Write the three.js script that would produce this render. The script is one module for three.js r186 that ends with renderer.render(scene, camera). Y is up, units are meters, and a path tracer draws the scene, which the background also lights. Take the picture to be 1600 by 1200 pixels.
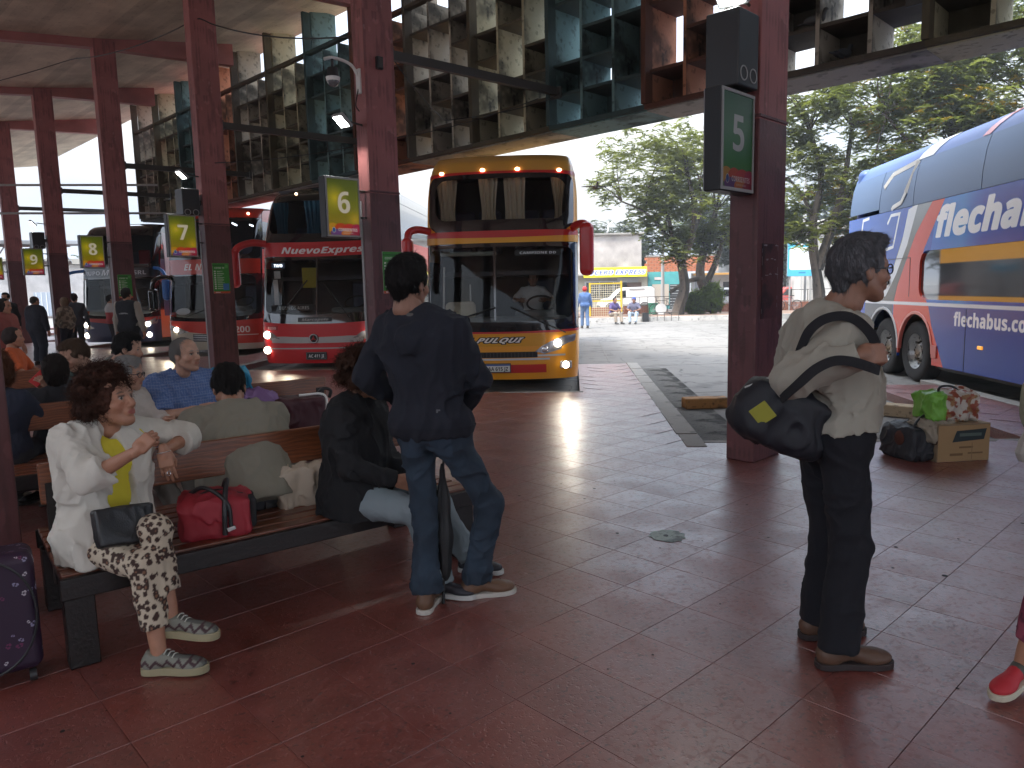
import * as THREE from 'three';
import { RoundedBoxGeometry } from 'three/addons/geometries/RoundedBoxGeometry.js';
import { mergeGeometries, mergeVertices, toCreasedNormals } from 'three/addons/utils/BufferGeometryUtils.js';

// ---------------------------------------------------------------- camera, sky, sun, exposure
const scene = new THREE.Scene();
const camera = new THREE.PerspectiveCamera(54.7, 4 / 3, 0.05, 600);
camera.position.set(0, 1.6, 0);
camera.rotation.set(-7.27 * Math.PI / 180, 0, -1.3 * Math.PI / 180, 'YXZ');
const renderer = new THREE.WebGLRenderer({ antialias: true });
renderer.setSize(1024, 768);
renderer.toneMapping = THREE.LinearToneMapping;
renderer.toneMappingExposure = 2.55;
renderer.shadowMap.enabled = true;

const TAU = Math.PI * 2, clamp = (x, a = 0, b = 1) => Math.min(b, Math.max(a, x)), lerp = (a, b, t) => a + (b - a) * t;
const sstep = (a, b, x) => { const t = clamp((x - a) / (b - a)); return t * t * (3 - 2 * t); };
function rng(seed) { let s = seed >>> 0; return () => { s = (s + 0x6D2B79F5) >>> 0; let t = Math.imul(s ^ (s >>> 15), 1 | s); t = (t + Math.imul(t ^ (t >>> 7), 61 | t)) ^ t; return ((t ^ (t >>> 14)) >>> 0) / 4294967296; }; }
function hash3(x, y, z) { let h = Math.imul(x, 374761393) ^ Math.imul(y, 668265263) ^ Math.imul(z, 2147483647 - 1274126177); h = Math.imul(h ^ (h >>> 13), 1274126177); return ((h ^ (h >>> 16)) >>> 0) / 4294967296; }
function noise3(x, y, z) {
  const X = Math.floor(x), Y = Math.floor(y), Z = Math.floor(z); let u = x - X, v = y - Y, w = z - Z; u = u * u * (3 - 2 * u); v = v * v * (3 - 2 * v); w = w * w * (3 - 2 * w);
  const q = (a, b, c) => hash3(X + a, Y + b, Z + c);
  return lerp(lerp(lerp(q(0, 0, 0), q(1, 0, 0), u), lerp(q(0, 1, 0), q(1, 1, 0), u), v), lerp(lerp(q(0, 0, 1), q(1, 0, 1), u), lerp(q(0, 1, 1), q(1, 1, 1), u), v), w);
}
const fbm3 = (x, y, z, o = 4) => { let s = 0, a = 0.5, n = 0; for (let i = 0; i < o; i++) { s += a * noise3(x, y, z); n += a; a *= 0.5; x *= 2.03; y *= 2.03; z *= 2.03; } return s / n; };
// noise that repeats every p cells in x and y
function noiseP(x, y, p, s) { const X = Math.floor(x), Y = Math.floor(y); let u = x - X, v = y - Y; u = u * u * (3 - 2 * u); v = v * v * (3 - 2 * v); const m = (a) => ((a % p) + p) % p, q = (a, b) => hash3(m(X + a), m(Y + b), s); return lerp(lerp(q(0, 0), q(1, 0), u), lerp(q(0, 1), q(1, 1), u), v); }
const fbmP = (u, v, p, o, s = 1) => { let t = 0, a = 0.5, n = 0; for (let i = 0; i < o; i++) { t += a * noiseP(u * p, v * p, p, s + i); n += a; a *= 0.5; p *= 2; } return t / n; };

// the sky: bright thin overcast, brighter overhead and towards the hidden sun on the left, a little blue showing to the right
const SUN = new THREE.Vector3(-0.36, 0.85, 0.34).normalize();
{
  const W = 512, Hh = 256, d = new Float32Array(W * Hh * 4);
  for (let j = 0; j < Hh; j++) for (let i = 0; i < W; i++) {
    const el = ((j + 0.5) / Hh - 0.5) * Math.PI, az = ((i + 0.5) / W - 0.5) * TAU, x = Math.cos(el) * Math.cos(az), y = Math.sin(el), z = Math.cos(el) * Math.sin(az);
    const up = Math.max(0, y), c = fbm3(x * 2.2 + 5, y * 5 + 3, z * 2.2 + 9, 5), cl = sstep(0.47, 0.72, c), near = Math.max(0, x * SUN.x + y * SUN.y + z * SUN.z);
    let L = 0.19 + 1.9 * up + 0.5 * Math.pow(near, 3);
    const blue = (1 - cl) * (0.75 - 0.3 * near), o = (j * W + i) * 4;
    d[o] = L * lerp(0.97, 0.66, blue) * lerp(0.92, 1.06, c); d[o + 1] = L * lerp(1.0, 0.82, blue) * lerp(0.92, 1.06, c); d[o + 2] = L * lerp(1.04, 1.06, blue); d[o + 3] = 1;
    if (y < 0) { d[o] = 0.5; d[o + 1] = 0.5; d[o + 2] = 0.48; }
  }
  const t = new THREE.DataTexture(d, W, Hh, THREE.RGBAFormat, THREE.FloatType); t.mapping = THREE.EquirectangularReflectionMapping; t.magFilter = t.minFilter = THREE.LinearFilter; t.needsUpdate = true;
  scene.background = t; scene.environment = t;
}
const sun = new THREE.DirectionalLight(new THREE.Color(1, 0.95, 0.86), 2.8);
sun.position.copy(SUN).multiplyScalar(80); sun.castShadow = true; sun.shadow.radius = 24; sun.shadow.mapSize.set(2048, 2048);
Object.assign(sun.shadow.camera, { left: -60, right: 60, top: 60, bottom: -60, near: 1, far: 200 }); scene.add(sun, sun.target);
scene.fog = new THREE.FogExp2(0xe8eef4, 0.0012);

// ---------------------------------------------------------------- helpers
const usedNames = new Map();
function numbered(n) { const k = usedNames.get(n) ?? 0; usedNames.set(n, k + 1); return k ? n + '_' + String(k).padStart(3, '0') : n; }
function tag(o, label, category, group, kind) { if (label) o.userData.label = label; if (category) o.userData.category = category; if (group) o.userData.group = group; if (kind) o.userData.kind = kind; return o; }
function thing(name, label, category, p = [0, 0, 0], turn = 0, group) { const o = new THREE.Group(); o.name = numbered(name); scene.add(o); o.position.set(...p); o.rotation.y = turn; return tag(o, label, category, group); }
function struct(name, label, p = [0, 0, 0], turn = 0) { const o = new THREE.Group(); o.name = numbered(name); scene.add(o); o.position.set(...p); o.rotation.y = turn; return tag(o, label, null, null, 'structure'); }
function add(name, geo, mat, parent = scene, label) { if (Array.isArray(geo)) geo = merge(geo); const m = new THREE.Mesh(geo, mat); m.name = parent === scene ? numbered(name) : name; m.castShadow = m.receiveShadow = true; parent.add(m); if (label) m.userData.label = label; return m; }
function merge(a) { if (a.length === 1) return a[0]; const idx = a.every((g) => g.index), l = a.map((g) => { g = idx || !g.index ? g : g.toNonIndexed(); const o = new THREE.BufferGeometry(); if (g.index) o.setIndex(g.index); for (const k of ['position', 'normal', 'uv', 'color']) if (g.attributes[k] && a.every((q) => q.attributes[k])) o.setAttribute(k, g.attributes[k]); return o; }); return mergeGeometries(l); }
function at(g, x = 0, y = 0, z = 0, rx = 0, ry = 0, rz = 0, s) { const m = new THREE.Matrix4().compose(new THREE.Vector3(x, y, z), new THREE.Quaternion().setFromEuler(new THREE.Euler(rx, ry, rz)), s ? new THREE.Vector3(...(Array.isArray(s) ? s : [s, s, s])) : new THREE.Vector3(1, 1, 1)); return g.applyMatrix4(m); }
// texture coordinates in metres, each face seen square on
function uvBox(g, k = 1) { g = g.index ? g.toNonIndexed() : g; const p = g.attributes.position, n = g.attributes.normal, uv = new Float32Array(p.count * 2); for (let i = 0; i < p.count; i++) { const a = Math.abs(n.getX(i)), b = Math.abs(n.getY(i)), c = Math.abs(n.getZ(i)), x = p.getX(i), y = p.getY(i), z = p.getZ(i); uv[2 * i] = k * (a > b && a > c ? z : x); uv[2 * i + 1] = k * (b >= a && b >= c ? z : y); } g.setAttribute('uv', new THREE.BufferAttribute(uv, 2)); return g; }
const box = (w, h, d, x = 0, y = 0, z = 0, ry = 0, rx = 0, rz = 0) => at(uvBox(new THREE.BoxGeometry(w, h, d)), x, y, z, rx, ry, rz);
const rbox = (w, h, d, r, x = 0, y = 0, z = 0, ry = 0, rx = 0, rz = 0, seg = 2) => at(uvBox(new RoundedBoxGeometry(w, h, d, seg, Math.min(r, w / 2 - 1e-4, h / 2 - 1e-4, d / 2 - 1e-4))), x, y, z, rx, ry, rz);
const cyl = (r0, r1, h, x = 0, y = 0, z = 0, rx = 0, rz = 0, n = 16) => at(new THREE.CylinderGeometry(r1, r0, h, n), x, y, z, rx, 0, rz);
const V3 = (a) => (a.isVector3 ? a : new THREE.Vector3(...a));
const tube = (pts, r, seg = 24, n = 8, closed = false) => new THREE.TubeGeometry(new THREE.CatmullRomCurve3(pts.map(V3), closed), seg, r, n, closed);
function bar(a, b, r, n = 8) { a = V3(a); b = V3(b); const d = b.clone().sub(a), g = new THREE.CylinderGeometry(r, r, d.length(), n); g.applyQuaternion(new THREE.Quaternion().setFromUnitVectors(new THREE.Vector3(0, 1, 0), d.clone().normalize())); const c = a.add(b).multiplyScalar(0.5); g.translate(c.x, c.y, c.z); return g; }
function bbar(a, b, w, h) { a = V3(a); b = V3(b); const d = b.clone().sub(a), o = new THREE.Object3D(); o.position.copy(a).add(b).multiplyScalar(0.5); o.up.set(0, 1, 0); o.lookAt(b); o.updateMatrix(); return uvBox(new THREE.BoxGeometry(w, h, d.length())).applyMatrix4(o.matrix); }
function ext(pts, depth, bevel = 0, holes) { const s = new THREE.Shape(pts.map((p) => new THREE.Vector2(...p))); if (holes) for (const h of holes) s.holes.push(new THREE.Path(h.map((p) => new THREE.Vector2(...p)))); return new THREE.ExtrudeGeometry(s, { depth, bevelEnabled: bevel > 0, bevelThickness: bevel, bevelSize: bevel, bevelSegments: 2, curveSegments: 8 }); }

function texFrom(w, h, fn, srgb = true) { const d = new Uint8Array(w * h * 4); for (let j = 0; j < h; j++) for (let i = 0; i < w; i++) { const c = fn((i + 0.5) / w, (j + 0.5) / h, i, j), o = (j * w + i) * 4; if (typeof c === 'number') d[o] = d[o + 1] = d[o + 2] = clamp(c) * 255; else { d[o] = clamp(c[0]) * 255; d[o + 1] = clamp(c[1]) * 255; d[o + 2] = clamp(c[2]) * 255; } d[o + 3] = 255; } const t = new THREE.DataTexture(d, w, h); t.wrapS = t.wrapT = THREE.RepeatWrapping; t.magFilter = THREE.LinearFilter; t.minFilter = THREE.LinearMipmapLinearFilter; t.generateMipmaps = true; if (srgb) t.colorSpace = THREE.SRGBColorSpace; t.needsUpdate = true; return t; }
function rep(t, x, y = x, ox = 0, oy = 0) { const c = t.clone(); c.repeat.set(x, y); c.offset.set(ox, oy); c.needsUpdate = true; return c; }
function canvasTex(w, h, draw, srgb = true) { const c = document.createElement('canvas'); c.width = w; c.height = h; draw(c.getContext('2d'), w, h); const t = new THREE.CanvasTexture(c); if (srgb) t.colorSpace = THREE.SRGBColorSpace; t.needsUpdate = true; return t; }
function std(c, rough = 0.7, o = {}) { const Cl = o.physical || o.clearcoat || o.transmission !== undefined || o.sheen ? THREE.MeshPhysicalMaterial : THREE.MeshStandardMaterial; delete o.physical; const m = new Cl({ roughness: rough, side: THREE.DoubleSide, ...o }); m.color.setRGB(...c); return m; }

// ---------------------------------------------------------------- shared surface textures
const T = {};
T.mottle = texFrom(512, 512, (u, v) => 0.72 + 0.4 * (fbmP(u, v, 4, 6, 3) - 0.2));                       // soft patchy tone
T.stain = texFrom(512, 512, (u, v) => { const a = fbmP(u, v, 3, 5, 11), b = fbmP(u, v, 24, 3, 17), s = fbmP(u, v * 0.999, 8, 3, 29); return 0.95 - 0.45 * sstep(0.5, 0.75, a) - 0.2 * sstep(0.6, 0.8, b) - 0.1 * s; });
T.grain = texFrom(512, 512, (u, v) => fbmP(u, v, 48, 3, 5), false);
T.pebble = texFrom(512, 512, (u, v) => { const a = fbmP(u, v, 64, 2, 7); return sstep(0.35, 0.7, a); }, false);
T.pit = texFrom(1024, 1024, (u, v) => { const a = fbmP(u, v, 70, 3, 21), b = fbmP(u, v, 20, 3, 31), c = fbmP(u, v, 150, 2, 33); return 0.62 + 0.16 * b - 0.4 * sstep(0.62, 0.8, a) + 0.08 * c; }, false);
T.rough = texFrom(512, 512, (u, v) => { const g = 0.26 + 0.36 * fbmP(u, v, 5, 5, 41) ** 1.2 + 0.2 * sstep(0.55, 0.8, fbmP(u, v, 60, 2, 43)); return [g, g, g]; }, false);
T.floor = texFrom(1024, 1024, (u, v) => { const a = fbmP(u, v, 3, 5, 301), b = fbmP(u, v, 90, 2, 303), c = fbmP(u, v, 9, 4, 305), d = fbmP(u, v, 140, 2, 307), g = 0.9 + 0.2 * (a - 0.5) - 0.26 * sstep(0.7, 0.84, b) - 0.06 * sstep(0.58, 0.74, c), k = 0.22 * sstep(0.66, 0.78, d); return [g + k * 0.5, g * 0.98 + k, g * 0.97 + k]; });   // worn red tile: scuffs, dark pits, pale specks
T.worn = texFrom(512, 512, (u, v) => { const st = fbmP(u, v * 0.999, 14, 3, 311) * 0.6 + noiseP(u * 60, v * 3, 60, 313) * 0.4, ch = fbmP(u, v, 22, 4, 315), a = fbmP(u, v, 3, 4, 317), g = 0.92 + 0.22 * (a - 0.5) - 0.15 * sstep(0.5, 0.75, st), w = 0.4 * sstep(0.7, 0.74, ch); return [g + w * 0.3, g + w * 0.9, g + w * 0.9]; });   // painted concrete with drips and chips
T.board = texFrom(512, 512, (u, v) => { const k = Math.floor(v * 16), e = Math.abs(v * 16 - k - 0.5) * 2; return 0.8 + 0.09 * (hash3(k, 3, 5) - 0.5) + 0.22 * (fbmP(u, v, 5, 6, 51) - 0.5) - 0.08 * sstep(0.93, 1, e) - 0.1 * sstep(0.74, 0.84, fbmP(u, v, 30, 2, 55)); });
T.weave = texFrom(256, 256, (u, v, i, j) => 0.5 + 0.25 * Math.sin(u * TAU * 64) * Math.sin(v * TAU * 64) + 0.25 * (fbmP(u, v, 32, 3, 61) - 0.5), false);
T.wood = texFrom(512, 512, (u, v) => { const w = fbmP(u, v * 1, 6, 4, 71), l = fbmP(u, v, 4, 3, 77); const s = Math.sin((v * 22 + w * 2.4 + l) * TAU) * 0.5 + 0.5, f = noiseP(u * 6, v * 220, 220, 79); return 0.66 + 0.2 * s * 0.8 + 0.24 * (f - 0.5) + 0.2 * (w - 0.5); });
// ---------------------------------------------------------------- the station: frame of the facade, +x to the right along it, +z in towards the hall, origin on the louvre line
const FAC = [0.82, 0, -13.87], FT = -Math.PI / 4, S2 = Math.SQRT1_2;
const F = (x, y, z) => [FAC[0] + S2 * x - S2 * z, y, FAC[2] + S2 * x + S2 * z];
const ceilY = (z) => z < 4 ? 8.62 - 0.165 * z : z < 12 ? 7.96 - 0.12 * (z - 4) : 7.0 - 0.06 * (z - 12);
const M = {
  redPaint: std([0.36, 0.125, 0.12], 0.55, { map: rep(T.worn, 0.6, 0.35), bumpMap: T.grain, bumpScale: 0.0015 }),
  redDark: std([0.155, 0.057, 0.06], 0.5, { map: rep(T.worn, 0.7, 0.4), bumpMap: T.grain, bumpScale: 0.0015 }),
  pink: std([0.5, 0.19, 0.18], 0.6, { map: rep(T.mottle, 0.4), bumpMap: T.grain, bumpScale: 0.001 }),
  ceiling: std([0.88, 0.82, 0.66], 0.85, { map: rep(T.board, 0.4), bumpMap: rep(T.board, 0.4), bumpScale: 0.006 }),
  concrete: std([0.36, 0.34, 0.31], 0.85, { map: rep(T.stain, 0.35), bumpMap: rep(T.grain, 2), bumpScale: 0.002 }),
  wallBack: std([0.3, 0.22, 0.17], 0.8, { map: rep(T.mottle, 0.3) }),
  steel: std([0.07, 0.065, 0.06], 0.55, { metalness: 0.4 }), black: std([0.015, 0.015, 0.016], 0.5), blackPlastic: std([0.02, 0.02, 0.022], 0.4),
  grey: std([0.32, 0.32, 0.32], 0.6), white: std([0.75, 0.75, 0.73], 0.5), chrome: std([0.75, 0.75, 0.76], 0.2, { metalness: 1 }), alu: std([0.55, 0.55, 0.55], 0.4, { metalness: 0.8 }),
};
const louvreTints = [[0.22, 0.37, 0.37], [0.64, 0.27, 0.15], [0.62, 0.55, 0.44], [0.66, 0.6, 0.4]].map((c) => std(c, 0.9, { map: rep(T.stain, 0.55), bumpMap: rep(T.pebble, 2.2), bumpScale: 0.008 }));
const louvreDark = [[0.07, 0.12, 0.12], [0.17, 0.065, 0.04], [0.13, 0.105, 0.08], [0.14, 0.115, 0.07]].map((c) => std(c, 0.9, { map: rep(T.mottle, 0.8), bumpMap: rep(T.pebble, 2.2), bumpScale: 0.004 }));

// ---- floor tiles of the hall: the platform with its saw-tooth bays
const AX = [0.0845, 0.9964], EX = [0.9964, -0.0845];               // along and across the buses, in (x, depth)
const bayCorner = (k) => [1.97 - 4.1 * k, 7.57 + 4.2 * k], BAYW = 3.2, FING = 8;
const YARD = -0.1;
const inBay = (x, d, m = 0) => { for (let k = -3; k < 9; k++) { const [cx, cd] = bayCorner(k), u = (x - cx) * EX[0] + (d - cd) * EX[1], v = (x - cx) * AX[0] + (d - cd) * AX[1]; if (u > -m && u < BAYW + m && v > -m && v < 60) return true; } return false; };
const inPlatform = (x, d, m = 0) => { if (inBay(x, d, m)) return false; const n = (x + d) * S2; if (n < 5.0) return true; for (let k = -4; k < 9; k++) { const [cx, cd] = bayCorner(k), u = (x - cx) * EX[0] + (d - cd) * EX[1], v = (x - cx) * AX[0] + (d - cd) * AX[1]; if (v < FING - m && u < BAYW + m && u > -1.6 + m) return true; } return n < 8.5; };
{
  const floor = struct('floor', 'red tiled station platform');
  const sh = [], q = (k, u, v) => { const [cx, cd] = bayCorner(k); return [cx + u * EX[0] + v * AX[0], cd + u * EX[1] + v * AX[1]]; };
  sh.push([26, -20]); sh.push(q(-3, 0, 0));
  for (let k = -3; k <= 7; k++) { sh.push(q(k, 0, 0)); sh.push(q(k, 0, FING)); const b = q(k + 1, BAYW, 0), c = bayCorner(k + 1), v = (q(k, 0, FING)[0] - c[0]) * AX[0] + (q(k, 0, FING)[1] - c[1]) * AX[1]; sh.push(q(k + 1, BAYW, v)); sh.push(b); }
  sh.push(q(8, 0, 0)); sh.push([-50, 30]); sh.push([-30, -20]);
  const seen = sh.filter((p, i) => !i || Math.hypot(p[0] - sh[i - 1][0], p[1] - sh[i - 1][1]) > 1e-3);
  const slab = at(ext(seen, 0.3), 0, -0.305, 0, -Math.PI / 2);
  const groutM = std([0.19, 0.046, 0.035], 0.95, { ior: 1.85, clearcoat: 0.6, clearcoatRoughness: 0.33, map: rep(T.floor, 0.7), roughnessMap: rep(T.rough, 0.8), bumpMap: rep(T.pit, 1.3), bumpScale: 0.0024 });
  add('platform_slab', uvBox(slab), groutM, floor);
  const ta = 43 * Math.PI / 180, A = [-Math.sin(ta), Math.cos(ta)], N = [Math.cos(ta), Math.sin(ta)], P = 0.393, h = P / 2 - 0.0011, b = 0.0009;
  const mk = (ou, ov) => { const p = [], uv = [], nn = [], o = h, i2 = h - b, top = 0, low = -0.002; const quad = (pts) => { const v = pts.map((p_) => new THREE.Vector3(...p_)), n = v[1].clone().sub(v[0]).cross(v[2].clone().sub(v[0])).normalize(); for (const k of [0, 1, 2, 0, 2, 3]) { p.push(...pts[k]); nn.push(n.x, n.y, n.z); uv.push((pts[k][0] + ou) * 1.0, (pts[k][2] + ov) * 1.0); } };
    quad([[-i2, top, i2], [i2, top, i2], [i2, top, -i2], [-i2, top, -i2]]);
    for (const [s, t] of [[[-1, 1], [1, 1]], [[1, 1], [1, -1]], [[1, -1], [-1, -1]], [[-1, -1], [-1, 1]]]) quad([[s[0] * o, low, s[1] * o], [t[0] * o, low, t[1] * o], [t[0] * i2, top, t[1] * i2], [s[0] * i2, top, s[1] * i2]]);
    const g = new THREE.BufferGeometry(); g.setAttribute('position', new THREE.Float32BufferAttribute(p, 3)); g.setAttribute('normal', new THREE.Float32BufferAttribute(nn, 3)); g.setAttribute('uv', new THREE.Float32BufferAttribute(uv, 2)); g.rotateY(ta); return g; };
  const R = rng(5), geos = Array.from({ length: 12 }, () => mk(R() * 9, R() * 9));
  const mats = [[0.23, 0.055, 0.04], [0.215, 0.052, 0.04], [0.24, 0.058, 0.043], [0.22, 0.056, 0.044]].map((c) => std(c, 0.95, { ior: 1.85, clearcoat: 0.6, clearcoatRoughness: 0.33, map: rep(T.floor, 0.7), roughnessMap: rep(T.rough, 0.8), bumpMap: rep(T.pit, 1.3), bumpScale: 0.0024 }));
  const all = [], fwd = (x, d) => { const v = new THREE.Vector3(x, 0, -d).project(camera); return d > 0.4 && Math.abs(v.x) < 1.08 && Math.abs(v.y) < 1.12; };
  camera.aspect = 4 / 3; camera.updateProjectionMatrix(); camera.updateMatrixWorld(true);
  for (let i = -60; i < 130; i++) for (let j = -30; j < 60; j++) { const a = (i + 0.62) * P, n = (j + 0.23) * P, x = a * A[0] + n * N[0], d = a * A[1] + n * N[1]; if (d < 0.6 || d > 34 || !inPlatform(x, d, 0.24) || !fwd(x, d)) continue; all.push([x, d, Math.hypot(x, d)]); }
  all.sort((p, q_) => p[2] - q_[2]);
  const rest = mats.map(() => []);
  all.forEach(([x, d], i) => { const g = geos[Math.floor(R() * 12)], mi = Math.floor(R() * 4), tilt = [(R() - 0.5) * 0.0012, 0, (R() - 0.5) * 0.0012], turn = Math.floor(R() * 2) * Math.PI; if (i < 300) { const m = add('floor_tile', g, mats[mi], floor); m.position.set(x, 0, -d); m.rotation.set(tilt[0], turn, tilt[2]); } else { rest[mi].push(at(g.clone(), x, 0, -d, tilt[0], turn, tilt[2])); } });
  rest.forEach((l, i) => { if (l.length) tag(add('distant_floor_tiles', merge(l), mats[i], floor), 'red floor tiles further off', null, null, 'stuff'); });
  // patches, gum and a round cover let into the floor
  const rr = rng(77), spots = []; for (let i = 0; i < 90; i++) { const x = lerp(-2.5, 4, rr()), d = lerp(1.6, 7, rr()), r = 0.004 + 0.012 * rr() * rr(); const g = new THREE.CircleGeometry(r, 9); at(g, x, 0.0015, -d, -Math.PI / 2, 0, 0, [1, 1, 1]); spots.push(g); }
  tag(add('gum_spots', spots, std([0.02, 0.015, 0.014], 0.7), floor), null, null, null, 'stuff');
}
{ // a worn pale disc stuck on the floor
  const R = rng(9), pts = []; for (let i = 0; i < 26; i++) { const a = i / 26 * TAU, r = 0.115 * (0.85 + 0.25 * R()); pts.push([Math.cos(a) * r, Math.sin(a) * r]); }
  const t = thing('floor_sticker', 'worn pale green round sticker on the red floor tiles', 'sticker', [0.98, 0.002, -4.62]);
  add('backing', at(ext(pts, 0.0015), 0, 0, 0, -Math.PI / 2), std([0.34, 0.42, 0.36], 0.5, { map: rep(T.stain, 3) }), t);
  add('worn_hole', at(ext(pts.map(([x, y]) => [x * 0.13 - 0.01, y * 0.18]), 0.001), 0, 0.0018, 0, -Math.PI / 2), M.black, t);
}
// ---- the yard and the ground to the horizon
{
  const yard = new THREE.PlaneGeometry(420, 420, 1, 1); yard.rotateX(-Math.PI / 2); yard.translate(0, YARD - 0.02, -60); const g = uvBox(yard);
  const cm = texFrom(1024, 1024, (u, v) => { const a = fbmP(u, v, 4, 6, 81), b = fbmP(u, v, 40, 3, 83), c = Math.abs(fbmP(u, v, 7, 4, 85) - 0.5); return (0.9 + 0.16 * (a - 0.5) - 0.14 * sstep(0.56, 0.8, b)) * (1 - 0.35 * (1 - sstep(0.0, 0.008, c))); });
  tag(add('ground', g, std([0.22, 0.21, 0.198], 0.9, { map: rep(cm, 0.09), bumpMap: rep(T.pit, 0.6), bumpScale: 0.006 })), 'pale worn concrete bus yard', null, null, 'structure');
  // concrete slabs of the yard: expansion joints as a grid of cut lines
  const jl = []; for (let i = -4; i < 14; i++) { const [x0, d0] = [1.97 + 5.2 * 0.998 * i * 0.8, 15.7]; void x0; void d0; jl.push(box(60, 0.004, 0.03, 14, YARD - 0.019, -(17 + i * 4.2), 0.085)); }
  for (let i = -3; i < 12; i++) jl.push(box(0.03, 0.004, 46, -4 + i * 4.1, YARD - 0.0185, -40, -0.0845));
  tag(add('yard_joint', jl, std([0.16, 0.15, 0.14], 0.9)), 'dark joints between the yard slabs', null, null, 'structure');
}
// ---- kerb strips and bay aprons
{
  for (let k = -1; k <= 4; k++) {
    const [cx, cd] = bayCorner(k), t = struct('bay_kerb', null, [cx, 0, -cd], -0.0846);   // local x across, -z along the bus
    add('kerb_edge', [box(0.2, 0.16, 0.6, -0.11, -0.076, 0.3 - 0.3)], M.concrete, t).visible = true;
    const R = rng(40 + k); let z = -0.35; const segs = []; while (z > -FING) { const L = 0.9 + R() * 0.3; segs.push(box(0.22, 0.2, L - 0.012, -0.113, -0.096 + (R() - 0.5) * 0.008, z - L / 2, (R() - 0.5) * 0.01)); z -= L; }
    for (const s of segs) add('kerb_stone', s, M.concrete, t);
    add('bay_front_kerb', box(BAYW + 0.1, 0.2, 0.1, BAYW / 2, -0.1, 0.052), M.concrete, t);
    add('bay_apron', box(0.55, 0.03, FING, 0.32, YARD - 0.03, -FING / 2), std([0.25, 0.24, 0.22], 0.95, { map: rep(T.stain, 1.2), bumpMap: rep(T.pebble, 4), bumpScale: 0.01 }), t);
  }
  const stopM = std([0.42, 0.2, 0.06], 0.8, { map: rep(T.stain, 1.1), bumpMap: rep(T.grain, 3), bumpScale: 0.003 });
  const ws = (name, label, x, d, w, ry, m = stopM) => { const o = thing(name, label, 'wheel stop', [x, YARD - 0.02, -d], ry); add('block', rbox(w, 0.15, 0.24, 0.02, 0, 0.075, 0), m, o); return o; };
  ws('wheel_stop', 'short ochre concrete wheel stop left of the thick column', 2.72, 10.35, 0.62, 0.05);
  ws('wheel_stop', 'worn pale ochre wheel stop behind the black duffel bag', 5.0, 9.3, 1.25, -0.75, std([0.5, 0.38, 0.24], 0.85, { map: rep(T.stain, 1.1), bumpMap: rep(T.grain, 3), bumpScale: 0.003 }));
}
// ---- columns
const colLocalX = [6.0, 0.14, -5.69, -11.67, -17.57, -23.44], colLocalZ = [3.99, 3.92, 3.81, 3.7, 3.67, 3.6];
const colLabel = ['thick dark red column carrying the unlit sign 5', 'dark red column beside the red bus carrying lit sign 6', 'dark red column carrying lit sign 7 in front of the white and red bus', 'dark red column behind the walking man, with lit sign 8', 'dark red column with lit sign 9 beside the standing group', 'farthest red column at the hall edge'];
colLocalX.forEach((x, i) => {
  const z = colLocalZ[i], top = ceilY(z), t = thing('column', colLabel[i], 'column', F(x, 0, z), FT, 'columns of the bus hall');
  add('shaft_lower', rbox(0.27, 3.0, 0.52, 0.012, 0, 1.5, 0), M.redDark, t);
  add('shaft_upper', rbox(0.266, top - 3.0, 0.516, 0.012, 0, 3.0 + (top - 3.0) / 2 - 0.02, 0), M.redPaint, t);
  add('collar', rbox(0.285, 0.03, 0.53, 0.008, 0, 3.02, 0), M.redDark, t);
  if (i) add('light_strip', box(0.05, 2.9, 0.012, -0.1, 1.45, 0.264), M.grey, t);
});
{ const t = thing('column', 'mossy dark red column close at the left edge of the hall', 'column', [-2.77, 0, -3.66], -0.72, 'columns of the bus hall'); add('shaft', rbox(0.55, 7.2, 0.3, 0.012, 0, 3.6, 0), M.redDark, t);
  add('edge_strip', rbox(0.035, 2.6, 0.05, 0.006, 0.262, 1.3, 0.15), std([0.22, 0.2, 0.13], 0.9, { map: rep(T.stain, 2) }), t); }
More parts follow.
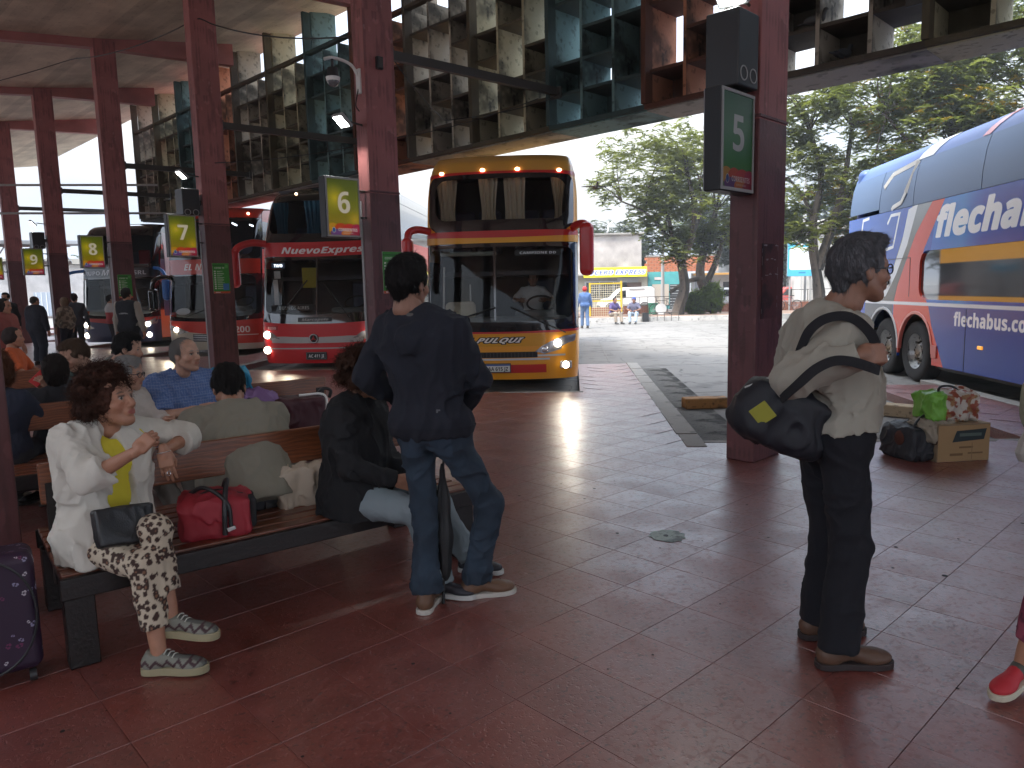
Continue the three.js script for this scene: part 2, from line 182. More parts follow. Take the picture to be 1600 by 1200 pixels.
// ---- roof: boarded concrete slab and the tapering beams
{
  const roof = struct('roof', 'board-marked concrete roof slab of the hall', FAC, FT), zs = [-1.0, 0.9, 2.4, 4, 6, 8, 12, 17.5], top = zs.map((z) => [z, ceilY(z) + 0.22]), bot = zs.map((z) => [z, ceilY(z)]);
  const g = ext([...bot, ...top.reverse()], 62); at(g, 0, 0, 0, 0, -Math.PI / 2); // profile z -> x; extrude along x
  const s = new THREE.BufferGeometry().copy(g); s.translate(24, 0, 0); add('slab', uvBox(s), M.ceiling, roof);
}
{
  const beams = [12, ...colLocalX].map((x) => x);
  beams.forEach((x, i) => {
    const prof = []; for (const z of [0.35, 3.9, 9, 17]) prof.push([z, ceilY(z) + 0.01]); for (const z of [17, 9, 3.9, 0.35]) prof.push([z, ceilY(z) - (z < 4 ? lerp(0.6, 0.2, z / 4) : lerp(0.2, 0.1, (z - 4) / 18))]);
    const g = at(ext(prof, 0.24), 0, 0, 0, 0, -Math.PI / 2); g.translate(0.12, 0, 0);
    const t = struct('roof_beam', 'pink tapering roof beam over a column', F(x, 0, 0), FT); add('beam', uvBox(g), M.pink, t);
    if (i) { const b = thing('tie_bar', ['dark steel tie bar above the unlit sign by the thick column', 'dark steel tie bar running right from the column with the dome camera', 'dark steel tie bar under the olive and teal louvres', 'thin dark tie bar meeting the last orange louvres', 'thin tie bar against the white sky at the left', 'farthest tie bar at the hall edge'][i - 1], 'tie bar', F(x, 5.0, 0), FT, 'steel tie bars under the louvre wall'); add('bar', bbar([0, -0.02, colLocalZ[i - 1] - 0.26], [0.05, 0.05, 0.1], 0.09, 0.13), M.steel, b); add('bracket', rbox(0.16, 0.2, 0.05, 0.01, 0, -0.02, colLocalZ[i - 1] - 0.28), M.steel, b); add('end_plate', rbox(0.24, 0.2, 0.05, 0.01, 0.03, 0.03, 0.06), M.steel, b); }
  });
}
// ---- the louvre wall: bays of three deep cells, some closed at the back
{
  const W = 2.05, Y0 = 4.5, Y1 = 7.56, ROW = 0.51, D = 0.8, tk = 0.055;
  const wall = thing('louvre_wall', 'wall of deep concrete louvre cells in teal, orange, grey and olive', 'louvre wall', FAC, FT);
  const R = rng(31); const cw = W / 3;
  const geoPost = box(0.085, 8.6 - Y0, 0.2, 0, (8.6 + Y0) / 2, 0), geoFin = box(tk, Y1 - Y0, D, 0, (Y1 + Y0) / 2, -D / 2 - 0.02), geoTop = box(0.06, 8.72 - Y1, 0.72, 0, (8.72 + Y1) / 2, -0.49), geoShelf = box(cw - tk, 0.05, D - 0.01, 0, 0, -D / 2 - 0.02);
  const geoBack = [1, 2, 3].map((n) => box(cw - tk, n * ROW - 0.05, 0.05, 0, 0, -D + 0.06)), geoRail = box(W, 0.075, 0.14, 0, 0, 0.002), geoSoffit = box(W - 0.004, 0.1, D + 0.02, 0, 0, -D / 2 - 0.02);
  for (let k = -10; k < 9; k++) {
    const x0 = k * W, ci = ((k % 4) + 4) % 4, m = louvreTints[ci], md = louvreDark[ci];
    const put = (n, g, mat, x, y = 0, z = 0) => { const o = add(n, g, mat, p); o.position.set(x, y, z); return o; };
    const p = new THREE.Group(); p.name = 'louvre_panel'; p.position.x = x0; wall.add(p);
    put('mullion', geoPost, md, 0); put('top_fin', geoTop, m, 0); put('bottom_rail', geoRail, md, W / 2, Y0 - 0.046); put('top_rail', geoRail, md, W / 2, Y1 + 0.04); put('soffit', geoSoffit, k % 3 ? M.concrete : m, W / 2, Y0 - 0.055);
    for (let c = 0; c < 3; c++) {
      const cx = (c + 0.5) * cw; put('fin', geoFin, m, c * cw + (c ? 0 : 0.001));
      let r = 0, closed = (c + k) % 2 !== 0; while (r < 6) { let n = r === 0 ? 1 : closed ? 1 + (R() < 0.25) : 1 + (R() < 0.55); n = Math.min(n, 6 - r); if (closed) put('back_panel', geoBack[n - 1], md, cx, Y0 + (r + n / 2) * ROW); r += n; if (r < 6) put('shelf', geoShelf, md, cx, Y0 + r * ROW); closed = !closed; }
    }
  }
}
{ const g = struct('forecourt', 'pale concrete forecourt behind the hall', FAC, FT); add('paving', box(110, 0.1, 60, -7, -0.09, 47.6), std([0.4, 0.39, 0.36], 0.9, { map: rep(T.stain, 0.2) }), g); }
{ const w = struct('back_wall', 'plain wall of the offices at the back of the hall', FAC, FT); add('wall', box(62, 3.2, 0.3, -7, 1.55, 16.9), M.wallBack, w); }
// ---------------------------------------------------------------- coaches
const glassM = (c = [0.72, 0.75, 0.75], r = 0.02) => std(c, r, { transmission: 1, thickness: 0, ior: 1.5, specularIntensity: 0.45 });
const BM = {
  glass: glassM(), glassUp: glassM([0.66, 0.7, 0.74]), mask: std([0.012, 0.012, 0.014], 0.12, { clearcoat: 1, clearcoatRoughness: 0.05 }), inner: std([0.1, 0.1, 0.11], 0.9), dash: std([0.14, 0.15, 0.15], 0.7), seat: std([0.09, 0.1, 0.14], 0.9),
  tyre: std([0.025, 0.025, 0.026], 0.85, { bumpMap: rep(T.grain, 6), bumpScale: 0.003 }), rim: std([0.55, 0.55, 0.54], 0.35, { metalness: 0.85, map: rep(T.stain, 2) }), dark: std([0.02, 0.02, 0.02], 0.6),
};
const paint = (c, o = {}) => std(c, 0.32, {  clearcoat: 0.45, clearcoatRoughness: 0.08, ...o });
const lampOn = (c, k) => { const m = std(c, 0.3, { emissive: new THREE.Color(...c), emissiveIntensity: k }); return m; };
const headOn = lampOn([1, 0.9, 0.72], 11), fogOn = lampOn([1, 0.86, 0.66], 9), markOn = lampOn([1, 0.62, 0.4], 4), markOff = std([0.6, 0.4, 0.3], 0.3);

function busShell(P) {
  const w = P.w ?? 1.28, n = 3.6, Dn = 0.5, L = P.len ?? 12.4;
  const prof = P.prof ?? [[0.2, -0.06], [0.45, 0], [1.15, -0.02], [2.5, -0.2], [2.8, -0.24], [3.45, -0.4], [3.66, -0.47], [3.83, -0.58], [3.95, -0.8], [4.01, -1.2], [4.02, -1.7]];
  const zf = (y) => { if (y <= prof[0][0]) return prof[0][1]; for (let i = 1; i < prof.length; i++) if (y <= prof[i][0]) { const t = (y - prof[i - 1][0]) / (prof[i][0] - prof[i - 1][0]); return lerp(prof[i - 1][1], prof[i][1], t); } return prof[prof.length - 1][1]; };
  const ww = (y) => w - 0.14 * Math.pow(clamp((y - 3.1) / 0.92), 2.2) - 0.03 * clamp((0.6 - y) / 0.4);
  const S = (x, y, off = 0) => { const W = ww(y), q = Math.min(0.9985, Math.abs(x) / W), k = 1 - Math.pow(q, n), d = Dn * (1 - Math.pow(k, 1 / n)) + 0.1 * q * q, z = zf(y) - d, nx = Math.sign(x) * sstep(0.7, 1, q); return [Math.sign(x) * q * W + nx * off, y, z + off * (1 - 0.4 * Math.abs(nx))]; };
  const fin = (pos, idx, uv) => { const g = new THREE.BufferGeometry(); g.setAttribute('position', new THREE.Float32BufferAttribute(pos, 3)); g.setAttribute('uv', new THREE.Float32BufferAttribute(uv, 2)); g.setIndex(idx); g.computeVertexNormals(); return g; };
  const f = (v) => typeof v === 'function' ? v : () => v;
  const band = (yb, yt, off = 0, xl = -w, xr = w, nx = 40, ny = 6) => { yb = f(yb); yt = f(yt); const pos = [], uv = [], idx = []; const full = xl <= -w && xr >= w; for (let j = 0; j <= ny; j++) for (let i = 0; i <= nx; i++) { const u = i / nx, x = full ? w * Math.sin((u - 0.5) * Math.PI) : lerp(xl, xr, u), y = lerp(yb(x), yt(x), j / ny); pos.push(...S(x, y, off)); uv.push((x - xl) / (xr - xl), j / ny); } for (let j = 0; j < ny; j++) for (let i = 0; i < nx; i++) { const a = j * (nx + 1) + i; idx.push(a, a + 1, a + nx + 1, a + 1, a + nx + 2, a + nx + 1); } return fin(pos, idx, uv); };
  // a rounded rectangle outline; sides may bow
  const rr = (x0, x1, y0, y1, r, sag = 0) => { const o = [], N = 8; const cs = [[x1 - r, y1 - r, 0], [x0 + r, y1 - r, 1], [x0 + r, y0 + r, 2], [x1 - r, y0 + r, 3]]; cs.forEach(([cx, cy, q], ci) => { for (let i = 0; i <= N; i++) { const a = (q + i / N) * Math.PI / 2; o.push([cx + r * Math.cos(a), cy + r * Math.sin(a)]); } const nx = cs[(ci + 1) % 4], a = o[o.length - 1], b = (q === 0) ? [x0 + r, y1] : q === 1 ? [x0, y0 + r] : q === 2 ? [x1 - r, y0] : [x1, y1 - r]; void nx; const m = q % 2 ? 6 : 16; for (let i = 1; i < m; i++) o.push([lerp(a[0], b[0], i / m), lerp(a[1], b[1], i / m)]); }); const xm = (x0 + x1) / 2, hw = (x1 - x0) / 2; return o.map(([x, y]) => { const q = (x - xm) / hw; return [x, y + (y < (y0 + y1) / 2 ? -1 : 0.35) * sag * (1 - q * q)]; }); };
  const ring = (a, b, off = 0, K = 3) => { const pos = [], uv = [], idx = [], m = a.length; for (let k = 0; k <= K; k++) for (let i = 0; i < m; i++) { const x = lerp(a[i][0], b[i][0], k / K), y = lerp(a[i][1], b[i][1], k / K); pos.push(...S(x, y, off)); uv.push(x, y); } for (let k = 0; k < K; k++) for (let i = 0; i < m; i++) { const j = (i + 1) % m, p = k * m; idx.push(p + i, p + j, p + m + i, p + j, p + m + j, p + m + i); } return fin(pos, idx, uv); };
  const disc = (a, off = 0, K = 8) => { const cx = (Math.min(...a.map((p) => p[0])) + Math.max(...a.map((p) => p[0]))) / 2, cy = (Math.min(...a.map((p) => p[1])) + Math.max(...a.map((p) => p[1]))) / 2; return ring(a, a.map(() => [cx, cy]), off, K); };
  const side = (s, y0, y1, z0, z1, off = 0, ny = 4) => { const pos = [], uv = [], idx = [], nz = 10; for (let j = 0; j <= ny; j++) for (let i = 0; i <= nz; i++) { const y = lerp(y0, y1, j / ny), a = z0 === null ? zf(y) - Dn * 0.82 - 0.1 : z0; pos.push(s * (ww(y) * 0.9985 + off), y, lerp(a, z1, i / nz)); uv.push(s > 0 ? i / nz : 1 - i / nz, j / ny); } for (let j = 0; j < ny; j++) for (let i = 0; i < nz; i++) { const p = j * (nz + 1) + i; idx.push(p, p + 1, p + nz + 1, p + 1, p + nz + 2, p + nz + 1); } return fin(pos, idx, uv); };
  const roof = () => { const pos = [], uv = [], idx = [], nx = 12, nz = 4; for (let j = 0; j <= nz; j++) for (let i = 0; i <= nx; i++) { const x = lerp(-1, 1, i / nx); pos.push(x * ww(4.02), 4.02 + 0.05 * (1 - x * x), lerp(zf(4.02) - Math.abs(x) ** 3.6 * 0.42, -L, j / nz)); uv.push(i / nx, j / nz); } for (let j = 0; j < nz; j++) for (let i = 0; i < nx; i++) { const p = j * (nx + 1) + i; idx.push(p, p + 1, p + nx + 1, p + 1, p + nx + 2, p + nx + 1); } return fin(pos, idx, uv); };
  return { w, L, S, zf, ww, band, rr, ring, disc, side, roof };
}
function textTex(bg, w, h, draws) { return canvasTex(w, h, (c) => { c.fillStyle = bg; c.fillRect(0, 0, w, h); draws(c, w, h); }); }
function put(c, s, x, y, px, font, fill, o = {}) { c.save(); c.translate(x, y); if (o.skew) c.transform(1, 0, o.skew, 1, 0, 0); if (o.sx) c.scale(o.sx, 1); if (o.rot) c.rotate(o.rot); c.font = font.replace('#', px + 'px'); c.textAlign = o.align ?? 'center'; c.textBaseline = 'middle'; if (o.stroke) { c.lineWidth = o.lw ?? 4; c.strokeStyle = o.stroke; c.lineJoin = 'round'; c.strokeText(s, 0, 0); } c.fillStyle = fill; c.fillText(s, 0, 0); c.restore(); }
const wheelGeo = (() => { const pr = [[0.3, -0.13], [0.42, -0.145], [0.49, -0.13], [0.515, -0.09], [0.52, 0], [0.515, 0.09], [0.49, 0.13], [0.42, 0.145], [0.3, 0.13]].map(([a, b]) => new THREE.Vector2(a, b)); const tyre = new THREE.LatheGeometry(pr, 40); tyre.rotateZ(-Math.PI / 2); const rim = new THREE.LatheGeometry([[0.0, 0.03], [0.08, 0.035], [0.11, 0.07], [0.13, 0.02], [0.2, 0.0], [0.25, 0.03], [0.29, 0.09], [0.312, 0.125], [0.318, 0.12]].map(([a, b]) => new THREE.Vector2(a, b)), 36); rim.rotateZ(-Math.PI / 2); const nuts = []; for (let i = 0; i < 10; i++) { const a = i / 10 * TAU; nuts.push(at(new THREE.CylinderGeometry(0.017, 0.017, 0.05, 6), 0.03, Math.cos(a) * 0.165, Math.sin(a) * 0.165, 0, 0, Math.PI / 2)); } const holes = []; for (let i = 0; i < 10; i++) { const a = (i + 0.5) / 10 * TAU; holes.push(at(new THREE.CircleGeometry(0.026, 10), 0.034, Math.cos(a) * 0.226, Math.sin(a) * 0.226, 0, Math.PI / 2, 0)); } return { tyre, rim, nuts: merge(nuts), holes: merge(holes) }; })();
function wheel(par, x, y, z, s) { const g = new THREE.Group(); g.name = 'wheel'; g.position.set(x, y, z); g.rotation.y = s > 0 ? 0 : Math.PI; par.add(g); add('tyre', wheelGeo.tyre, BM.tyre, g); const r = add('rim', wheelGeo.rim, BM.rim, g); r.position.x = 0.0; tag(add('wheel_nuts', wheelGeo.nuts, M.steel, g), null, null, null, 'stuff'); tag(add('vent_holes', wheelGeo.holes, M.black, g), null, null, null, 'stuff'); return g; }
const foldCurtain = (x0, x1, y0, y1, z, waist = 0, seed = 1) => { const pos = [], idx = [], uv = [], nx = 36, ny = 14, R = rng(seed), ph = R() * 9; for (let j = 0; j <= ny; j++) for (let i = 0; i <= nx; i++) { const u = i / nx, v = j / ny, y = lerp(y0, y1, v), k = 1 - waist * sstep(1, 0.25, v) * (1 - 0.35 * sstep(0.2, 0, v)), xm = (x0 + x1) / 2; pos.push(xm + (lerp(x0, x1, u) - xm) * k, y, z + 0.03 * Math.sin(u * 26 + ph + v * 0.8) + 0.015 * Math.sin(u * 47 + v * 3)); uv.push(u, v); } for (let j = 0; j < ny; j++) for (let i = 0; i < nx; i++) { const p = j * (nx + 1) + i; idx.push(p, p + 1, p + nx + 1, p + 1, p + nx + 2, p + nx + 1); } const g = new THREE.BufferGeometry(); g.setAttribute('position', new THREE.Float32BufferAttribute(pos, 3)); g.setAttribute('uv', new THREE.Float32BufferAttribute(uv, 2)); g.setIndex(idx); g.computeVertexNormals(); return g; };
function wiper(par, a, b, S, name = 'wiper') { const p = S(...a, 0.035), q = S(...b, 0.03); const mid = (t) => { const x = lerp(a[0], b[0], t), y = lerp(a[1], b[1], t); return S(x, y, 0.035); }; add(name, [tube([p, mid(0.5), q], 0.011, 12, 6), tube([mid(0.42), mid(0.75), S(b[0] + (b[0] - a[0]) * 0.25, b[1] + (b[1] - a[1]) * 0.25, 0.028)], 0.014, 10, 5)], BM.dark, par); }
function plate(par, S, x, y, w, text, blueTop) { const t = canvasTex(256, 84, (c) => { c.fillStyle = blueTop ? '#d8d8d2' : '#101012'; c.fillRect(0, 0, 256, 84); if (blueTop) { c.fillStyle = '#2a4fa0'; c.fillRect(0, 0, 256, 18); } c.strokeStyle = '#888'; c.lineWidth = 4; c.strokeRect(2, 2, 252, 80); put(c, text, 128, blueTop ? 52 : 44, 54, 'bold # sans-serif', blueTop ? '#151515' : '#d8d8d8', { sx: 0.9 }); }); const p = S(x, y, 0.02), g = new THREE.PlaneGeometry(w, w * 0.33), o = add('number_plate', at(box(w + 0.02, w * 0.33 + 0.02, 0.02), p[0], p[1], p[2] + 0.0), M.black, par); add('plate_face', at(g, p[0], p[1], p[2] + 0.013), std([1, 1, 1], 0.5, { map: t }), o); }
function mirrorArm(par, pts, r, head, c) { // a curved arm with a long hanging head
  const m = c.isMaterial ? c : paint(c); const o = new THREE.Group(); o.name = 'wing_mirror'; par.add(o); add('arm', tube(pts, r, 24, 10), m, o); const [x, y, z, w, h, d] = head; const hg = new RoundedBoxGeometry(w, h, d, 5, Math.min(w, d) * 0.46); at(hg, x, y, z); add('head', hg, m, o); add('mirror_glass', at(rbox(w * 0.8, h * 0.86, 0.02, 0.008), x, y, z - d / 2 - 0.002), M.chrome, o); }
function busCommon(t, B, C) {
  const inn = add('cabin', [box(2.2, 0.08, B.L - 1.2, 0, C.deck ?? 1.98, -B.L / 2 - 0.5), box(2.2, 0.06, B.L - 1, 0, 0.75, -B.L / 2 - 0.5), box(2.3, 3.3, 0.06, 0, 2.2, -3.2), box(0.03, 3.1, B.L - 1.7, -1.2, 2.2, -B.L / 2 - 0.6), box(0.03, 3.1, B.L - 1.7, 1.2, 2.2, -B.L / 2 - 0.6), box(2.2, 0.05, 2.6, 0, 3.88, -2.6)], BM.inner, t);
  void inn; add('dashboard', [rbox(2.2, 0.24, 0.5, 0.08, 0, 1.12, -0.62), rbox(0.7, 0.2, 0.36, 0.06, 0.55, 1.24, -0.66)], BM.dash, t);
  for (const x of [-0.85, -0.35, 0.35, 0.85]) { const s = add('upper_seat', [rbox(0.44, 0.12, 0.46, 0.05, x, 2.42, -1.9), rbox(0.44, 0.72, 0.14, 0.06, x, 2.8, -2.12)], BM.seat, t); void s; }
  add('driver_seat', [rbox(0.5, 0.14, 0.5, 0.05, 0.62, 1.12, -1.35), rbox(0.5, 0.75, 0.14, 0.06, 0.62, 1.5, -1.6)], BM.seat, t);
  add('steering_wheel', at(new THREE.TorusGeometry(0.23, 0.018, 8, 28), 0.62, 1.45, -0.92, -1.0), BM.dark, t);
  add('chassis', [box(2.3, 0.5, B.L - 1.5, 0, 0.42, -B.L / 2 - 0.4)], BM.dark, t);
  for (const z of [-2.7, -B.L + 3.2]) for (const s of [-1, 1]) wheel(t, s * 1.08, 0.5, z, s);
  add('rear_panel', at(new RoundedBoxGeometry(2.5, 3.6, 0.1, 3, 0.04), 0, 2.2, -B.L), C.body, t);
  add('roof', B.roof(), C.roof, t);
  for (const s of [-1, 1]) {
    const g = new THREE.Group(); g.name = 'side_body'; t.add(g);
    add('lower_side', B.side(s, 0.3, 1.2, null, -B.L, 0), C.sideLow ?? C.body, g); add('lower_windows', B.side(s, 1.2, 2.2, null, -B.L, 0), BM.mask, g); add('middle_side', B.side(s, 2.2, 2.85, null, -B.L, 0), C.body, g); add('upper_windows', B.side(s, 2.85, 3.6, null, -B.L, 0), BM.mask, g); add('roof_side', B.side(s, 3.6, 4.02, null, -B.L, 0), C.roof, g);
  }
}
const busBase = (name, label, X, d) => thing(name, label, 'bus', [X, YARD, -d], -0.0846);

// ---- the yellow coach, nearest of the row
{
  const t = busBase('yellow_coach', 'tall yellow double-deck coach with red mirrors and cream curtains', -0.17, 12.15), B = busShell({}), S = B.S;
  const yel = paint([0.85, 0.36, 0.02]), yelRoof = paint([0.7, 0.36, 0.07]), red = paint([0.6, 0.03, 0.03]);
  busCommon(t, B, { body: yel, roof: yelRoof });
  add('roof_cap', B.band(3.64, 4.02, 0, -1.28, 1.28, 44, 10), yelRoof, t);
  add('roof_trim', B.band((x) => 3.605 - 0.04 * (x / 1.28) ** 4, 3.645, 0.007), red, t);
  for (const e of [-1, 1]) add('corner_pillar', B.band(2.6, 3.76, 0.0, e < 0 ? -1.2799 : 1.1, e < 0 ? -1.1 : 1.2799, 12, 10), yel, t);
  const o = B.rr(-1.21, 1.21, 2.66, 3.62, 0.2), i = B.rr(-1.09, 1.09, 2.84, 3.52, 0.2);
  add('upper_window_frame', B.ring(o, i, 0.006), BM.mask, t); add('upper_windscreen', B.disc(i, -0.004), BM.glassUp, t);
  add('red_stripe', B.band((x) => 2.575 - 0.03 * (1 - (x / 1.28) ** 2), (x) => 2.66 - 0.0 * x, 0.006), red, t); add('yellow_stripe', B.band(2.46, (x) => 2.575 - 0.03 * (1 - (x / 1.28) ** 2), 0.008), paint([0.88, 0.42, 0.03]), t);
  const o2 = B.rr(-1.275, 1.275, 1.04, 2.46, 0.06, 0.03), i2 = B.rr(-1.2, 1.2, 1.22, 2.38, 0.14, 0.05);
  add('lower_window_frame', B.ring(o2, i2), BM.mask, t); add('lower_windscreen', B.disc(i2, -0.004, 10), BM.glass, t);
  add('centre_bar', B.band(1.2, 2.4, 0.008, -0.1, -0.065, 2, 8), BM.mask, t);
  const tx = textTex('#e2a01c', 1024, 190, (c) => { put(c, 'EL PULQUI', 500, 92, 104, 'italic 900 # sans-serif', '#e9e4d8', { sx: 1.12, skew: -0.3, stroke: '#14110d', lw: 26 }); put(c, 'EL PULQUI', 500, 92, 104, 'italic 900 # sans-serif', '#f2efe8', { sx: 1.12, skew: -0.3, stroke: '#14110d', lw: 7 }); });
  add('red_line', B.band((x) => 1.0 - 0.02 * (1 - x * x / 1.6), (x) => 1.04 - 0.03 * (1 - x * x / 1.6), 0.006), red, t);
  add('bumper', B.band(0.22, (x) => 1.01 - 0.02 * (1 - x * x / 1.6), 0.003, -1.28, 1.28, 48, 10), yel, t);
  add('coach_name', B.band(0.77, 0.97, 0.008, -1.02, 0.72, 24, 3), std([1, 1, 1], 0.3, { map: tx, clearcoat: 0.8 }), t);
  add('red_flash', B.band((x) => 0.33 + 0.0 * x, (x) => 0.47, 0.008, -0.78, 0.74, 20, 2), red, t);
  const gr = add('grille', B.band(0.585, 0.68, 0.01, -0.75, 0.6, 24, 2), BM.dark, t); const sl = []; for (let k = 0; k < 22; k++) { const p = S(-0.7 + k * 0.058, 0.632, 0.02); sl.push(box(0.012, 0.075, 0.012, ...p)); } tag(add('grille_bars', sl, M.steel, gr), null, null, null, 'stuff');
  add('chrome_lip', B.band(0.545, 0.575, 0.018, -0.95, 0.8, 24, 2), M.alu, t);
  for (const s of [-1, 1]) { const hl = add('headlight', B.disc([[0.56, 0.68], [0.72, 0.64], [0.95, 0.7], [1.2, 0.84], [1.22, 0.95], [1.05, 0.93], [0.85, 0.86], [0.66, 0.76]].map(([x, y]) => [x * s, y]), 0.014, 4), std([0.4, 0.4, 0.42], 0.15, { metalness: 0.6 }), t); const p = S(s * 0.93, 0.81, 0.03), q = S(s * 0.72, 0.715, 0.02); add('lamp', at(new THREE.SphereGeometry(0.062, 16, 10), ...p, 0, 0, 0, [1, 1, 0.45]), headOn, hl); add('unlit_lamp', at(new THREE.SphereGeometry(0.055, 16, 10), ...q, 0, 0, 0, [1, 1, 0.4]), M.chrome, hl); const f = S(s * 1.05, 0.45, 0.02); const fl = add('fog_lamp', at(new RoundedBoxGeometry(0.2, 0.13, 0.06, 3, 0.025), ...f), M.alu, t); add('lamp', at(new THREE.SphereGeometry(0.058, 16, 10), f[0], f[1], f[2] + 0.025, 0, 0, 0, [1, 1, 0.5]), fogOn, fl); add('silver_trim', B.band((x) => 0.6, (x) => 0.63, 0.01, s > 0 ? 0.6 : -1.05, s > 0 ? 1.05 : -0.6, 8, 1), M.alu, t); }
  for (const x of [-0.98, -0.28, 0.3, 0.98]) { const p = S(x, 3.675 - Math.abs(x) * 0.03, 0.02); add('marker_lamp', at(new THREE.SphereGeometry(0.034, 12, 8), ...p, 0, 0, 0, [1.2, 0.8, 0.8]), markOn, t); }
  plate(t, S, -0.05, 0.42, 0.4, 'AA 615 JZ', true);
  const logo = canvasTex(512, 80, (c) => { c.fillStyle = '#0a0b0d'; c.fillRect(0, 0, 512, 80); put(c, 'CAMPIONE DD', 256, 42, 50, 'bold # sans-serif', '#dfe6ea', { sx: 1.18 }); });
  const lg = add('model_lettering', B.band(2.245, 2.33, 0.004, 0.25, 1.0, 12, 2), std([1, 1, 1], 0.4, { map: logo }), t); void lg;
  const cm = std([0.75, 0.62, 0.44], 0.9); add('curtain', foldCurtain(-1.1, -0.74, 2.8, 3.58, -0.7, 0.3, 1), cm, t); add('curtain', foldCurtain(-0.36, -0.04, 2.8, 3.58, -0.56, 0.28, 2), cm, t); add('curtain', foldCurtain(0.06, 0.42, 2.8, 3.58, -0.56, 0.1, 3), cm, t); add('curtain', foldCurtain(0.84, 1.08, 2.8, 3.58, -0.74, 0.5, 4), cm, t);
  add('ceiling_hatch', rbox(0.62, 0.03, 0.7, 0.02, 0.62, 3.82, -1.4, 0, 0.3), M.grey, t);
  const pil = new RoundedBoxGeometry(0.52, 0.3, 0.2, 6, 0.09); { const p = pil.attributes.position; for (let k = 0; k < p.count; k++) { const x = p.getX(k), y = p.getY(k); const q = 1 - 0.4 * (Math.abs(x / 0.26) ** 3 * 0.5 + Math.abs(y / 0.15) ** 3 * 0.5); p.setZ(k, p.getZ(k) * q); } } at(pil, -0.72, 1.36, -0.5, -0.25, 0.2, 0.08); add('pillow', pil, std([0.5, 0.45, 0.35], 0.95), t);
  add('sun_blind', rbox(0.95, 0.07, 0.07, 0.03, -0.55, 2.3, -0.4), std([0.3, 0.32, 0.28], 0.8), t); add('grab_pole', [bar([-1.02, 1.3, -0.55], [-1.0, 2.1, -0.6], 0.018)], M.white, t); add('grab_pole', [bar([-0.6, 1.35, -0.9], [-0.6, 1.8, -0.9], 0.014)], M.white, t);
  wiper(t, [-0.95, 1.15], [-0.25, 1.36], S); wiper(t, [1.05, 0.98], [0.35, 1.33], S);
  mirrorArm(t, [[-1.16, 2.68, -0.55], [-1.38, 2.72, -0.35], [-1.5, 2.66, -0.22], [-1.52, 2.45, -0.18]], 0.062, [-1.52, 2.15, -0.18, 0.17, 0.86, 0.26], red);
  mirrorArm(t, [[1.16, 2.68, -0.55], [1.33, 2.74, -0.35], [1.41, 2.7, -0.22], [1.42, 2.5, -0.18]], 0.07, [1.42, 2.32, -0.18, 0.23, 0.86, 0.28], red);
  const sp = new THREE.SpotLight(new THREE.Color(1, 0.92, 0.78), 1.2, 0, 0.5, 0.8, 2); sp.position.set(0.95, 0.75, -11.9); sp.target.position.set(1.3, -0.2, -6); sp.castShadow = true; scene.add(sp, sp.target);
}
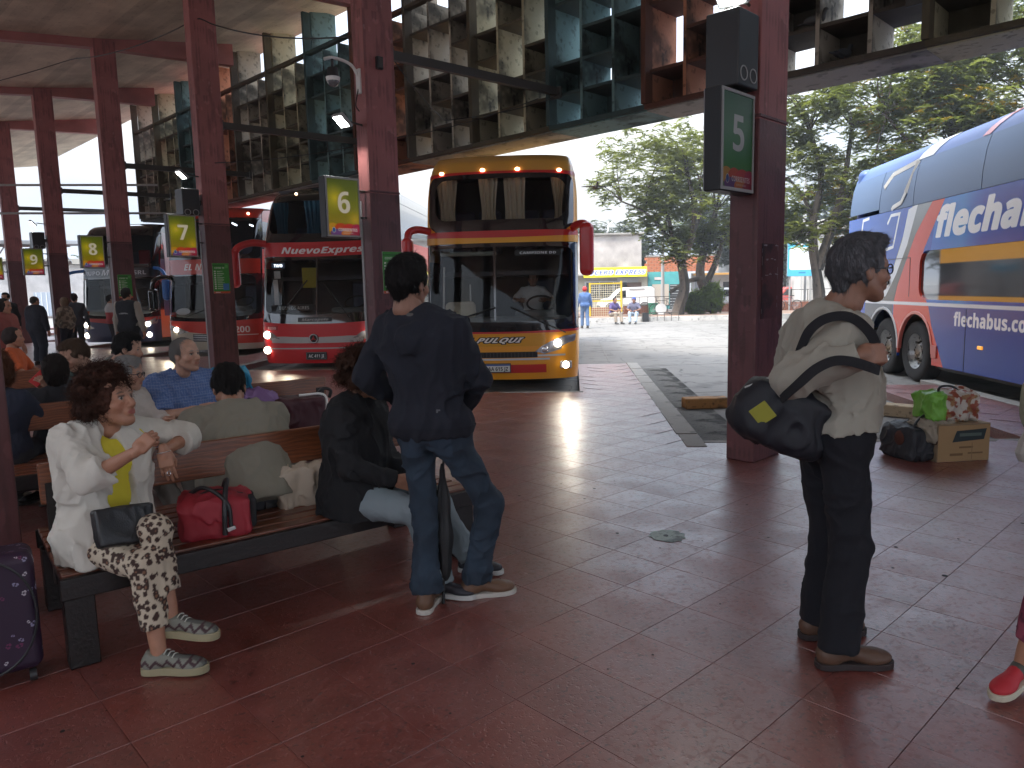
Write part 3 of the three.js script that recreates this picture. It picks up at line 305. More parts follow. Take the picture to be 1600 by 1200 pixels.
// ---- the red coach
{
  const t = busBase('red_coach', 'red and black double-deck coach with white lettering NuevoExpreso and blue curtains', -4.2, 15.95), B = busShell({ prof: [[0.2, -0.08], [0.5, 0], [1.05, -0.02], [2.45, -0.3], [2.75, -0.36], [3.6, -0.78], [3.78, -0.95], [3.92, -1.3], [4.0, -1.7], [4.02, -2]] }), S = B.S;
  const red = paint([0.62, 0.025, 0.03]), blk = BM.mask; t.scale.setScalar(1.035);
  busCommon(t, B, { body: red, roof: blk });
  add('roof_cap', B.band(3.7, 4.02, 0, -1.28, 1.28, 44, 8), blk, t);
  const o = B.rr(-1.272, 1.272, 2.74, 3.72, 0.12, 0.03), i = B.rr(-1.12, 1.12, 2.93, 3.62, 0.16, 0.03); add('upper_window_frame', B.ring(o, i), blk, t); add('upper_windscreen', B.disc(i, -0.004), BM.glassUp, t);
  const sag = (x) => 0.05 * (1 - (x / 1.28) ** 2);
  add('name_band', B.band((x) => 2.46 - sag(x), (x) => 2.745 - sag(x) * 0.6, 0.004), red, t);
  const tx = canvasTex(1024, 150, (c) => { c.fillStyle = '#cc2026'; c.fillRect(0, 0, 1024, 150); put(c, 'NuevoExpreso', 512, 78, 118, 'italic bold # sans-serif', '#f1eeee', { sx: 1.2, stroke: '#f1eeee', lw: 4 }); });
  add('coach_name', B.band((x) => 2.45 - sag(x) + 0.03, (x) => 2.7 - sag(x) * 0.8, 0.009, -0.82, 1.18, 24, 3), std([1, 1, 1], 0.3, { map: tx, clearcoat: 0.8 }), t);
  const o2 = B.rr(-1.275, 1.275, 1.08, 2.43, 0.06, 0.06), i2 = B.rr(-1.14, 1.14, 1.27, 2.34, 0.1, 0.06); add('lower_window_frame', B.ring(o2, i2), blk, t); add('lower_windscreen', B.disc(i2, -0.004, 10), BM.glass, t); add('centre_bar', B.band(1.2, 2.36, 0.008, 0.02, 0.05, 2, 8), blk, t);
  const lg = canvasTex(256, 48, (c) => { c.fillStyle = '#0b0b0d'; c.fillRect(0, 0, 256, 48); put(c, 'Marcopolo', 128, 25, 36, 'italic bold # sans-serif', '#bcbcbc', { sx: 1.1 }); }); add('maker_lettering', B.band(1.07, 1.16, 0.012, -0.36, 0.36, 10, 2), std([1, 1, 1], 0.4, { map: lg }), t);
  add('bumper', B.band(0.2, (x) => 1.08 - 0.06 * (1 - (x / 1.28) ** 2), 0.002, -1.28, 1.28, 48, 12), red, t);
  const silver = std([0.4, 0.38, 0.36], 0.45, { metalness: 0.4 });
  add('silver_band', B.band((x) => 0.645 - 0.02 * (1 - x * x / 1.6) , (x) => 0.8 - 0.05 * (1 - (x / 1.1) ** 2) - 0.1 * Math.max(0, Math.abs(x) - 0.7), 0.01, -0.98, 0.98, 30, 3), silver, t);
  add('silver_line', B.band((x) => 0.505, (x) => 0.53, 0.01, -1.0, 1.0, 24, 1), silver, t);
  const em = S(-0.03, 0.72, 0.022); const e = add('round_emblem', at(new THREE.CylinderGeometry(0.1, 0.1, 0.02, 28), ...em, Math.PI / 2), BM.dark, t); add('emblem_ring', at(new THREE.TorusGeometry(0.085, 0.012, 8, 28), em[0], em[1], em[2] + 0.012), M.alu, e); const st = []; for (let k = 0; k < 3; k++) st.push(at(new THREE.ConeGeometry(0.03, 0.1, 4), em[0] + Math.sin(k * TAU / 3) * 0.03, em[1] + Math.cos(k * TAU / 3) * 0.03, em[2] + 0.012, 0, 0, -k * TAU / 3)); add('emblem_star', st, paint([0.5, 0.03, 0.03]), e);
  for (const s of [-1, 1]) { const p = S(s * 1.08, 0.8, 0.015), h = add('headlight', B.disc([[0.78, 0.72], [1.0, 0.69], [1.22, 0.75], [1.25, 0.86], [1.12, 0.9], [0.95, 0.84]].map(([x, y]) => [x * s, y]), 0.012, 4), std([0.45, 0.42, 0.4], 0.15, { metalness: 0.6 }), t); add('lamp', at(new THREE.SphereGeometry(0.085, 16, 10), ...p, 0, 0, 0, [1, 0.9, 0.5]), headOn, h); const f = S(s * 1.1, 0.48, 0.01), fl = add('fog_lamp', at(new THREE.SphereGeometry(0.1, 16, 10), ...f, 0, 0, 0, [1.1, 0.9, 0.4]), std([0.4, 0.2, 0.15], 0.2), t); add('lamp', at(new THREE.SphereGeometry(0.075, 16, 10), f[0], f[1], f[2] + 0.025, 0, 0, 0, [1, 1, 0.5]), fogOn, fl); }
  const fn = canvasTex(128, 48, (c) => { c.fillStyle = '#a0181c'; c.fillRect(0, 0, 128, 48); put(c, '8200', 64, 25, 40, 'bold # sans-serif', '#d8b8b4'); }); add('fleet_number', B.band(0.9, 0.99, 0.008, -1.12, -0.82, 6, 2), std([1, 1, 1], 0.4, { map: fn }), t);
  plate(t, S, 0.0, 0.36, 0.42, 'AC 411 JI', false);
  const ds = canvasTex(512, 64, (c) => { c.fillStyle = '#121212'; c.fillRect(0, 0, 512, 64); put(c, 'BUENOS AIRES', 256, 34, 50, 'bold # sans-serif', '#c9c9c4'); }); { const p = S(-0.48, 1.36, -0.06), o3 = add('destination_board', rbox(0.98, 0.13, 0.02, 0.005, p[0], p[1], p[2] - 0.02), BM.dark, t); add('board_face', at(new THREE.PlaneGeometry(0.96, 0.12), p[0], p[1], p[2] - 0.007), std([1, 1, 1], 0.6, { map: ds }), o3); }
  const tw = canvasTex(128, 48, (c) => { c.fillStyle = '#10131c'; c.fillRect(0, 0, 128, 48); put(c, 'TWO', 64, 26, 40, 'bold # sans-serif', '#e8eefc'); }); { const p = S(-0.86, 2.25, -0.05), o3 = add('lit_route_board', rbox(0.3, 0.12, 0.02, 0.005, p[0], p[1], p[2] - 0.02), BM.dark, t); add('lamp_face', at(new THREE.PlaneGeometry(0.28, 0.105), p[0], p[1], p[2] - 0.007), std([0.1, 0.1, 0.1], 0.6, { map: tw, emissive: new THREE.Color(1, 1, 1), emissiveMap: tw, emissiveIntensity: 1.6 }), o3); }
  add('windscreen_papers', [box(0.14, 0.16, 0.004, -0.98, 2.06, -0.62), box(0.1, 0.6, 0.004, -1.02, 1.66, -0.6)], M.white, t); add('yellow_pennant', box(0.3, 0.42, 0.006, -0.2, 1.98, -0.42, 0.2), std([0.35, 0.3, 0.03], 0.9), t);
  const cm = std([0.04, 0.13, 0.2], 0.9); add('curtain', foldCurtain(-1.08, -0.74, 2.88, 3.6, -0.9, 0.3, 5), cm, t); add('curtain', foldCurtain(-0.34, 0.06, 2.88, 3.6, -0.7, 0.2, 6), cm, t); add('curtain', foldCurtain(0.46, 0.84, 2.88, 3.6, -0.76, 0.2, 8), cm, t);
  { const p = S(-0.55, 2.92, 0.02); void p; }
  wiper(t, [-0.75, 1.2], [-0.28, 1.78], S); wiper(t, [0.72, 1.15], [0.3, 1.72], S);
  mirrorArm(t, [[-1.2, 2.72, -0.62], [-1.42, 2.74, -0.45], [-1.66, 2.62, -0.25], [-1.74, 2.4, -0.2]], 0.075, [-1.74, 2.2, -0.2, 0.2, 0.8, 0.26], red);
  mirrorArm(t, [[1.2, 2.72, -0.62], [1.42, 2.74, -0.45], [1.66, 2.62, -0.25], [1.74, 2.4, -0.2]], 0.075, [1.74, 2.2, -0.2, 0.2, 0.8, 0.26], red);
  for (const x of [-0.6, 0.2]) { const p = S(x, 3.79, 0.015); add('marker_lamp', at(new THREE.SphereGeometry(0.03, 10, 8), ...p), markOn, t); }
  const sp = new THREE.SpotLight(new THREE.Color(1, 0.85, 0.62), 1.2, 0, 0.5, 0.8, 2); sp.position.set(-4.8, 0.72, -15.9); sp.target.position.set(-4.2, -0.3, -11); sp.castShadow = true; scene.add(sp, sp.target);
}
// ---- the white and red coach behind the column with sign 7
{
  const t = busBase('white_and_red_coach', 'coach with red band, cream bumper and number 8200 behind the column with sign 7', -8.4, 20.7), B = busShell({}), S = B.S;
  t.scale.setScalar(1.05); const red = paint([0.6, 0.05, 0.03]), cream = paint([0.55, 0.5, 0.4]);
  busCommon(t, B, { body: red, roof: red });
  add('roof_cap', B.band(3.68, 4.02, 0, -1.28, 1.28, 44, 8), red, t);
  const o = B.rr(-1.272, 1.272, 2.58, 3.7, 0.1), i = B.rr(-1.16, 1.14, 2.7, 3.6, 0.16); add('upper_window_frame', B.ring(o, i), BM.mask, t); add('upper_windscreen', B.disc(i, -0.004), BM.glassUp, t); add('upper_pillar', B.band(2.7, 3.6, 0.006, 0.52, 0.58, 2, 6), BM.mask, t);
  const tx = canvasTex(1024, 130, (c) => { c.fillStyle = '#c43c2a'; c.fillRect(0, 0, 1024, 130); put(c, 'EL NORTE BIS', 540, 66, 76, 'italic bold # sans-serif', '#efe6e0', { sx: 1.25 }); }); add('name_band', B.band((x) => 2.2, (x) => 2.59, 0.004, -1.27, 1.27, 36, 4), std([1, 1, 1], 0.3, { map: tx, clearcoat: 0.8 }), t);
  const o2 = B.rr(-1.275, 1.275, 0.98, 2.21, 0.06, 0.05), i2 = B.rr(-1.2, 1.2, 1.12, 2.14, 0.12, 0.08); add('lower_window_frame', B.ring(o2, i2), BM.mask, t); add('lower_windscreen', B.disc(i2, -0.004, 10), BM.glass, t); add('centre_bar', B.band(1.05, 2.15, 0.008, 0.0, 0.03, 2, 8), BM.mask, t);
  add('red_apron', B.band((x) => 0.72 - 0.1 * (1 - Math.abs(x)), (x) => 1.0 - 0.05 * (1 - x * x / 1.6), 0.004), red, t); add('cream_bumper', B.band(0.2, (x) => 0.725 - 0.1 * (1 - Math.abs(x)), 0.003, -1.2799, 0.35, 30, 8), cream, t); add('red_bumper', B.band(0.36, (x) => 0.725 - 0.1 * (1 - Math.abs(x)), 0.003, 0.35, 1.2799, 24, 8), red, t); add('cream_skirt', B.band(0.2, 0.36, 0.003, 0.35, 1.2799, 24, 3), cream, t);
  const gr = add('grille', B.band(0.42, 0.62, 0.008, -0.45, 0.45, 16, 2), BM.dark, t); const sl = []; for (let k = 0; k < 4; k++) sl.push(B.band(0.44 + k * 0.045, 0.455 + k * 0.045, 0.016, -0.44, 0.44, 12, 1)); add('grille_slats', sl, M.alu, gr);
  for (const s of [-1]) { const h = add('headlight', B.disc([[0.55, 0.68], [0.9, 0.62], [1.2, 0.74], [1.25, 0.9], [1.0, 0.84], [0.75, 0.76]].map(([x, y]) => [x * s, y]), 0.012, 4), std([0.5, 0.48, 0.45], 0.15, { metalness: 0.6 }), t); const p = S(s * 0.94, 0.745, 0.01); add('lamp', at(new THREE.SphereGeometry(0.075, 14, 10), ...p, 0, 0, 0, [1, 0.9, 0.5]), s < 0 ? headOn : M.alu, h); const f = S(s * 1.08, 0.36, 0.01); add('fog_lamp', at(new THREE.SphereGeometry(0.06, 12, 8), ...f, 0, 0, 0, [1.2, 0.8, 0.5]), std([0.7, 0.7, 0.7], 0.15, { metalness: 0.5 }), t); }
  const fn = canvasTex(256, 96, (c) => { c.fillStyle = '#c43c2a'; c.fillRect(0, 0, 256, 96); put(c, '8200', 128, 42, 72, 'bold # sans-serif', '#e0d4ca'); c.fillStyle = '#d8ccc0'; c.fillRect(0, 84, 256, 7); }); add('fleet_number', B.band(0.56, 0.86, 0.018, 0.42, 1.22, 12, 2), std([1, 1, 1], 0.4, { map: fn }), t);
  add('strip_lamp', [bar([0.2, 3.62, -1.4], [0.5, 3.52, -1.0], 0.02)], std([1, 1, 1], 0.5, { emissive: new THREE.Color(0.85, 0.93, 1), emissiveIntensity: 2.5 }), t); add('strip_lamp', [bar([0.7, 3.56, -1.4], [1.02, 3.46, -1.1], 0.02)], std([1, 1, 1], 0.5, { emissive: new THREE.Color(0.85, 0.93, 1), emissiveIntensity: 2.5 }), t);
  for (const x of [-0.7, 0.35, 0.98]) { const p = S(x, 3.79, 0.01); add('marker_lamp', at(new THREE.SphereGeometry(0.035, 10, 8), ...p), markOn, t); }
  add('dash_card', at(new THREE.CircleGeometry(0.15, 20), -0.85, 1.22, -0.35, -0.5, 0, 0, [1.3, 0.7, 1]), M.white, t);
  wiper(t, [-0.6, 1.08], [0.05, 1.3], S);
  mirrorArm(t, [[-1.18, 2.12, -0.5], [-1.36, 2.15, -0.35], [-1.52, 2.05, -0.2], [-1.58, 1.8, -0.2]], 0.06, [-1.58, 1.55, -0.2, 0.2, 0.62, 0.24], BM.mask);
  const sp = new THREE.SpotLight(new THREE.Color(1, 0.85, 0.62), 1.2, 0, 0.5, 0.8, 2); sp.position.set(-9.3, 0.72, -20.1); sp.target.position.set(-8.5, -0.3, -15); sp.castShadow = true; scene.add(sp, sp.target);
}
// ---- the dark coach with blue mirrors
{
  const t = busBase('dark_blue_coach', 'dark double-deck coach with blue mirror arms and orange number panel 2022', -13.45, 25.3), B = busShell({}), S = B.S;
  t.scale.setScalar(1.06); const red = paint([0.38, 0.03, 0.02]), navy = paint([0.03, 0.035, 0.08]), blue = paint([0.03, 0.17, 0.55]), orange = paint([0.68, 0.13, 0.04]), silver = std([0.5, 0.5, 0.5], 0.35, { metalness: 0.4 });
  busCommon(t, B, { body: navy, roof: BM.mask, sideLow: orange });
  add('roof_cap', B.band(3.68, 4.02, 0, -1.28, 1.28, 44, 8), BM.mask, t);
  const o = B.rr(-1.272, 1.272, 2.56, 3.7, 0.1), i = B.rr(-1.16, 1.16, 2.68, 3.6, 0.14); add('upper_window_frame', B.ring(o, i), BM.mask, t); add('upper_windscreen', B.disc(i, -0.004), BM.glassUp, t);
  const tx = canvasTex(1024, 150, (c) => { c.fillStyle = '#15181f'; c.fillRect(0, 0, 1024, 150); put(c, 'GRUPO', 170, 78, 84, 'bold # sans-serif', '#a9abb0', { sx: 1.1 }); put(c, 'M', 390, 72, 120, 'italic bold # sans-serif', '#b9bbc0'); put(c, 'SRL', 850, 78, 84, 'bold # sans-serif', '#a9abb0', { sx: 1.1 }); }); add('name_band', B.band(2.26, 2.57, 0.004, -1.26, 1.26, 30, 4), std([1, 1, 1], 0.3, { map: tx, clearcoat: 0.8 }), t);
  const o2 = B.rr(-1.275, 1.275, 0.98, 2.27, 0.06, 0.06), i2 = B.rr(-1.22, 1.22, 1.12, 2.2, 0.12, 0.08); add('lower_window_frame', B.ring(o2, i2), BM.mask, t); add('lower_windscreen', B.disc(i2, -0.004, 10), BM.glass, t); add('centre_bar', B.band(1.05, 2.2, 0.008, 0.0, 0.03, 2, 8), BM.mask, t);
  add('red_apron', B.band((x) => 0.78 + 0.1 * Math.abs(x), (x) => 1.0 - 0.05 * (1 - x * x / 1.6), 0.004), red, t); add('bumper', B.band(0.2, (x) => 0.785 + 0.1 * Math.abs(x), 0.003, -1.28, 1.28, 40, 8), navy, t);
  for (const s of [-1, 1]) { const h = add('headlight', B.disc([[0.7, 0.66], [1.0, 0.6], [1.24, 0.78], [1.27, 1.0], [1.1, 0.86], [0.9, 0.74]].map(([x, y]) => [x * s, y]), 0.012, 4), std([0.55, 0.53, 0.5], 0.15, { metalness: 0.6 }), t); const p = S(s * 1.03, 0.76, 0.01); add('lamp', at(new THREE.SphereGeometry(0.085, 14, 10), ...p, 0, 0, 0, [1, 0.9, 0.5]), headOn, h); const f = S(s * 1.05, 0.42, 0.01); add('fog_lamp', at(new THREE.SphereGeometry(0.085, 14, 10), ...f, 0, 0, 0, [1, 1, 0.5]), fogOn, t); }
  const s2 = canvasTex(256, 96, (c) => { c.fillStyle = '#b84420'; c.fillRect(0, 0, 256, 96); put(c, '2022', 128, 50, 74, 'bold # sans-serif', '#d8c8bc'); }); add('fleet_number', B.side(1, 0.5, 0.8, -1.0, -2.1, 0.006), std([1, 1, 1], 0.4, { map: s2 }), t);
  add('door_panel', B.side(1, 1.0, 2.0, -0.75, -1.6, 0.006), navy, t); add('silver_post', B.side(1, 2.0, 3.7, -1.0, -1.5, 0.01), silver, t);
  const inRed = std([0.3, 0.02, 0.03], 0.9); add('red_seat_cover', [rbox(0.4, 0.5, 0.1, 0.05, 0.2, 2.95, -1.7), rbox(0.4, 0.5, 0.1, 0.05, 0.75, 2.95, -1.7), rbox(0.4, 0.5, 0.1, 0.05, -0.55, 2.95, -1.7)], inRed, t);
  mirrorArm(t, [[-1.18, 2.5, -0.5], [-1.5, 2.45, -0.3], [-1.8, 2.28, -0.15], [-1.9, 2.0, -0.1]], 0.05, [-1.92, 1.8, -0.1, 0.24, 0.66, 0.26], blue);
  mirrorArm(t, [[1.18, 2.55, -0.5], [1.5, 2.5, -0.3], [1.72, 2.32, -0.15], [1.78, 2.05, -0.1]], 0.05, [1.78, 1.85, -0.1, 0.24, 0.7, 0.26], blue);
  const sp = new THREE.SpotLight(new THREE.Color(1, 0.85, 0.62), 1.2, 0, 0.5, 0.8, 2); sp.position.set(-13.0, 0.72, -24.6); sp.target.position.set(-12, -0.3, -19); sp.castShadow = true; scene.add(sp, sp.target);
}
// ---- a pale red coach seen far off between the yellow coach and the column
{
  const t = thing('distant_red_coach', 'pale red coach far behind the left mirror of the yellow coach', 'bus', [-5.3, YARD, -32], 0.5), B = busShell({ len: 11 }), red = paint([0.55, 0.1, 0.1]), g = paint([0.5, 0.58, 0.66]);
  busCommon(t, B, { body: red, roof: red }); add('roof_cap', B.band(3.68, 4.02), red, t); add('front_glass', B.band(2.6, 3.7, 0.002), g, t); add('front', B.band(0.2, 2.62, 0.001), red, t);
}
// ---------------------------------------------------------------- the blue coach on the right, its long side towards us
{
  const t = thing('blue_coach', 'large blue coach with red swoosh, white flechabus lettering and twin rear axles', 'bus', [7.06, YARD, -15.65], -0.0846);   // local +z runs to its nose, the side is x = 0
  const len = 12, top = 4.02, px = 160, W = 2048, H = 640;      // livery: s metres from the rear, y metres up
  const X = (s) => s * W / len, Y = (y) => H - y * px;
  const mark = canvasTex(W, H, (c) => {
    const poly = (col, p) => { c.fillStyle = col; c.beginPath(); p.forEach(([s, y], i) => i ? c.lineTo(X(s), Y(y)) : c.moveTo(X(s), Y(y))); c.closePath(); c.fill(); };
    const line = (col, w, p) => { c.strokeStyle = col; c.lineWidth = w; c.lineJoin = 'miter'; c.beginPath(); p.forEach(([s, y], i) => i ? c.lineTo(X(s), Y(y)) : c.moveTo(X(s), Y(y))); c.stroke(); };
    c.fillStyle = '#1c4cae'; c.fillRect(0, 0, W, H);
    const g = c.createLinearGradient(X(3.5), 0, X(6.5), 0); g.addColorStop(0, '#2a68c4'); g.addColorStop(0.35, '#1f82cc'); g.addColorStop(0.55, '#164aae'); g.addColorStop(1, '#1746a6'); poly(g, [[3.4, 1.3], [12, 1.3], [12, 2.96], [3.8, 2.96]]);
    poly('#28469c', [[3.3, 0.3], [12, 0.3], [12, 1.28], [3.3, 1.28]]); poly('#2858b0', [[0, 2.0], [1.6, 2.0], [2.6, 2.96], [0, 2.96]]);
    const gy = c.createLinearGradient(0, Y(2.9), 0, Y(1.3)); gy.addColorStop(0, '#8d949a'); gy.addColorStop(0.5, '#5c5a52'); gy.addColorStop(1, '#57534c'); poly(gy, [[2.9, 2.96], [3.75, 2.96], [2.5, 1.3], [1.0, 1.3], [1.9, 1.45]]);
    poly('#d9dde2', [[2.75, 2.9], [3.1, 2.96], [2.75, 2.3], [2.35, 1.8], [1.95, 1.42], [1.75, 1.38], [2.25, 1.95], [2.55, 2.4]]);
    poly('#d0402e', [[3.62, 2.96], [4.02, 2.96], [3.38, 2.2], [3.3, 2.02], [3.3, 1.6], [3.55, 1.35], [3.62, 1.28], [3.75, 0.98], [4.22, 0.3], [3.2, 0.3], [2.6, 0.3], [2.3, 0.9], [2.3, 1.3], [2.42, 1.6], [3.05, 2.46]]);
    poly('#4d5a68', [[1.0, 1.28], [2.28, 1.28], [2.28, 0.85], [1.0, 0.85]]);
    line('#e6eaee', 9, [[1.05, 2.9], [0.75, 2.88], [0.66, 2.5]]); line('#e6eaee', 9, [[1.9, 2.72], [2.05, 2.86], [2.4, 2.86], [2.18, 2.3], [1.86, 2.26]]);
    c.fillStyle = '#dfe4ea'; c.fillRect(X(1.0), Y(1.335), W, 9);
    put(c, 'flechabus', X(3.7), Y(2.58), 94, 'italic bold # sans-serif', '#f4f6f8', { align: 'left', sx: 1.38, stroke: '#f4f6f8', lw: 7 });
    put(c, 'flechabus.com', X(4.45), Y(1.1), 42, 'bold # sans-serif', '#eef1f5', { align: 'left', sx: 1.22, stroke: '#eef1f5', lw: 1.5 });
  });
  const skinM = std([1, 1, 1], 0.25, { map: mark, clearcoat: 0.3, clearcoatRoughness: 0.1 }), blue = paint([0.06, 0.14, 0.42]), pale = std([0.07, 0.13, 0.34], 0.45);
  // side skin with wheel arches and the lower window cut out
  const arch = (s, r) => { const p = []; for (let i = 0; i <= 14; i++) { const a = Math.PI - i / 14 * Math.PI; p.push([s + Math.cos(a) * r, 0.52 + Math.sin(a) * r * 1.02]); } return p; };
  const out = [[0, 0.42], [1.16, 0.36], ...arch(1.86, 0.66).map(([a, b]) => [a, Math.max(b, 0.4)]), [2.52, 0.38], ...arch(3.06 + 0.12, 0.62).map(([a, b]) => [a, Math.max(b, 0.38)]), [3.82, 0.34], [12, 0.34], [12, 2.94], [0, 2.94]];
  const win = []; const rr = (x0, x1, y0, y1, r) => { const o = []; for (const [cx, cy, q] of [[x1 - r, y1 - r, 0], [x0 + r, y1 - r, 1], [x0 + r, y0 + r, 2], [x1 - r, y0 + r, 3]]) for (let i = 0; i <= 6; i++) { const a = (q + i / 6) * Math.PI / 2; o.push([cx + r * Math.cos(a), cy + r * Math.sin(a)]); } return o; }; void win;
  const wOut = rr(3.25, 11.6, 1.38, 2.17, 0.22);
  let g = ext(out, 0.04, 0, [wOut]); { const p = g.attributes.position, uv = g.attributes.uv; for (let i = 0; i < p.count; i++) uv.setXY(i, p.getX(i) / len, p.getY(i) * px / H); } at(g, 0, 0, 0, 0, -Math.PI / 2); g.translate(0.04, 0, 0); add('side_panel', g, skinM, t);
  const mirror = std([0.05, 0.055, 0.06], 0.03, { clearcoat: 1, clearcoatRoughness: 0.0 }); mirror.metalness = 0; mirror.specularIntensity = 1;
  const refl = std([0.3, 0.3, 0.31], 0.03, { metalness: 0.9 });
  add('lower_window', at(ext(wOut.map(([a, b]) => [lerp(7.4, a, 0.998), b]), 0.012), 0.05, 0, 0, 0, -Math.PI / 2), refl, t); void mirror;
  // upper glazing: flush tinted panes up to the roof bow
  const up = []; const seams = [0.0, 1.47, 2.88, 5.0, 7.1, 9.2, 12]; const paneM = std([0.07, 0.135, 0.27], 0.3); const ring = [[0.012, 2.95], [0.02, 3.2], [0.06, 3.5], [0.12, 3.7]];
  for (let k = 0; k < seams.length - 1; k++) { const a = seams[k] + 0.008, b = seams[k + 1] - 0.008, pos = [], idx = []; ring.forEach(([x, y], j) => { for (let i = 0; i <= 6; i++) { const s = lerp(a, b, i / 6); let yy = y; if (k === 0) yy = y === 2.95 ? 3.02 : y; pos.push(x, yy, s); } void j; }); for (let j = 0; j < 3; j++) for (let i = 0; i < 6; i++) { const p = j * 7 + i; idx.push(p, p + 7, p + 1, p + 1, p + 7, p + 8); } const q = new THREE.BufferGeometry(); q.setAttribute('position', new THREE.Float32BufferAttribute(pos, 3)); q.setIndex(idx); q.computeVertexNormals(); add('window_pane', q, paneM, t); }
  void up;
  // the white figure across the upper glass
  { const band = [[1.62, 3.4], [1.9, 3.6], [2.82, 3.69], [2.58, 3.2], [2.42, 3.05], [2.1, 3.0], [2.04, 2.96]]; const pts = band.map(([s, y]) => [y > 3.5 ? 0.06 + (y - 3.5) * 0.3 - 0.012 : 0.02 + Math.max(0, y - 3.2) * 0.13 - 0.012, y, s]); const l = []; for (let i = 0; i < pts.length - 1; i++) l.push(bbar(pts[i], pts[i + 1], 0.01, 0.075)); add('white_stripe', l, M.white, t); }
  // roof bow with its white and red bands
  const bowY = [[0.12, 3.7], [0.17, 3.8], [0.26, 3.9], [0.42, 3.99], [0.7, 4.03], [1.28, 4.05], [1.86, 4.03], [2.2, 3.97], [2.42, 3.8], [2.52, 3.4], [2.56, 0.36]];
  const bow = (s0, s1, m, k0 = 0, k1 = 10, off = 0) => { const pos = [], idx = [], n = k1 - k0 + 1; for (let i = 0; i <= 1; i++) for (let k = k0; k <= k1; k++) { const sh = i ? s1 : s0, sl = typeof sh === 'function' ? sh(bowY[k][1]) : sh; pos.push(bowY[k][0] - off, bowY[k][1] + off, sl); } for (let k = 0; k < n - 1; k++) idx.push(k, k + n, k + 1, k + 1, k + n, k + n + 1); const q = new THREE.BufferGeometry(); q.setAttribute('position', new THREE.Float32BufferAttribute(pos, 3)); q.setIndex(idx); q.computeVertexNormals(); return q; };
  add('roof', bow(0, 12), pale, t); add('white_roof_band', bow((y) => 2.75 + (y - 3.7) * 0.9, (y) => 3.3 + (y - 3.7) * 1.0, 0, 0, 4, 0.006), M.white, t); add('red_roof_band', bow((y) => 4.75 + (y - 3.7) * 1.2, (y) => 4.95 + (y - 3.7) * 1.4, 0, 0, 4, 0.006), paint([0.55, 0.06, 0.05]), t);
  add('rear_end', at(new RoundedBoxGeometry(2.42, 3.56, 0.3, 4, 0.14), 1.32, 2.16, 0.14), pale, t); add('nose', at(new RoundedBoxGeometry(2.5, 3.62, 0.3, 4, 0.12), 1.3, 2.2, 11.95), blue, t);
  add('underbody', [box(2.3, 0.5, 11.6, 1.35, 0.5, 6), box(0.05, 1.2, 3.4, 0.5, 0.9, 2.4)], BM.dark, t);
  add('skirt_flap', [rbox(0.03, 0.2, 0.16, 0.004, -0.004, 0.56, 3.9)], paint([0.5, 0.08, 0.06]), t);
  const seamL = []; for (const s of [4.8, 6.9, 9]) seamL.push(box(0.006, 0.92, 0.012, 0.0, 0.8, s)); for (const s of [2.9]) seamL.push(box(0.006, 0.66, 0.012, 0, 1.75, s)); seamL.push(box(0.006, 0.01, 1.6, 0, 2.08, 2.1)); add('panel_gap', seamL, BM.dark, t);
  add('side_marker', rbox(0.03, 0.05, 0.12, 0.01, -0.008, 0.73, 5.24), lampOn([0.8, 0.35, 0.05], 0.4), t);
  add('tap', [at(new THREE.CylinderGeometry(0.045, 0.045, 0.03, 16), -0.01, 1.68, 2.05, 0, 0, Math.PI / 2), at(new THREE.TorusGeometry(0.05, 0.01, 6, 18), -0.02, 1.68, 2.05, 0, Math.PI / 2)], M.black, t);
  for (const [s, r] of [[1.86, 0.66], [3.18, 0.62]]) { const p = arch(s, r + 0.03), q = arch(s, r - 0.01).reverse(); add('arch_trim', at(ext([...p, ...q], 0.05, 0.006), 0.045, 0, 0, 0, -Math.PI / 2), r > 0.65 ? std([0.5, 0.52, 0.54], 0.4) : paint([0.6, 0.14, 0.11]), t); }
  wheel(t, 0.2, 0.5, 1.86, -1); wheel(t, 0.2, 0.5, 3.06, -1); wheel(t, 2.3, 0.5, 1.86, 1); wheel(t, 2.3, 0.5, 3.06, 1); wheel(t, 0.2, 0.5, 9.4, -1); wheel(t, 2.3, 0.5, 9.4, 1);
}
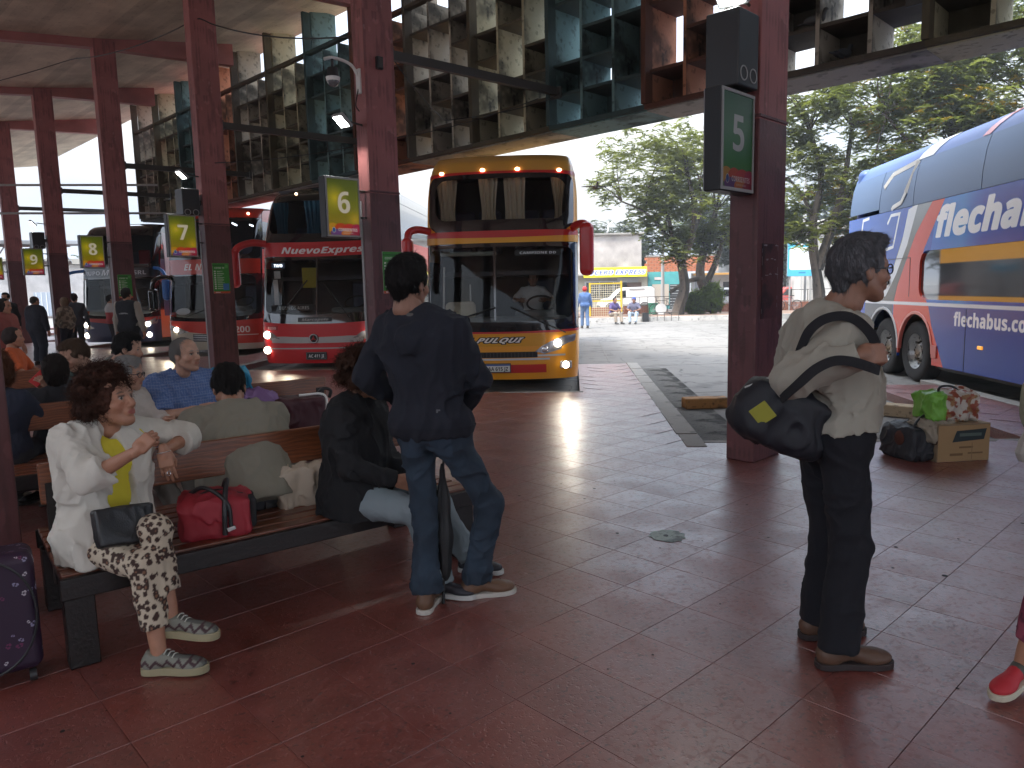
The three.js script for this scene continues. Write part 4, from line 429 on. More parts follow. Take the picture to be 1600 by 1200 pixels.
// ---------------------------------------------------------------- soft bodies: distance fields meshed as one skin
class Field {
  constructor(cell) { this.cell = cell; this.ops = []; }
  cap(a, b, ra, rb, k = 0.02, o = {}) { this.ops.push({ t: 0, a, b, ra, rb: rb ?? ra, k, ...o }); return this; }
  ell(c, r, k = 0.01, o = {}) { this.ops.push({ t: 1, a: c, r, k, ...o }); return this; }
  boxp(c, r, rad, k = 0.01, o = {}) { this.ops.push({ t: 2, a: c, r, rad, k, ...o }); return this; }
  cut(p, n) { this.ops.push({ t: 3, a: p, n }); return this; }
  frame(m) { this.m = m; this.im = m ? m.clone().invert() : null; this.sc = m ? Math.cbrt(Math.abs(m.determinant())) : 1; return this; }
  build(o = {}) {
    const h = this.cell; let lo = [1e9, 1e9, 1e9], hi = [-1e9, -1e9, -1e9]; const v = new THREE.Vector3();
    for (const q of this.ops) { if (q.t === 3) continue; const mr = q.t === 0 ? Math.max(q.ra, q.rb) : q.t === 1 ? Math.max(...q.r) : Math.hypot(...q.r) + q.rad; const pts = q.t === 0 ? [q.a, q.b] : [q.a]; const l = [1e9, 1e9, 1e9], u = [-1e9, -1e9, -1e9]; for (const p of pts) { const w = q.m ? v.set(...p).applyMatrix4(q.m).toArray() : p; const R = mr * (q.m ? q.s : 1); for (let i = 0; i < 3; i++) { l[i] = Math.min(l[i], w[i] - R); u[i] = Math.max(u[i], w[i] + R); } } q.lo = l; q.hi = u; if (!q.sub) for (let i = 0; i < 3; i++) { lo[i] = Math.min(lo[i], l[i]); hi[i] = Math.max(hi[i], u[i]); } }
    const pad = 0.03 + 2 * h; lo = lo.map((x) => x - pad); const n = hi.map((x, i) => Math.ceil((x + pad - lo[i]) / h) + 1), [nx, ny, nz] = n, g = new Float32Array(nx * ny * nz).fill(0.4);
    for (const q of this.ops) {
      const mg = q.t === 3 ? 0 : (q.k + 3 * h + 0.006), i0 = [0, 0, 0], i1 = [nx - 1, ny - 1, nz - 1]; if (q.t !== 3) for (let i = 0; i < 3; i++) { i0[i] = Math.max(0, Math.floor((q.lo[i] - mg - lo[i]) / h)); i1[i] = Math.min(n[i] - 1, Math.ceil((q.hi[i] + mg - lo[i]) / h)); }
      const ab = q.t === 0 ? [q.b[0] - q.a[0], q.b[1] - q.a[1], q.b[2] - q.a[2]] : null, ll = ab ? ab[0] ** 2 + ab[1] ** 2 + ab[2] ** 2 + 1e-12 : 0, L = Math.sqrt(ll), E = q.im ? q.im.elements : null;
      for (let z = i0[2]; z <= i1[2]; z++) for (let y = i0[1]; y <= i1[1]; y++) { let id = (z * ny + y) * nx + i0[0]; for (let x = i0[0]; x <= i1[0]; x++, id++) {
        let px = lo[0] + x * h, py = lo[1] + y * h, pz = lo[2] + z * h, d;
        if (q.t === 3) { d = (px - q.a[0]) * q.n[0] + (py - q.a[1]) * q.n[1] + (pz - q.a[2]) * q.n[2]; if (d > g[id]) g[id] = d; continue; }
        if (E) { const a = px, b = py, c = pz; px = E[0] * a + E[4] * b + E[8] * c + E[12]; py = E[1] * a + E[5] * b + E[9] * c + E[13]; pz = E[2] * a + E[6] * b + E[10] * c + E[14]; }
        const ax = px - q.a[0], ay = py - q.a[1], az = pz - q.a[2];
        if (q.t === 0) { const tr = (ax * ab[0] + ay * ab[1] + az * ab[2]) / ll, t = tr < 0 ? 0 : tr > 1 ? 1 : tr; const ex = ax - ab[0] * t, ey = ay - ab[1] * t, ez = az - ab[2] * t; d = Math.sqrt(ex * ex + ey * ey + ez * ez) - (q.ra + (q.rb - q.ra) * t); if (q.flat && tr > 1) d = Math.max(d, (tr - 1) * L); if (q.flatA && tr < 0) d = Math.max(d, -tr * L); }
        else if (q.t === 1) { const ux = ax / q.r[0], uy = ay / q.r[1], uz = az / q.r[2], k0 = Math.sqrt(ux * ux + uy * uy + uz * uz), vx = ux / q.r[0], vy = uy / q.r[1], vz = uz / q.r[2], k1 = Math.sqrt(vx * vx + vy * vy + vz * vz) + 1e-9; d = k0 * (k0 - 1) / k1; }
        else { const bx = Math.abs(ax) - q.r[0], by = Math.abs(ay) - q.r[1], bz = Math.abs(az) - q.r[2]; d = Math.sqrt(Math.max(bx, 0) ** 2 + Math.max(by, 0) ** 2 + Math.max(bz, 0) ** 2) + Math.min(Math.max(bx, by, bz), 0) - q.rad; }
        if (q.s) d *= q.s; const e = g[id], k = q.k + 1e-6; if (q.sub) { const hh = Math.max(0, k - Math.abs(-d - e)) / k; g[id] = Math.max(e, -d) + hh * hh * k * 0.25; } else { const hh = Math.max(0, k - Math.abs(d - e)) / k; g[id] = Math.min(e, d) - hh * hh * k * 0.25; }
      } }
    }
    if (o.warp) for (let z = 0; z < nz; z++) for (let y = 0; y < ny; y++) for (let x = 0; x < nx; x++) { const id = (z * ny + y) * nx + x; if (Math.abs(g[id]) < 0.035) g[id] += o.warp(lo[0] + x * h, lo[1] + y * h, lo[2] + z * h); }
    // surface nets
    const vid = new Int32Array(nx * ny * nz).fill(-1), P = []; const sx = 1, sy = nx, sz = nx * ny; const co = [0, sx, sy, sx + sy, sz, sx + sz, sy + sz, sx + sy + sz], ed = [[0, 1], [2, 3], [4, 5], [6, 7], [0, 2], [1, 3], [4, 6], [5, 7], [0, 4], [1, 5], [2, 6], [3, 7]];
    for (let z = 0; z < nz - 1; z++) for (let y = 0; y < ny - 1; y++) for (let x = 0; x < nx - 1; x++) { const id = z * sz + y * sy + x; let m = 0; for (let c = 0; c < 8; c++) if (g[id + co[c]] < 0) m |= 1 << c; if (m === 0 || m === 255) continue; let X = 0, Y = 0, Z = 0, k = 0; for (const [a, b] of ed) { const ia = m >> a & 1, ib = m >> b & 1; if (ia === ib) continue; const va = g[id + co[a]], vb = g[id + co[b]], t = va / (va - vb); const ax = a & 1, ay = a >> 1 & 1, az = a >> 2; X += ax + ((b & 1) - ax) * t; Y += ay + ((b >> 1 & 1) - ay) * t; Z += az + ((b >> 2) - az) * t; k++; } vid[id] = P.length / 3; P.push(lo[0] + (x + X / k) * h, lo[1] + (y + Y / k) * h, lo[2] + (z + Z / k) * h); }
    const I = []; const quad = (a, b, c, d, f) => { if (f) I.push(a, b, c, a, c, d); else I.push(a, c, b, a, d, c); };
    for (let z = 1; z < nz - 1; z++) for (let y = 1; y < ny - 1; y++) for (let x = 1; x < nx - 1; x++) { const id = z * sz + y * sy + x, s = g[id] < 0; if (s !== g[id + sx] < 0) quad(vid[id - sy - sz], vid[id - sz], vid[id], vid[id - sy], s); if (s !== g[id + sy] < 0) quad(vid[id - sx - sz], vid[id - sx], vid[id], vid[id - sz], s); if (s !== g[id + sz] < 0) quad(vid[id - sx - sy], vid[id - sy], vid[id], vid[id - sx], s); }
    const G = new THREE.BufferGeometry(); G.setAttribute('position', new THREE.Float32BufferAttribute(P, 3)); G.setIndex(I); G.computeVertexNormals();
    const uv = new Float32Array(P.length / 3 * 2); for (let i = 0; i < P.length / 3; i++) { uv[2 * i] = P[3 * i] + P[3 * i + 2]; uv[2 * i + 1] = P[3 * i + 1]; } G.setAttribute('uv', new THREE.BufferAttribute(uv, 2));
    if (o.color) { const C = new Float32Array(P.length); for (let i = 0; i < P.length; i += 3) { const c = o.color(P[i], P[i + 1], P[i + 2]); C[i] = c[0]; C[i + 1] = c[1]; C[i + 2] = c[2]; } G.setAttribute('color', new THREE.BufferAttribute(C, 3)); }
    return G;
  }
}
// the same operations placed in a frame of their own (a head, a hand)
function framed(F_, m, add_) { const n = F_.ops.length, im = m.clone().invert(), s = Math.cbrt(Math.abs(m.determinant())); add_(F_); for (let i = n; i < F_.ops.length; i++) { F_.ops[i].m = m; F_.ops[i].im = im; F_.ops[i].s = s; } return F_; }
const vadd = (a, b, k = 1) => [a[0] + b[0] * k, a[1] + b[1] * k, a[2] + b[2] * k], vsub = (a, b) => [a[0] - b[0], a[1] - b[1], a[2] - b[2]], vlen = (a) => Math.hypot(...a), vnorm = (a) => { const l = vlen(a) || 1; return [a[0] / l, a[1] / l, a[2] / l]; }, vlerp = (a, b, t) => [lerp(a[0], b[0], t), lerp(a[1], b[1], t), lerp(a[2], b[2], t)], vcross = (a, b) => [a[1] * b[2] - a[2] * b[1], a[2] * b[0] - a[0] * b[2], a[0] * b[1] - a[1] * b[0]], vdot = (a, b) => a[0] * b[0] + a[1] * b[1] + a[2] * b[2];
function ik(a, c, l1, l2, pole) { let d = vsub(c, a), L = vlen(d); const n = vnorm(d); if (L > (l1 + l2) * 0.995) { c = vadd(a, n, (l1 + l2) * 0.995); L = (l1 + l2) * 0.995; } const x = (l1 * l1 - l2 * l2 + L * L) / (2 * L), y = Math.sqrt(Math.max(0, l1 * l1 - x * x)); const pk = vdot(pole, n), p = vnorm(vadd(pole, n, -pk)); return { mid: vadd(vadd(a, n, x), p, y), end: c }; }
const basis = (x, y, z, o) => new THREE.Matrix4().makeBasis(V3(x), V3(y), V3(z)).setPosition(...o);
const folds = (f = 9, amp = 0.007, seed = 0, ax = [1, 0.55, 1]) => (x, y, z) => { const w = noise3(x * 6 + seed, y * 5, z * 6) * 2.2, r = (k, o) => { const n = 1 - Math.abs(noise3(x * f * k * ax[0] + w + seed + o, y * f * k * ax[1] - w * 0.7 + x * f * k * 0.35, z * f * k * ax[2] + w) - 0.5) * 2; return n * n * n; }; return -amp * (1.1 * r(1.15, 0) + 0.7 * r(2.3, 7) + 0.25 * r(4.6, 13) - 0.75); };

function headOps(S, o = {}) { // +z looks ahead, y up, about 0.235 high
  const fem = o.fem ? 1 : 0, w = o.wide ?? 1, age = o.age ?? 0;
  S.ell([0, 0.035, -0.018], [0.075, 0.088, 0.096], 0.01).ell([0, -0.02, 0.028], [0.063 * w, 0.088, 0.062], 0.03).ell([0, 0.062, 0.03], [0.062, 0.05, 0.055], 0.03);
  for (const s of [-1, 1]) S.cap([s * 0.052 * w, -0.05, -0.004], [s * 0.018, -0.098, 0.058], 0.02, 0.02, 0.03);
  S.ell([0, -0.1, 0.066], [0.019 - 0.003 * fem, 0.014, 0.016], 0.022).cap([-0.04, 0.024, 0.073], [0.04, 0.024, 0.073], 0.011 - 0.003 * fem, 0.011 - 0.003 * fem, 0.022);
  for (const s of [-1, 1]) { S.ell([s * 0.045, -0.026, 0.056], [0.024, 0.024, 0.022], 0.022); S.ell([s * 0.031, 0.004, 0.094], [0.017, 0.0115, 0.018], 0.012, { sub: 1 }); S.ell([s * 0.031, 0.003, 0.0735], [0.0128, 0.0118, 0.0128], 0.002); S.cap([s * 0.045, 0.0125, 0.076], [s * 0.018, 0.0125, 0.084], 0.005, 0.005, 0.006); if (age) S.ell([s * 0.031, -0.0135, 0.08], [0.014, 0.006, 0.008], 0.008); }
  S.cap([0, 0.012, 0.084], [0, -0.03, 0.109], 0.0085, 0.012, 0.016).ell([0, -0.037, 0.1], [0.011, 0.008, 0.012], 0.008); for (const s of [-1, 1]) S.ell([s * 0.0135, -0.036, 0.094], [0.0085, 0.008, 0.011], 0.008);
  S.ell([0, -0.06, 0.084], [0.026, 0.018, 0.014], 0.016).cap([-0.017, -0.0585, 0.089], [0.017, -0.0585, 0.089], 0.0055, 0.0055, 0.006).cap([-0.014, -0.0685, 0.0885], [0.014, -0.0685, 0.0885], 0.0065, 0.0065, 0.006).cap([-0.024, -0.064, 0.098], [0.024, -0.064, 0.098], 0.0028, 0.0028, 0.004, { sub: 1 });
  for (const s of [-1, 1]) { S.ell([s * 0.077, -0.004, -0.008], [0.011, 0.032, 0.019], 0.008); S.ell([s * 0.088, -0.0, -0.003], [0.006, 0.02, 0.01], 0.006, { sub: 1 }); }
}
function headColor(base, o) { const brow = o.brow ?? [0.05, 0.035, 0.025], lip = o.lip ?? [base[0] * 0.8, base[1] * 0.55, base[2] * 0.55]; return (x, y, z) => {
  const n = 0.9 + 0.2 * noise3(x * 60, y * 60, z * 60); let c = [base[0] * n, base[1] * n, base[2] * n]; const ax = Math.abs(x), mix = (t, k) => { c = c.map((q, i) => lerp(q, t[i], k)); };
  if (z > 0.03) { const cheek = Math.exp(-(((ax - 0.045) / 0.02) ** 2) - ((y + 0.03) / 0.02) ** 2); mix([base[0] * 1.05, base[1] * 0.72, base[2] * 0.68], 0.45 * cheek + 0.3 * Math.exp(-((x / 0.014) ** 2) - ((y + 0.032) / 0.014) ** 2));
    if (z > 0.075) { const lp = Math.max(0, 1 - (x / 0.026) ** 2 - ((y + 0.0635) / 0.0125) ** 2); mix(lip, sstep(0, 0.4, lp)); }
    const by = 0.0265 + 0.006 * Math.cos((ax - 0.03) * 60) - 0.004, bl = Math.max(0, 1 - ((ax - 0.032) / 0.021) ** 2 - ((y - by) / 0.0055) ** 2); mix(brow, 0.8 * sstep(0, 0.5, bl));
    const ex = ax - 0.031, ey = y - 0.003; if (z > 0.076) { const e = 1 - (ex / 0.0135) ** 2 - (ey / 0.0075) ** 2; if (e > 0) { mix([0.36, 0.33, 0.3], sstep(0, 0.4, e)); if ((x - (x > 0 ? 0.031 : -0.031)) ** 2 + ey * ey < 0.0064 ** 2) c = [0.02, 0.013, 0.01]; } mix([0.03, 0.02, 0.018], 0.8 * sstep(0.006, 0.002, Math.abs(ey - 0.0085)) * sstep(0.017, 0.013, Math.abs(ex))); }
    if (o.stubble) mix([base[0] * 0.5, base[1] * 0.48, base[2] * 0.5], o.stubble * sstep(-0.035, -0.06, y) * 0.6); }
  return c; }; }
function handOps(S, curl = 0.5, spread = 0.1, point = 0) { // wrist at 0, fingers towards +y, palm faces +z, thumb at +x; metres for a grown hand
  S.cap([0, -0.02, 0], [0, 0.02, 0], 0.024, 0.027, 0.02); S.boxp([0.0, 0.05, 0], [0.028, 0.034, 0.004], 0.0105, 0.012); S.cap([0.022, 0.012, 0.004], [0.032, 0.04, 0.01], 0.014, 0.013, 0.014);
  const fl = [[0.028, 0.088, 0.04, 0.024, 0.021, 0.0088], [0.0095, 0.093, 0.044, 0.028, 0.023, 0.0092], [-0.0095, 0.09, 0.041, 0.026, 0.022, 0.0087], [-0.027, 0.081, 0.032, 0.02, 0.019, 0.0078]];
  fl.forEach(([x, y, a, b, c, r], i) => { const cu = (i === 0 && point ? curl * 0.2 : curl) * (0.9 + 0.08 * i); let p = [x, y - 0.012, 0], an = cu * 0.75; const sx = (1.5 - i) * spread * 0.12; for (const [L, k, r2] of [[a + 0.01, 0.95, r], [b, 1.05, r * 0.93], [c, 0.8, r * 0.82]]) { const q = [p[0] + sx * L, p[1] + Math.cos(an) * L, p[2] + Math.sin(an) * L]; S.cap(p, q, r2, r2 * 0.94, 0.004); p = q; an += cu * k * 1.15; } });
  const t0 = [0.033, 0.034, 0.01], t1 = [0.05 - 0.016 * curl, 0.062, 0.022 + 0.012 * curl], t2 = [0.052 - 0.035 * curl, 0.088, 0.03 + 0.016 * curl]; S.cap(t0, t1, 0.0125, 0.0105, 0.008).cap(t1, t2, 0.0105, 0.0085, 0.004);
}
function hairOps(S, st) { const t = st.t ?? 0.012;
  S.ell([0, 0.04, -0.02], [0.075 + t, 0.088 + t, 0.096 + t], 0.01); if (st.top) S.ell([0, 0.105, 0.015], [0.06, 0.035 * st.top, 0.07], 0.03); if (st.quiff) S.cap([-0.045, 0.115, 0.06], [0.045, 0.118, 0.058], 0.02, 0.02, 0.03);
  if (st.side) for (const s of [-1, 1]) S.cap([s * 0.072, 0.03, 0.0], [s * 0.07, -0.03 * st.side, -0.018], 0.016, 0.01, 0.02);
  if (st.nape) S.cap([0, 0, -0.085], [0, -0.06 * st.nape, -0.075], 0.045, 0.036, 0.03);
  if (st.bob) { S.ell([0, -0.005, -0.03], [0.088 + t, 0.1 * st.bob, 0.085 + t], 0.03); }
  S.ell([0, -0.03, 0.105], [0.068, 0.105, 0.075], 0.012, { sub: 1 }); if (!st.bob || st.ears) for (const s of [-1, 1]) S.ell([s * 0.085, -0.015, -0.002], [0.02, 0.032, 0.024], 0.006, { sub: 1 });
  if (st.curls) { const R = rng(st.seed ?? 3), n = st.curls; for (let i = 0; i < n; i++) { const a = R() * TAU, u = R() * 2 - 1, q = Math.sqrt(1 - u * u), x = Math.cos(a) * q, y = u, z = Math.sin(a) * q; if (z > 0.12 && y < 0.6) continue; if (y < -0.65 * (st.low ?? 1)) continue; const rr = st.vol ?? 1.12, p = [x * 0.085 * rr, 0.04 + y * 0.095 * rr - (y < 0 ? 0.03 * (st.low ?? 1) : 0), -0.02 + z * 0.1 * rr]; const cr = (st.cr ?? 0.018) * (0.7 + 0.6 * R()); S.ell(p, [cr, cr, cr], 0.008); } }
}
// fine ribbons of hair laid over the hair mass
function strands(g, him, hm, st, hs) { const R = rng((st.seed ?? 1) + 91), P = g.attributes.position, N = g.attributes.normal, n = st.n ?? 2600, pos = [...P.array], nor = [...N.array], uv = [...g.attributes.uv.array], idx = [...g.index.array], a = new THREE.Vector3(), nn = new THREE.Vector3(), whorl = new THREE.Vector3(0, 0.13, -0.07).applyMatrix4(hm), up = new THREE.Vector3(0, 1, 0).transformDirection(hm), fwd = new THREE.Vector3(0, 0, 1).transformDirection(hm);
  for (let k = 0; k < n; k++) { const i = Math.floor(R() * P.count); a.fromBufferAttribute(P, i); const lp = a.clone().applyMatrix4(him); if (lp.z > 0.02 && lp.y < 0.06) continue; nn.fromBufferAttribute(N, i); const fl = a.clone().sub(whorl).normalize().addScaledVector(up, -0.35).addScaledVector(fwd, st.back ? -0.9 : 0); fl.addScaledVector(nn, -fl.dot(nn)).normalize(); fl.x += (R() - 0.5) * 0.5; fl.y += (R() - 0.5) * 0.4; fl.z += (R() - 0.5) * 0.5; fl.normalize(); const sd = new THREE.Vector3().crossVectors(fl, nn).normalize(), L = (st.curls ? 0.05 : st.len ?? 0.03) * (0.6 + 0.8 * R()) * hs, w = 0.0011 * hs, m = st.curls ? 12 : 4, ph = R() * TAU, rad = st.curls ? 0.0055 + 0.004 * R() : 0, lift = (st.curls ? 0.02 : 0.004) * R() * hs, o = pos.length / 3;
    for (let j = 0; j <= m; j++) { const t = j / m, c = a.clone().addScaledVector(fl, L * (t - 0.15)).addScaledVector(nn, lift * Math.sin(t * 2.4) + 0.0015 - (st.curls ? 0 : 0.003 * t * t)); if (rad) c.addScaledVector(sd, Math.cos(ph + t * 11) * rad).addScaledVector(nn, Math.sin(ph + t * 11) * rad); const ww = w * (1 - 0.75 * t * t); for (const e of [-1, 1]) { pos.push(c.x + sd.x * ww * e, c.y + sd.y * ww * e, c.z + sd.z * ww * e); nor.push(nn.x + sd.x * e * 0.6, nn.y + sd.y * e * 0.6, nn.z + sd.z * e * 0.6); uv.push(t, e); } if (j) { const q = o + j * 2; idx.push(q - 2, q - 1, q, q - 1, q + 1, q); } } }
  const r = new THREE.BufferGeometry(); r.setAttribute('position', new THREE.Float32BufferAttribute(pos, 3)); r.setAttribute('normal', new THREE.Float32BufferAttribute(nor, 3)); r.setAttribute('uv', new THREE.Float32BufferAttribute(uv, 2)); r.setIndex(idx); void him; return r; }
const skinMats = new Map(); const skinM = (k = 0) => { if (!skinMats.has(k)) skinMats.set(k, std([1, 1, 1], 0.52, { vertexColors: true, bumpMap: rep(T.grain, 6), bumpScale: 0.0006 })); return skinMats.get(k); };
const cloth = (c, o = {}) => std(c, 0.92, { bumpMap: rep(T.weave, 6), bumpScale: 0.0007, sheen: 0.25, sheenRoughness: 0.6, ...o });
const hairMat = (c) => std(c, 0.78, { bumpMap: rep(T.grain, 14, 3), bumpScale: 0.003, specularIntensity: 0.5, physical: 1 });

/* A person. Local frame: feet at y = 0, +z ahead, +x to the person's own left. Joints may be given; the rest follows from the height. */
function person(q) {
  const s = (q.h ?? 1.75) / 1.75, lod = q.lod ?? 1, fat = q.fat ?? 1, skin = q.skin ?? [0.36, 0.2, 0.13];
  const g = thing('person', q.label, 'person', q.at, q.yaw, q.group);
  const hip = q.hip ?? [0, 0.95 * s, 0], chest = q.chest ?? [0, 1.4 * s, 0.0], tw = q.twist ?? 0, sw = (q.sw ?? 0.175) * s, tilt = q.tilt ?? 0;
  const acr = vnorm([Math.cos(tw), tilt, -Math.sin(tw)]), fw = vnorm(vcross(acr, vnorm(vsub(chest, hip)))), hipAx = q.hipAx ?? [1, 0, 0], up = vnorm(vsub(chest, hip));
  const sh = [1, -1].map((k) => vadd(vadd(chest, acr, k * sw), up, -0.01 * s)), hj = [1, -1].map((k) => vadd(vadd(hip, hipAx, k * 0.088 * s), [0, -0.03 * s, 0]));
  const neck = vadd(vadd(chest, up, 0.035 * s), fw, -0.012 * s), headC = q.head ?? vadd(vadd(neck, up, 0.155 * s), fw, 0.03 * s), hs = s * (q.hs ?? 1) * 1.02;
  const he = new THREE.Euler(q.pitch ?? 0, q.headYaw ?? 0, q.roll ?? 0, 'YXZ'), hm = new THREE.Matrix4().compose(V3(headC), new THREE.Quaternion().setFromEuler(he), new THREE.Vector3(hs, hs, hs)), him = hm.clone().invert();
  const arms = [0, 1].map((i) => { const k = i ? -1 : 1, a = (i ? q.handR : q.handL) ?? vadd(vadd(sh[i], acr, k * 0.07 * s), up, -0.52 * s); const r = ik(sh[i], a, 0.285 * s, 0.255 * s, (i ? q.elR : q.elL) ?? vadd(vadd([0, 0, 0], fw, -1), acr, k * 0.4)); return { a: sh[i], m: r.mid, b: r.end }; });
  const legs = [0, 1].map((i) => { const k = i ? -1 : 1, f = (i ? q.footR : q.footL) ?? [k * 0.1 * s, 0.08 * s, 0, 0]; const r = ik(hj[i], f, 0.43 * s, 0.42 * s, (i ? q.knR : q.knL) ?? [0, 0, 1]); return { a: hj[i], m: r.mid, b: r.end, yaw: f[3] ?? 0, pit: f[4] ?? 0 }; });
  const mid = vlerp(hip, chest, 0.42), mid2 = vadd(mid, fw, q.slump ? -q.slump : 0);
  const torso = (S, o, k) => { const wv = (f) => [vadd(vadd([0, 0, 0], acr, f), [0, 0, 0]), 0]; void wv;
    const seg = (c, ax, half, r) => S.cap(vadd(c, ax, -half), vadd(c, ax, half), r, r, 0.06 * s);
    seg(vadd(chest, up, -0.09 * s), acr, 0.085 * s, (0.105 + o) * (0.6 + 0.4 * fat)); seg(vadd(vlerp(hip, chest, 0.62), fw, 0.012 * s), acr, 0.06 * s * fat, (0.108 + o) * (0.5 + 0.5 * fat)); seg(vadd(mid2, fw, 0.015 * fat * s), acr, 0.05 * s * fat, (0.102 + o) * (0.3 + 0.7 * fat)); seg(vadd(hip, [0, 0.02 * s, 0]), hipAx, 0.07 * s, (0.112 + o) * (0.4 + 0.6 * fat));
    if (q.belly) S.ell(vadd(vlerp(hip, chest, 0.35), fw, 0.08 * s), [0.13 * s, 0.12 * s, (0.08 + 0.06 * q.belly) * s], 0.08); if (q.bust) for (const e of [-1, 1]) S.ell(vadd(vadd(vadd(chest, up, -0.15 * s), fw, 0.1 * s), acr, e * 0.075 * s), [0.065 * s + o, 0.065 * s + o, 0.055 * s + o], 0.05);
    for (const i of [0, 1]) S.cap(vadd(neck, up, -0.005), vadd(arms[i].a, up, -0.005), 0.048 * s + o * 0.7, 0.052 * s + o * 0.8, 0.06); void k; };
  const skinOps = (S) => { torso(S, -0.012, 0.05); S.cap(vadd(neck, up, -0.03), V3([0, -0.04, -0.025]).applyMatrix4(hm).toArray(), 0.056 * s, 0.052 * s, 0.03); arms.forEach(({ a, m, b }) => S.cap(a, m, 0.046 * s * fat ** 0.6, 0.038 * s * fat ** 0.5, 0.02).cap(m, b, 0.04 * s * fat ** 0.5, 0.025 * s, 0.015)); legs.forEach(({ a, m, b }) => S.cap(a, m, 0.072 * s, 0.048 * s, 0.03).cap(m, b, 0.052 * s, 0.034 * s, 0.02)); };
  const hc = headColor(skin, q), v = new THREE.Vector3(), noiseSkin = (x, y, z) => { const n = 0.9 + 0.2 * noise3(x * 40, y * 40, z * 40); return [skin[0] * n, skin[1] * n, skin[2] * n]; };
  const hcol = (x, y, z) => { v.set(x, y, z).applyMatrix4(him); return hc(v.x, v.y, v.z); };
  const gs = []; const B = new Field(lod > 1 ? 0.02 : 0.013); skinOps(B); gs.push(B.build({ color: noiseSkin }));
  const H = new Field((lod > 1 ? 0.008 : 0.0042) * hs); framed(H, hm, (S) => { headOps(S, q); S.cap([0, -0.05, -0.03], [0, -0.12, -0.045], 0.05, 0.05, 0.03); }); gs.push(H.build({ color: hcol }));
  arms.forEach(({ m, b }, i) => { const k = i ? -1 : 1, o = (i ? q.hR : q.hL) ?? {}; const y = vnorm(o.dir ?? vsub(b, m)), pn = o.palm ?? vadd([0, 0, 0], acr, -k); let z = vnorm(vadd(pn, y, -vdot(pn, y))), x = vcross(y, z); if (vdot(x, o.thumb ?? fw) < 0 && o.flip === undefined) x = vadd([0, 0, 0], x, -1); const hsx = s * (q.fem ? 0.93 : 1); const mm = basis(vadd([0, 0, 0], x, hsx), vadd([0, 0, 0], y, hsx), vadd([0, 0, 0], z, hsx), b); const Hn = new Field((lod > 1 ? 0.008 : 0.0036) * s); framed(Hn, mm, (S) => handOps(S, o.curl ?? 0.45, o.spread ?? 0.3, o.point)); Hn.ops.forEach((p) => { p.s = hsx; }); gs.push(Hn.build({ color: noiseSkin })); });
  add('body', merge(gs), skinM(), g);
  if (q.hair) { const S = new Field((lod > 1 ? 0.009 : 0.0055) * hs); framed(S, hm, (f) => hairOps(f, q.hair)); const a = q.hair.amp ?? 0.006, fr = q.hair.f ?? 90; let hg = S.build({ warp: (x, y, z) => { v.set(x, y, z).applyMatrix4(him); const n = noise3(v.x * fr, v.y * fr * 0.35, v.z * fr * 0.6); return a * hs * (n - 0.5) * 2; } }); if (lod <= 1 && q.hair.n !== 0) hg = strands(hg, him, hm, q.hair, hs); add('hair', hg, hairMat(q.hair.c ?? [0.015, 0.012, 0.011]), g, q.hair.label); }
  // clothes
  if (q.top) { const o = q.top, e = o.loose ?? 0.012, S = new Field(lod > 1 ? 0.014 : (o.cell ?? 0.0085)); torso(S, e, 0.05); if (o.skirt) { S.cap(vadd(hip, up, 0.05), vadd(hip, up, -o.skirt), 0.15 * s * fat + e, 0.17 * s * fat + e, 0.06); } if (o.blouse) S.cap(vadd(hip, hipAx, -0.06), vadd(hip, hipAx, 0.06), 0.135 * s * fat, 0.135 * s * fat, 0.05); const hem = vadd(hip, up, (o.hem ?? -0.06) * s); S.cut(hem, vadd([0, 0, 0], up, -1)); if (o.neck !== 0) S.ell(vadd(vadd(neck, up, 0.06 * s), fw, 0.03 * s), [0.062 * s, 0.062 * s, 0.06 * s].map((r) => r * (o.neck ?? 1)), 0.01, { sub: 1 });
    const sl = o.sleeve ?? 1; arms.forEach(({ a, m, b }, i) => { const sr = o.sr ?? 1, rr = (o.slw ?? 0.056) * s * sr; if (sl <= 0.5) { S.cap(a, vlerp(a, m, sl * 2), rr * 1.08, rr * 1.12, 0.03, { flat: 1 }); } else { S.cap(a, m, rr * 1.05, rr * 0.98, 0.03); S.cap(m, vlerp(m, b, (sl - 0.5) * 2), rr, (o.cuff ?? rr * 0.72), 0.02, { flat: 1 }); } void i; });
    if (o.hood) { S.cap(vadd(vadd(neck, acr, -0.09 * s), fw, -0.03 * s), vadd(vadd(neck, up, -0.09 * s), fw, -0.12 * s), 0.05, 0.045, 0.04).cap(vadd(vadd(neck, acr, 0.09 * s), fw, -0.03 * s), vadd(vadd(neck, up, -0.09 * s), fw, -0.12 * s), 0.05, 0.045, 0.04).cap(vadd(vadd(neck, acr, -0.07 * s), up, 0.02), vadd(vadd(neck, acr, 0.07 * s), up, 0.02), 0.03, 0.03, 0.04, {}); }
    if (o.extra) o.extra(S, { chest, hip, neck, up, fw, acr, arms, sh, s });
    if (o.open) S.ell(vadd(vadd(vlerp(hip, chest, 0.5), fw, 0.17 * s), acr, o.openX ?? 0), [o.open * s, 0.4 * s, 0.12 * s], 0.012, { sub: 1 });
    add(o.name ?? 'shirt', S.build({ warp: folds(o.ff ?? 9, o.fold ?? 0.008, o.seed ?? 1, o.fax), color: o.color }), o.mat ?? (o.color ? cloth([1, 1, 1], { vertexColors: true }) : cloth(o.c)), g, o.label); }
